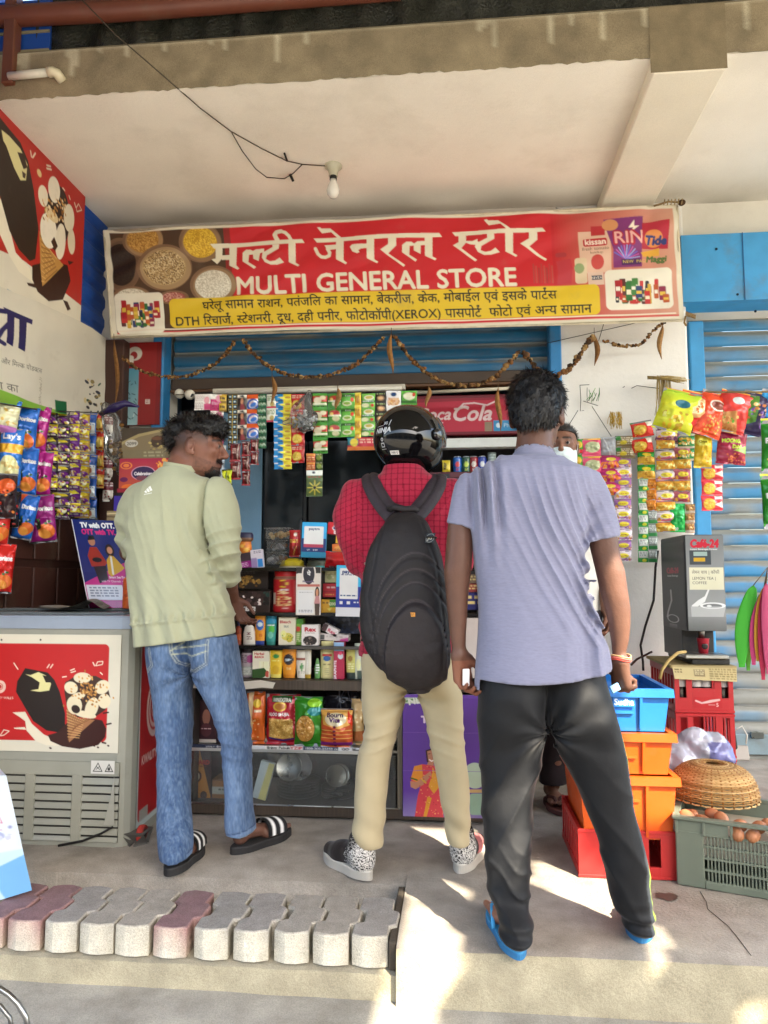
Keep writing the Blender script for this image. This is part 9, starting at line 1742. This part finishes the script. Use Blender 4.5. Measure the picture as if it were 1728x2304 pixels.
# ---------------------------------------------------------------- crates
def box_crate(name,label,x0,x1,y0,y1,z0,z1,col,word=None,group=None):
 t=thing(name,label,'crate',((x0+x1)/2,y0,z0),group);c=H(col);tp=.016;w=.006;V=[];hz=z1-.03
 def ring(z,k,g):return[(x0+k-g,y0+k-g,z),(x1-k+g,y0+k-g,z),(x1-k+g,y1-k+g,z),(x0+k-g,y1-k+g,z)]
 V=ring(z0,tp,0)+ring(hz,0,0)+ring(z0,tp,-w)+ring(hz,0,-w);F=[(i,(i+1)%4,4+(i+1)%4,4+i)for i in range(4)]+[(8+(i+1)%4,8+i,12+i,12+(i+1)%4)for i in range(4)]+[(8,9,10,11),(3,2,1,0)]
 mb=MB();mb.add(V,F,c);mb.build('shell',M_PLAST,t)
 R1,R2,R3,R4=ring(hz,0,.016),ring(z1,0,.014),ring(z1,0,-.008),ring(hz,0,-.004);mb=MB();mb.add(R1+R2+R3+R4,[(a*4+i,a*4+(i+1)%4,((a+1)%4)*4+(i+1)%4,((a+1)%4)*4+i)for a in range(4)for i in range(4)],c);mb.build('rim',M_PLAST,t)
 for k in(.3,.68):x=x0+(x1-x0)*k;mb=MB();mb.prism([(y0-.014,hz),(y0+.002,hz),(y0+tp,z0+.01),(y0+tp-.012,z0+.01)],x,x+.010,c,'x');mb.build('rib',M_PLAST,t)
 mb=MB();mb.box((x0+.02,y0-.004,hz-.062),(x0+(x1-x0)*.62,y0+.006,hz-.054),c);mb.build('ledge',M_PLAST,t)
 if word:
  A_=Art(100,28,120,col);A_.text(word,50,22,24,'#c8d4e4','c',.04,width=88);mb=MB();xa,xb=W(1378,1570,y0)[0],W(1428,1570,y0)[0];za,zb_=W(1400,1568,y0)[2],W(1400,1590,y0)[2];sheet(mb,A_,(xa,y0-.006,za),(xb,y0-.006,za),(xa,y0-.006,zb_),(xb,y0-.006,zb_));mb.build('lettering',M_CARD,t)
 return t
yc=2.86;xc1=W(1505,1560,yc)[0];xc0=xc1-.335;zr=lambda y:W(1480,y,yc)[2]
def bottle_crate(label,x0,x1,y0,y1,z0,z1,n,slots,col='a81a20',group=None):
 t=thing('bottle_crate',label,'crate',((x0+x1)/2,y0,z0),group);c=H(col);w=x1-x0;h=z1-z0;mb=MB();b=.002
 fx=sorted([0.,1.]+[q for s_ in slots for q in s_[:2]]);lo=min(s_[2]for s_ in slots);
 mb.box((x0,y0,z0+h*.965),(x1,y0+.012,z1-.001),c,b)
 for i in range(len(fx)-1):
  m=(fx[i]+fx[i+1])/2;s_=[s_ for s_ in slots if s_[0]<m<s_[1]];zz=h*s_[0][2]if s_ else h*.965;mb.box((x0+w*fx[i],y0,z0),(x0+w*fx[i+1]-.0002,y0+.012,z0+zz),c)
  if s_:mb.box((x0+w*fx[i],y0,z0+h*s_[0][3]),(x0+w*fx[i+1]-.0002,y0+.012,z0+h*.965),c)
 mb.box((x0-.003,y0-.004,z0+.002),(x1+.003,y0-.0005,z0+h*.07),c,.002);mb.box((x0-.003,y0-.004,z0+h*.93),(x1+.003,y0-.0005,z1-.002),c,.002);mb.build('front',M_PLAST,t)
 mb=MB();k=9
 for x in(x0,x1-.012):
  for z_ in(0,.82):mb.box((x,y0+.0125,z0+h*z_+.001),(x+.012,y1,z0+h*(z_+.17)),c)
  for i in range(k):y=y0+.0125+(y1-y0-.04)*i/(k-1);mb.box((x+.001,y,z0+h*.16),(x+.011,y+.020,z0+h*.83),c)
 mb.box((x0+.012,y1-.012,z0),(x1-.012,y1-.001,z1-.002),c);mb.box((x0+.012,y0+.012,z0+.002),(x1-.012,y1-.012,z0+.01),c);mb.build('body',M_PLAST,t)
 A_=Art(100,40,60,col);A_.line([(8,14),(28,22),(55,18),(90,10)],6,'#d8b0ac');A_.line([(30,21),(60,12),(90,8)],4,'#d8b0ac');A_.text('5',78,34,18,'#d8b0ac',bold=.03);A_.line([(52,28),(74,28)],2,'#d8b0ac');mb=MB();xa=x0+w*.32;xb=x0+w*.80
 if n:sheet(mb,A_,(xa,y0-.001,z0+h*.36),(xb,y0-.001,z0+h*.36),(xa,y0-.001,z0+h*.12),(xb,y0-.001,z0+h*.12));mb.build('printed_wave',M_CARD,t)
 return t
SL=[(.08,.20,.34,.90),(.30,.68,.56,.92),(.80,.92,.34,.90)]
GC='stacked plastic crates beside the t-shirt man'
bottle_crate('red bottle crate on the floor under the orange crates',xc0-.005,xc1+.012,2.87,3.30,.002,.175,0,[(.30,.44,.25,.85),(.72,.84,.25,.85)],'b52a28',GC)
box_crate('milk_crate','lower orange crate standing on the red bottle crate',xc0+.004,xc1+.014,yc,3.27,.142,zr(1748),'c8500f',None,GC);box_crate('milk_crate','upper orange crate nested under the blue crate',xc0,xc1+.006,yc,3.27,zr(1745),zr(1650),'c8500f',None,GC);box_crate('milk_crate','blue crate with white Sudha lettering, topmost of the stack',xc0-.004,xc1,yc,3.27,zr(1648),zr(1550),'1f6cb8','Sudha',GC)
ys=3.84;x0s,x1s=W(1520,1600,ys)[0],W(1652,1600,ys)[0];hs=.2165
for i,l in enumerate(('lowest red bottle crate of the far stack, behind the basket','middle red bottle crate of the far stack','topmost red bottle crate of the far stack under the cardboard')):
 bottle_crate(l,x0s,x1s,ys,4.30,hs*i+.001,hs*(i+1),1,SL,'b41c22','red bottle crates under the coffee machine')
def soda(x,y,z,l):
 t=thing('soda_bottle',l,'bottle',(x,y,z),'bottles in the red crates');mb=MB();mb.lathe([(.024,0),(.029,.01),(.029,.155),(.014,.19),(.013,.20)],(x,y,z),H('1f1512'),14);mb.build('glass',M_GLOSS,t);mb=MB();mb.lathe([(.0292,.115),(.0296,.118),(.0296,.152),(.0285,.157)],(x,y,z),H('c8c4bc'),14);mb.build('label',M_CARD,t);mb=MB();mb.lathe([(.015,.194),(.015,.202),(.006,.203)],(x,y,z),H('8a1c1c'),12);mb.build('cap',M_METAL,t);return t
b0=None
for k,fx_ in enumerate((.14,.40,.57,.86)):
 x=x0s+(x1s-x0s)*fx_;l='soda bottle seen through the '+['left slot','middle window, left one','middle window, right one','right slot'][k]+' of the topmost red crate'
 if b0 is None:b0=soda(x,ys+.045,hs*2+.011,l)
 else:dup(b0,(x,ys+.045,hs*2+.011),l)
zt_=hs*3;A_=Art(140,30,90,'#a8966a');A_.rect(0,4,140,30,'#c8b888');A_.marks(4,8,20,18,2,'#6a5a3a',2);A_.rect(46,8,70,22,'#8a7a5a');A_.marks(48,9,68,20,3,'#d8cca0',3);A_.marks(80,6,138,28,5,'#8a7a50',4)
cbd=thing('cardboard_sheet','worn cardboard flap folded over the topmost red crate','cardboard',(x0s,ys,zt_));mb=MB();mb.box((x0s-.02,ys-.006,zt_+.001),(x1s+.02,4.30,zt_+.016),H('a08e62'),.003);mb.build('flat',M_PAPER,cbd);mb=MB();sheet(mb,A_,(x0s-.012,ys-.0075,zt_+.018),(x1s+.016,ys-.0085,zt_+.014),(x0s-.004,ys-.018,zt_-.048),(x1s+.012,ys-.02,zt_-.058));mb.build('flap',M_PAPER,cbd)
# ---------------------------------------------------------------- coffee machine
cM=crop(1378,1150,.211);YM=3.90;m_=lambda x,y,Y=YM:W(*cM(x,y),Y)
kx0,kx1=m_(785,800)[0],m_(1205,800)[0];kzt,kzm=m_(1000,250)[2],m_(1000,1280)[2];kb=zt_+.017;km=thing('coffee_machine','grey coffee vending machine with red lettering on the red crates','coffee machine',((kx0+kx1)/2,YM,kb))
gm=H('5a5c5c');mb=MB();mb.box((kx0,YM,kzm),(kx1,4.34,kzt),H('4a4c4c'),.006);mb.build('upper_body',M_PAINT,km);mb=MB();mb.box((kx0+.004,YM+.11,kb+.028),(kx1-.03,4.335,kzm-.001),H('2c2c2c'),.004);mb.box((kx0-.001,YM+.105,kb+.02),(kx0+.003,4.33,kzm),H('444646'));mb.build('lower_body',M_PAINT,km)
A_=Art(415,1030,150,'#8a8c8c');A_.rect(0,0,415,1030,'#7f8282',0,'#9a9c9c');A_.text('Café-24',205,130,118,'#c83040','c',.06,width=310,shear=.12);A_.text('Instant Beverages Forever',200,160,24,'#d4d6d4','c',.02,width=300);A_.rect(40,165,275,320,'#4a4f52',6);A_.rect(85,180,235,225,'#9ab0a8');A_.rect(85,245,210,285,'#c8a030');A_.rect(30,350,405,590,'#d6d3b8')
A_.text('लेमन चाय | कॉफी',60,418,50,'#3a3a48',width=300);A_.text('LEMON TEA |',60,482,44,'#3a3a48',width=260);A_.text('COFFEE',60,530,42,'#4a4a58',width=160);A_.poly([(225,590),(245,590),(190,720),(110,770),(50,780),(45,760),(120,700),(190,660)],'#dcdede');A_.ell(275,760,140,34,'#dcdede');A_.ell(270,764,105,24,'#7a7c7c');A_.poly([(35,770),(415,770),(380,900),(40,880)],'#b4b6b6');A_.ell(275,760,140,34,'#e2e4e4',0,.2);A_.ell(235,765,26,14,'#d8dada');A_.rect(0,880,415,1030,'#8d8f8f',0,'#6a6c6c')
mb=MB();sheet(mb,A_,(kx0+.004,YM-.003,kzt-.004),(kx1-.004,YM-.003,kzt-.004),(kx0+.004,YM-.003,kzm+.002),(kx1-.004,YM-.003,kzm+.002));mb.box((kx0+.004,YM-.0025,kzm+.002),(kx1-.004,YM-.0005,kzt-.004),gm);mb.build('front_door',M_GLOSS,km)
A_=Art(240,1000,90,'#4f5152');A_.text('Café-24',120,360,90,'#b8485a','c',.05,width=120);A_.text('Instant Beverage',120,400,30,'#c8cac8','c',.02,width=110);A_.line([(95,560),(100,680),(60,820),(50,880)],16,'#c4c6c6');A_.ell(110,890,62,48,'#c4c6c6',0,.2);A_.rect(70,950,150,1000,'#8a8c8c',0,'#5a5c5c');mb=MB();sheet(mb,A_,(kx0-.002,4.33,kzt-.03),(kx0-.002,YM+.012,kzt-.03),(kx0-.002,4.33,kzm),(kx0-.002,YM+.012,kzm));mb.build('side_print',M_CARD,km)
tz=m_(1000,1480,3.86)[2];mb=MB();mb.box((m_(778,1500,3.86)[0],3.86,kb+.030),(m_(1240,1500,3.86)[0],4.01,kb+.050),H('b4b6b4'),.004);mb.build('drip_tray',M_METAL,km);mb=MB();mb.box((kx0+.01,3.88,kb),(kx1-.0,4.30,kb+.029),H('2a2a2a'),.003);mb.build('base',M_PAINT,km)
mb=MB();p=m_(945,1290,YM+.05);mb.lathe([(.014,-.03),(.018,0),(.02,.02)],p,H('8a8a86'),12);mb.build('nozzle',M_METAL,km)
cx_=m_(970,1400,3.94);A_=None;mb=MB();mb.lathe([(.022,0),(.030,.074),(.0315,.076),(.028,.076)],(cx_[0],3.945,kb+.0505),H('a82432'),20);mb.ball((cx_[0],3.920,kb+.088),.016,H('2a2020'),8,(1,.25,1));tag(mb.build('paper_cup',M_CARD),'small red paper cup with dark roundel on the drip tray','cup')
mb=MB();mb.tube([m_(780,1500,3.87),m_(700,1510,3.85),m_(600,1590,3.83),m_(530,1690,3.82),m_(505,1790,3.82)],.008,H('c0a468'),8);tag(mb.build('drain_hose',M_RUBBER),'yellowed drain hose curling from the drip tray','hose')
mb=MB();mb.tube([m_(485,420,4.42),m_(460,600,4.44),m_(440,950,4.45),m_(350,1230,4.45),m_(300,1430,4.45),m_(325,1600,4.42),m_(330,1700,4.4)],.007,H('2c2420'),8);mb.tube([m_(420,1500,4.3),m_(260,1580,4.25),m_(200,1640,4.2)],.006,H('4a3028'),6);tag(mb.build('power_cable',M_RUBBER),'dark power cable hanging down the pillar beside the coffee machine','cable')
# ---------------------------------------------------------------- egg crate, basket, bag
cE=crop(1250,1400,.2938);E0=G(1526,1992);ey=radians(-20);er=np.array([cos(ey),sin(ey),0]);eb=np.array([-sin(ey),cos(ey),0]);ew,ed,eh=.50,.33,.245;ec=H('6a7264')
eg=thing('vegetable_crate','big grey green slotted crate holding eggs at the right edge','crate',E0)
def fr(mb):mb.frame(E0,er,(0,0,1));return mb
mb=fr(MB());mb.box((-.004,0,.002),(.09,.012,eh-.055),ec,.004);mb.box((.09,0,.002),(ew,.012,.028),ec,.003);mb.box((-.012,-.014,eh-.012),(ew,.016,eh),ec,.003);mb.box((0,0,eh-.062),(ew,.010,eh-.052),ec,.002)
for x in(0,.09,.18,.33,.44):mb.box((x-.004,-.008,eh-.06),(x+.006,.008,eh-.012),ec,.002)
mb.box((.005,.001,eh-.054),(.17,.008,eh-.010),ec);mb.box((.34,.001,eh-.054),(ew,.008,eh-.010),ec)
for r_ in range(5):z=.028+r_*.040;mb.box((.088,.001,z-.004),(ew,.011,z+.004),ec)
mb.build('front',M_PLAST,eg)
for c_ in range(7):
 mb=fr(MB());x=.10+c_*.058
 for k in range(5):mb.box((x+k*.0115,.002,.03),(x+k*.0115+.005,.010,.19),ec)
 o=mb.build('slot_panel',M_PLAST,eg);stuff(o)
mb=fr(MB());mb.box((-.004,.012,.002),(.008,ed,eh),ec);mb.box((0,ed,.002),(ew,ed+.01,eh),ec);mb.box((0,.012,.002),(ew,ed,.012),H('5a6256'));mb.box((-.014,-.01,eh-.012),(.012,ed+.015,eh+.001),ec,.003);mb.box((-.014,ed-.006,eh-.012),(ew,ed+.02,eh+.002),ec,.003);mb.build('body',M_PLAST,eg)
mb=fr(MB());mb.box((.01,.013,.10),(ew-.01,ed-.003,eh-.065),H('b8ac96'));mb.build('egg_tray',M_PAPER,eg)
ep=[(.035,.035),(.09,.045),(.15,.05),(.21,.045),(.27,.055),(.33,.04),(.12,.10),(.05,.09),(.30,.10),(.38,.05),(.44,.06),(.20,.012),(.25,.016),(.36,.12),(.42,.13)];mb=MB();n=10;r_=.0225;mb.lathe([(max(.0003,r_*sin(pi*i/n))*(1+.08*cos(pi*i/n)),-r_*1.28*cos(pi*i/n))for i in range(n+1)],(0,0,0),H('a9704c'),16);egg0=mb.build('egg',vmat('egg_shell',.5,0,.4,var=.12,vscale=30),None);tag(egg0,'brown egg','egg','brown eggs in the slotted crate')
EL={}
for nm,ids in(('in the front row under the basket rim',[i for i,e in enumerate(ep)if.03<e[1]<.08]),('in the back row beneath the basket',[i for i,e in enumerate(ep)if e[1]>.08]),('showing through the top slot of the crate front',[i for i,e in enumerate(ep)if e[1]<.03])):
 for k,i in enumerate(sorted(ids,key=lambda i:ep[i][0])):EL[i]='%s brown egg from the left %s'%(['first','second','third','fourth','fifth','sixth','seventh','eighth','ninth'][k],nm)
for i,(x,y)in enumerate(ep):
 o=egg0 if i==0 else egg0.copy()
 if i:COL.objects.link(o)
 p=E0+er*x+eb*y;q=random.Random(i);o.location=(p[0],p[1],eh-.018+q.uniform(-.008,.012)if y>.03 else eh-.042);o.rotation_euler=(radians(q.uniform(50,110)),radians(q.uniform(-30,30)),radians(q.uniform(0,180)));o['label']=EL[i]
bc=W(1604,1740,3.04);bk=thing('wicker_basket','upturned round wicker basket on top of the eggs','basket',(bc[0],bc[1],eh));RB=.158;HB=.125;q=random.Random(9);mb=MB()
prof_=lambda t:(RB*(cos(t*pi/2)**.75*.80+.20),HB*sin(t*pi/2)**.85+eh+.012)
for k in range(30):
 t=k/29.;r_,z=prof_(t);mb.tube([(bc[0]+(r_+.0035*(1 if(j+k)%2 else-1))*cos(j*pi/26),bc[1]+(r_+.0035*(1 if(j+k)%2 else-1))*sin(j*pi/26),z)for j in range(53)],.0034,H(q.choice(['a47c48','b48f5a','8f6c3c','c2a06c'])),5,cap=False)
stuff(mb.build('woven_rounds',M_WOOD,bk));mb=MB()
for k in range(26):a=2*pi*k/26;mb.tube([(bc[0]+prof_(t)[0]*cos(a),bc[1]+prof_(t)[0]*sin(a),prof_(t)[1])for t in np.linspace(0,1,9)],.0036,H('8a5c2a'),5)
stuff(mb.build('stakes',M_WOOD,bk))
p=W(1562,1694,3.40);v=Vol(p-[.22,.16,.16],p+[.22,.16,.16],.007);v.ell(p+[-.07,0,-.03],(.10,.09,.085),.02);v.ell(p+[.06,.01,.0],(.11,.09,.09),.03);v.ell(p+[.0,0,.055],(.065,.055,.055),.03);v.disp(lambda x,y,z:-.014*vnoise(x*22,y*22,z*22,5)-.006*vnoise(x*50,y*50,z*50,6));o,_,_=v.build('plastic_sack',M_FOIL,None,lambda V:np.where((V[:,:1]>p[0]+.04)&(V[:,2:]<p[2]+.06),H('6a6a9a'),H('b4b4c0'))*(1+.25*vnoise(V[:,0]*18,V[:,1]*18,V[:,2]*18,7))[:,None],1);tag(o,'crumpled white and violet plastic sack between the basket and red crates','sack')
mb=MB();mb.box((p[0]-.16,3.33,.003),(p[0]+.16,3.55,p[2]-.09),H('5a5a56'),.01);tag(mb.build('sack_stool',M_PLAST),'dark low tub under the crumpled plastic sack behind the basket','tub')
# ---------------------------------------------------------------- limp balloons and the socket board at the right edge
for i,(lab,a,b,c,d,col)in enumerate((('large lime green limp balloon, leftmost of the bunch',1275,795,1450,1665,'3fa02f'),('thin green limp balloon behind the large one',1400,850,1500,1700,'4f8f2a'),('pink limp balloon beside the thin green one',1455,850,1560,1640,'b83f6f'),('yellow orange limp balloon in the middle of the bunch',1510,800,1590,1600,'c8922f'),('crimson limp balloon hanging lowest in the bunch',1560,790,1660,1800,'a02440'),('rose limp balloon at the right edge of the photo',1610,770,1720,1740,'b0486a'))):
 Yb=3.56-.012*[0,-2,1,2,3,4][i];t0=W(*cM(1500 if i==0 else 1600+8*i,b),Yb);t1=W(*cM((a+c)/2+(20 if i==0 else 0),d),Yb);n=26;k=16;V=[];wv=span(*cM(a,b),*cM(c,b),Yb)[0]/2
 for j_ in range(n):
  t=j_/(n-1);hw=wv*(.12+.95*sin(pi*min(.96,t**.8))**.6);e=1-(1-t)**2.2;ctr=np.array([t0[0]*(1-e)+t1[0]*e,Yb,t0[2]*(1-t)+t1[2]*t])
  for j in range(k):g=2*pi*j/k;wob=.05*float(vnoise(np.array(t*5.),np.array(g),np.array(i*3.3),4))+.12*cos(3*g+i)*(1-t);V.append((ctr[0]+hw*(1+wob)*cos(g),ctr[1]+hw*(.16+.5*wob)*sin(g),ctr[2]))
 mb=MB();mb.add(V,[(i_*k+j,(i_+1)*k+j,(i_+1)*k+(j+1)%k,i_*k+(j+1)%k)for i_ in range(n-1)for j in range(k)]+[tuple(range(k))[::-1],tuple((n-1)*k+j for j in range(k))],H(col),True);mb.tube([W(*cM(1655,600),Yb),t0],.002,H('6a5a44'),4);tag(mb.build('balloon',M_RUBBER),lab,'balloon','limp balloons hanging at the right')
sk_=W(1668,1695,4.5);so_=thing('socket_board','grey plug socket board with a plug at the foot of the right shutter','socket',sk_);mb=MB();mb.frame(sk_,(1,0,0),(.15,.3,1));mb.box((-.045,0,-.04),(.045,.03,.045),H('9a948a'),.006);mb.build('board',M_PLAST,so_);mb=MB();mb.frame(sk_,(1,0,0),(.15,.3,1));mb.box((-.055,-.02,.02),(-.02,.0,.13),H('2a2826'),.008);mb.tube([(-.03,-.01,.12),(.02,-.02,.15),(.04,-.02,.10),(.03,-.01,.05)],.004,H('c8c4b8'),5);mb.build('plug',M_RUBBER,so_)
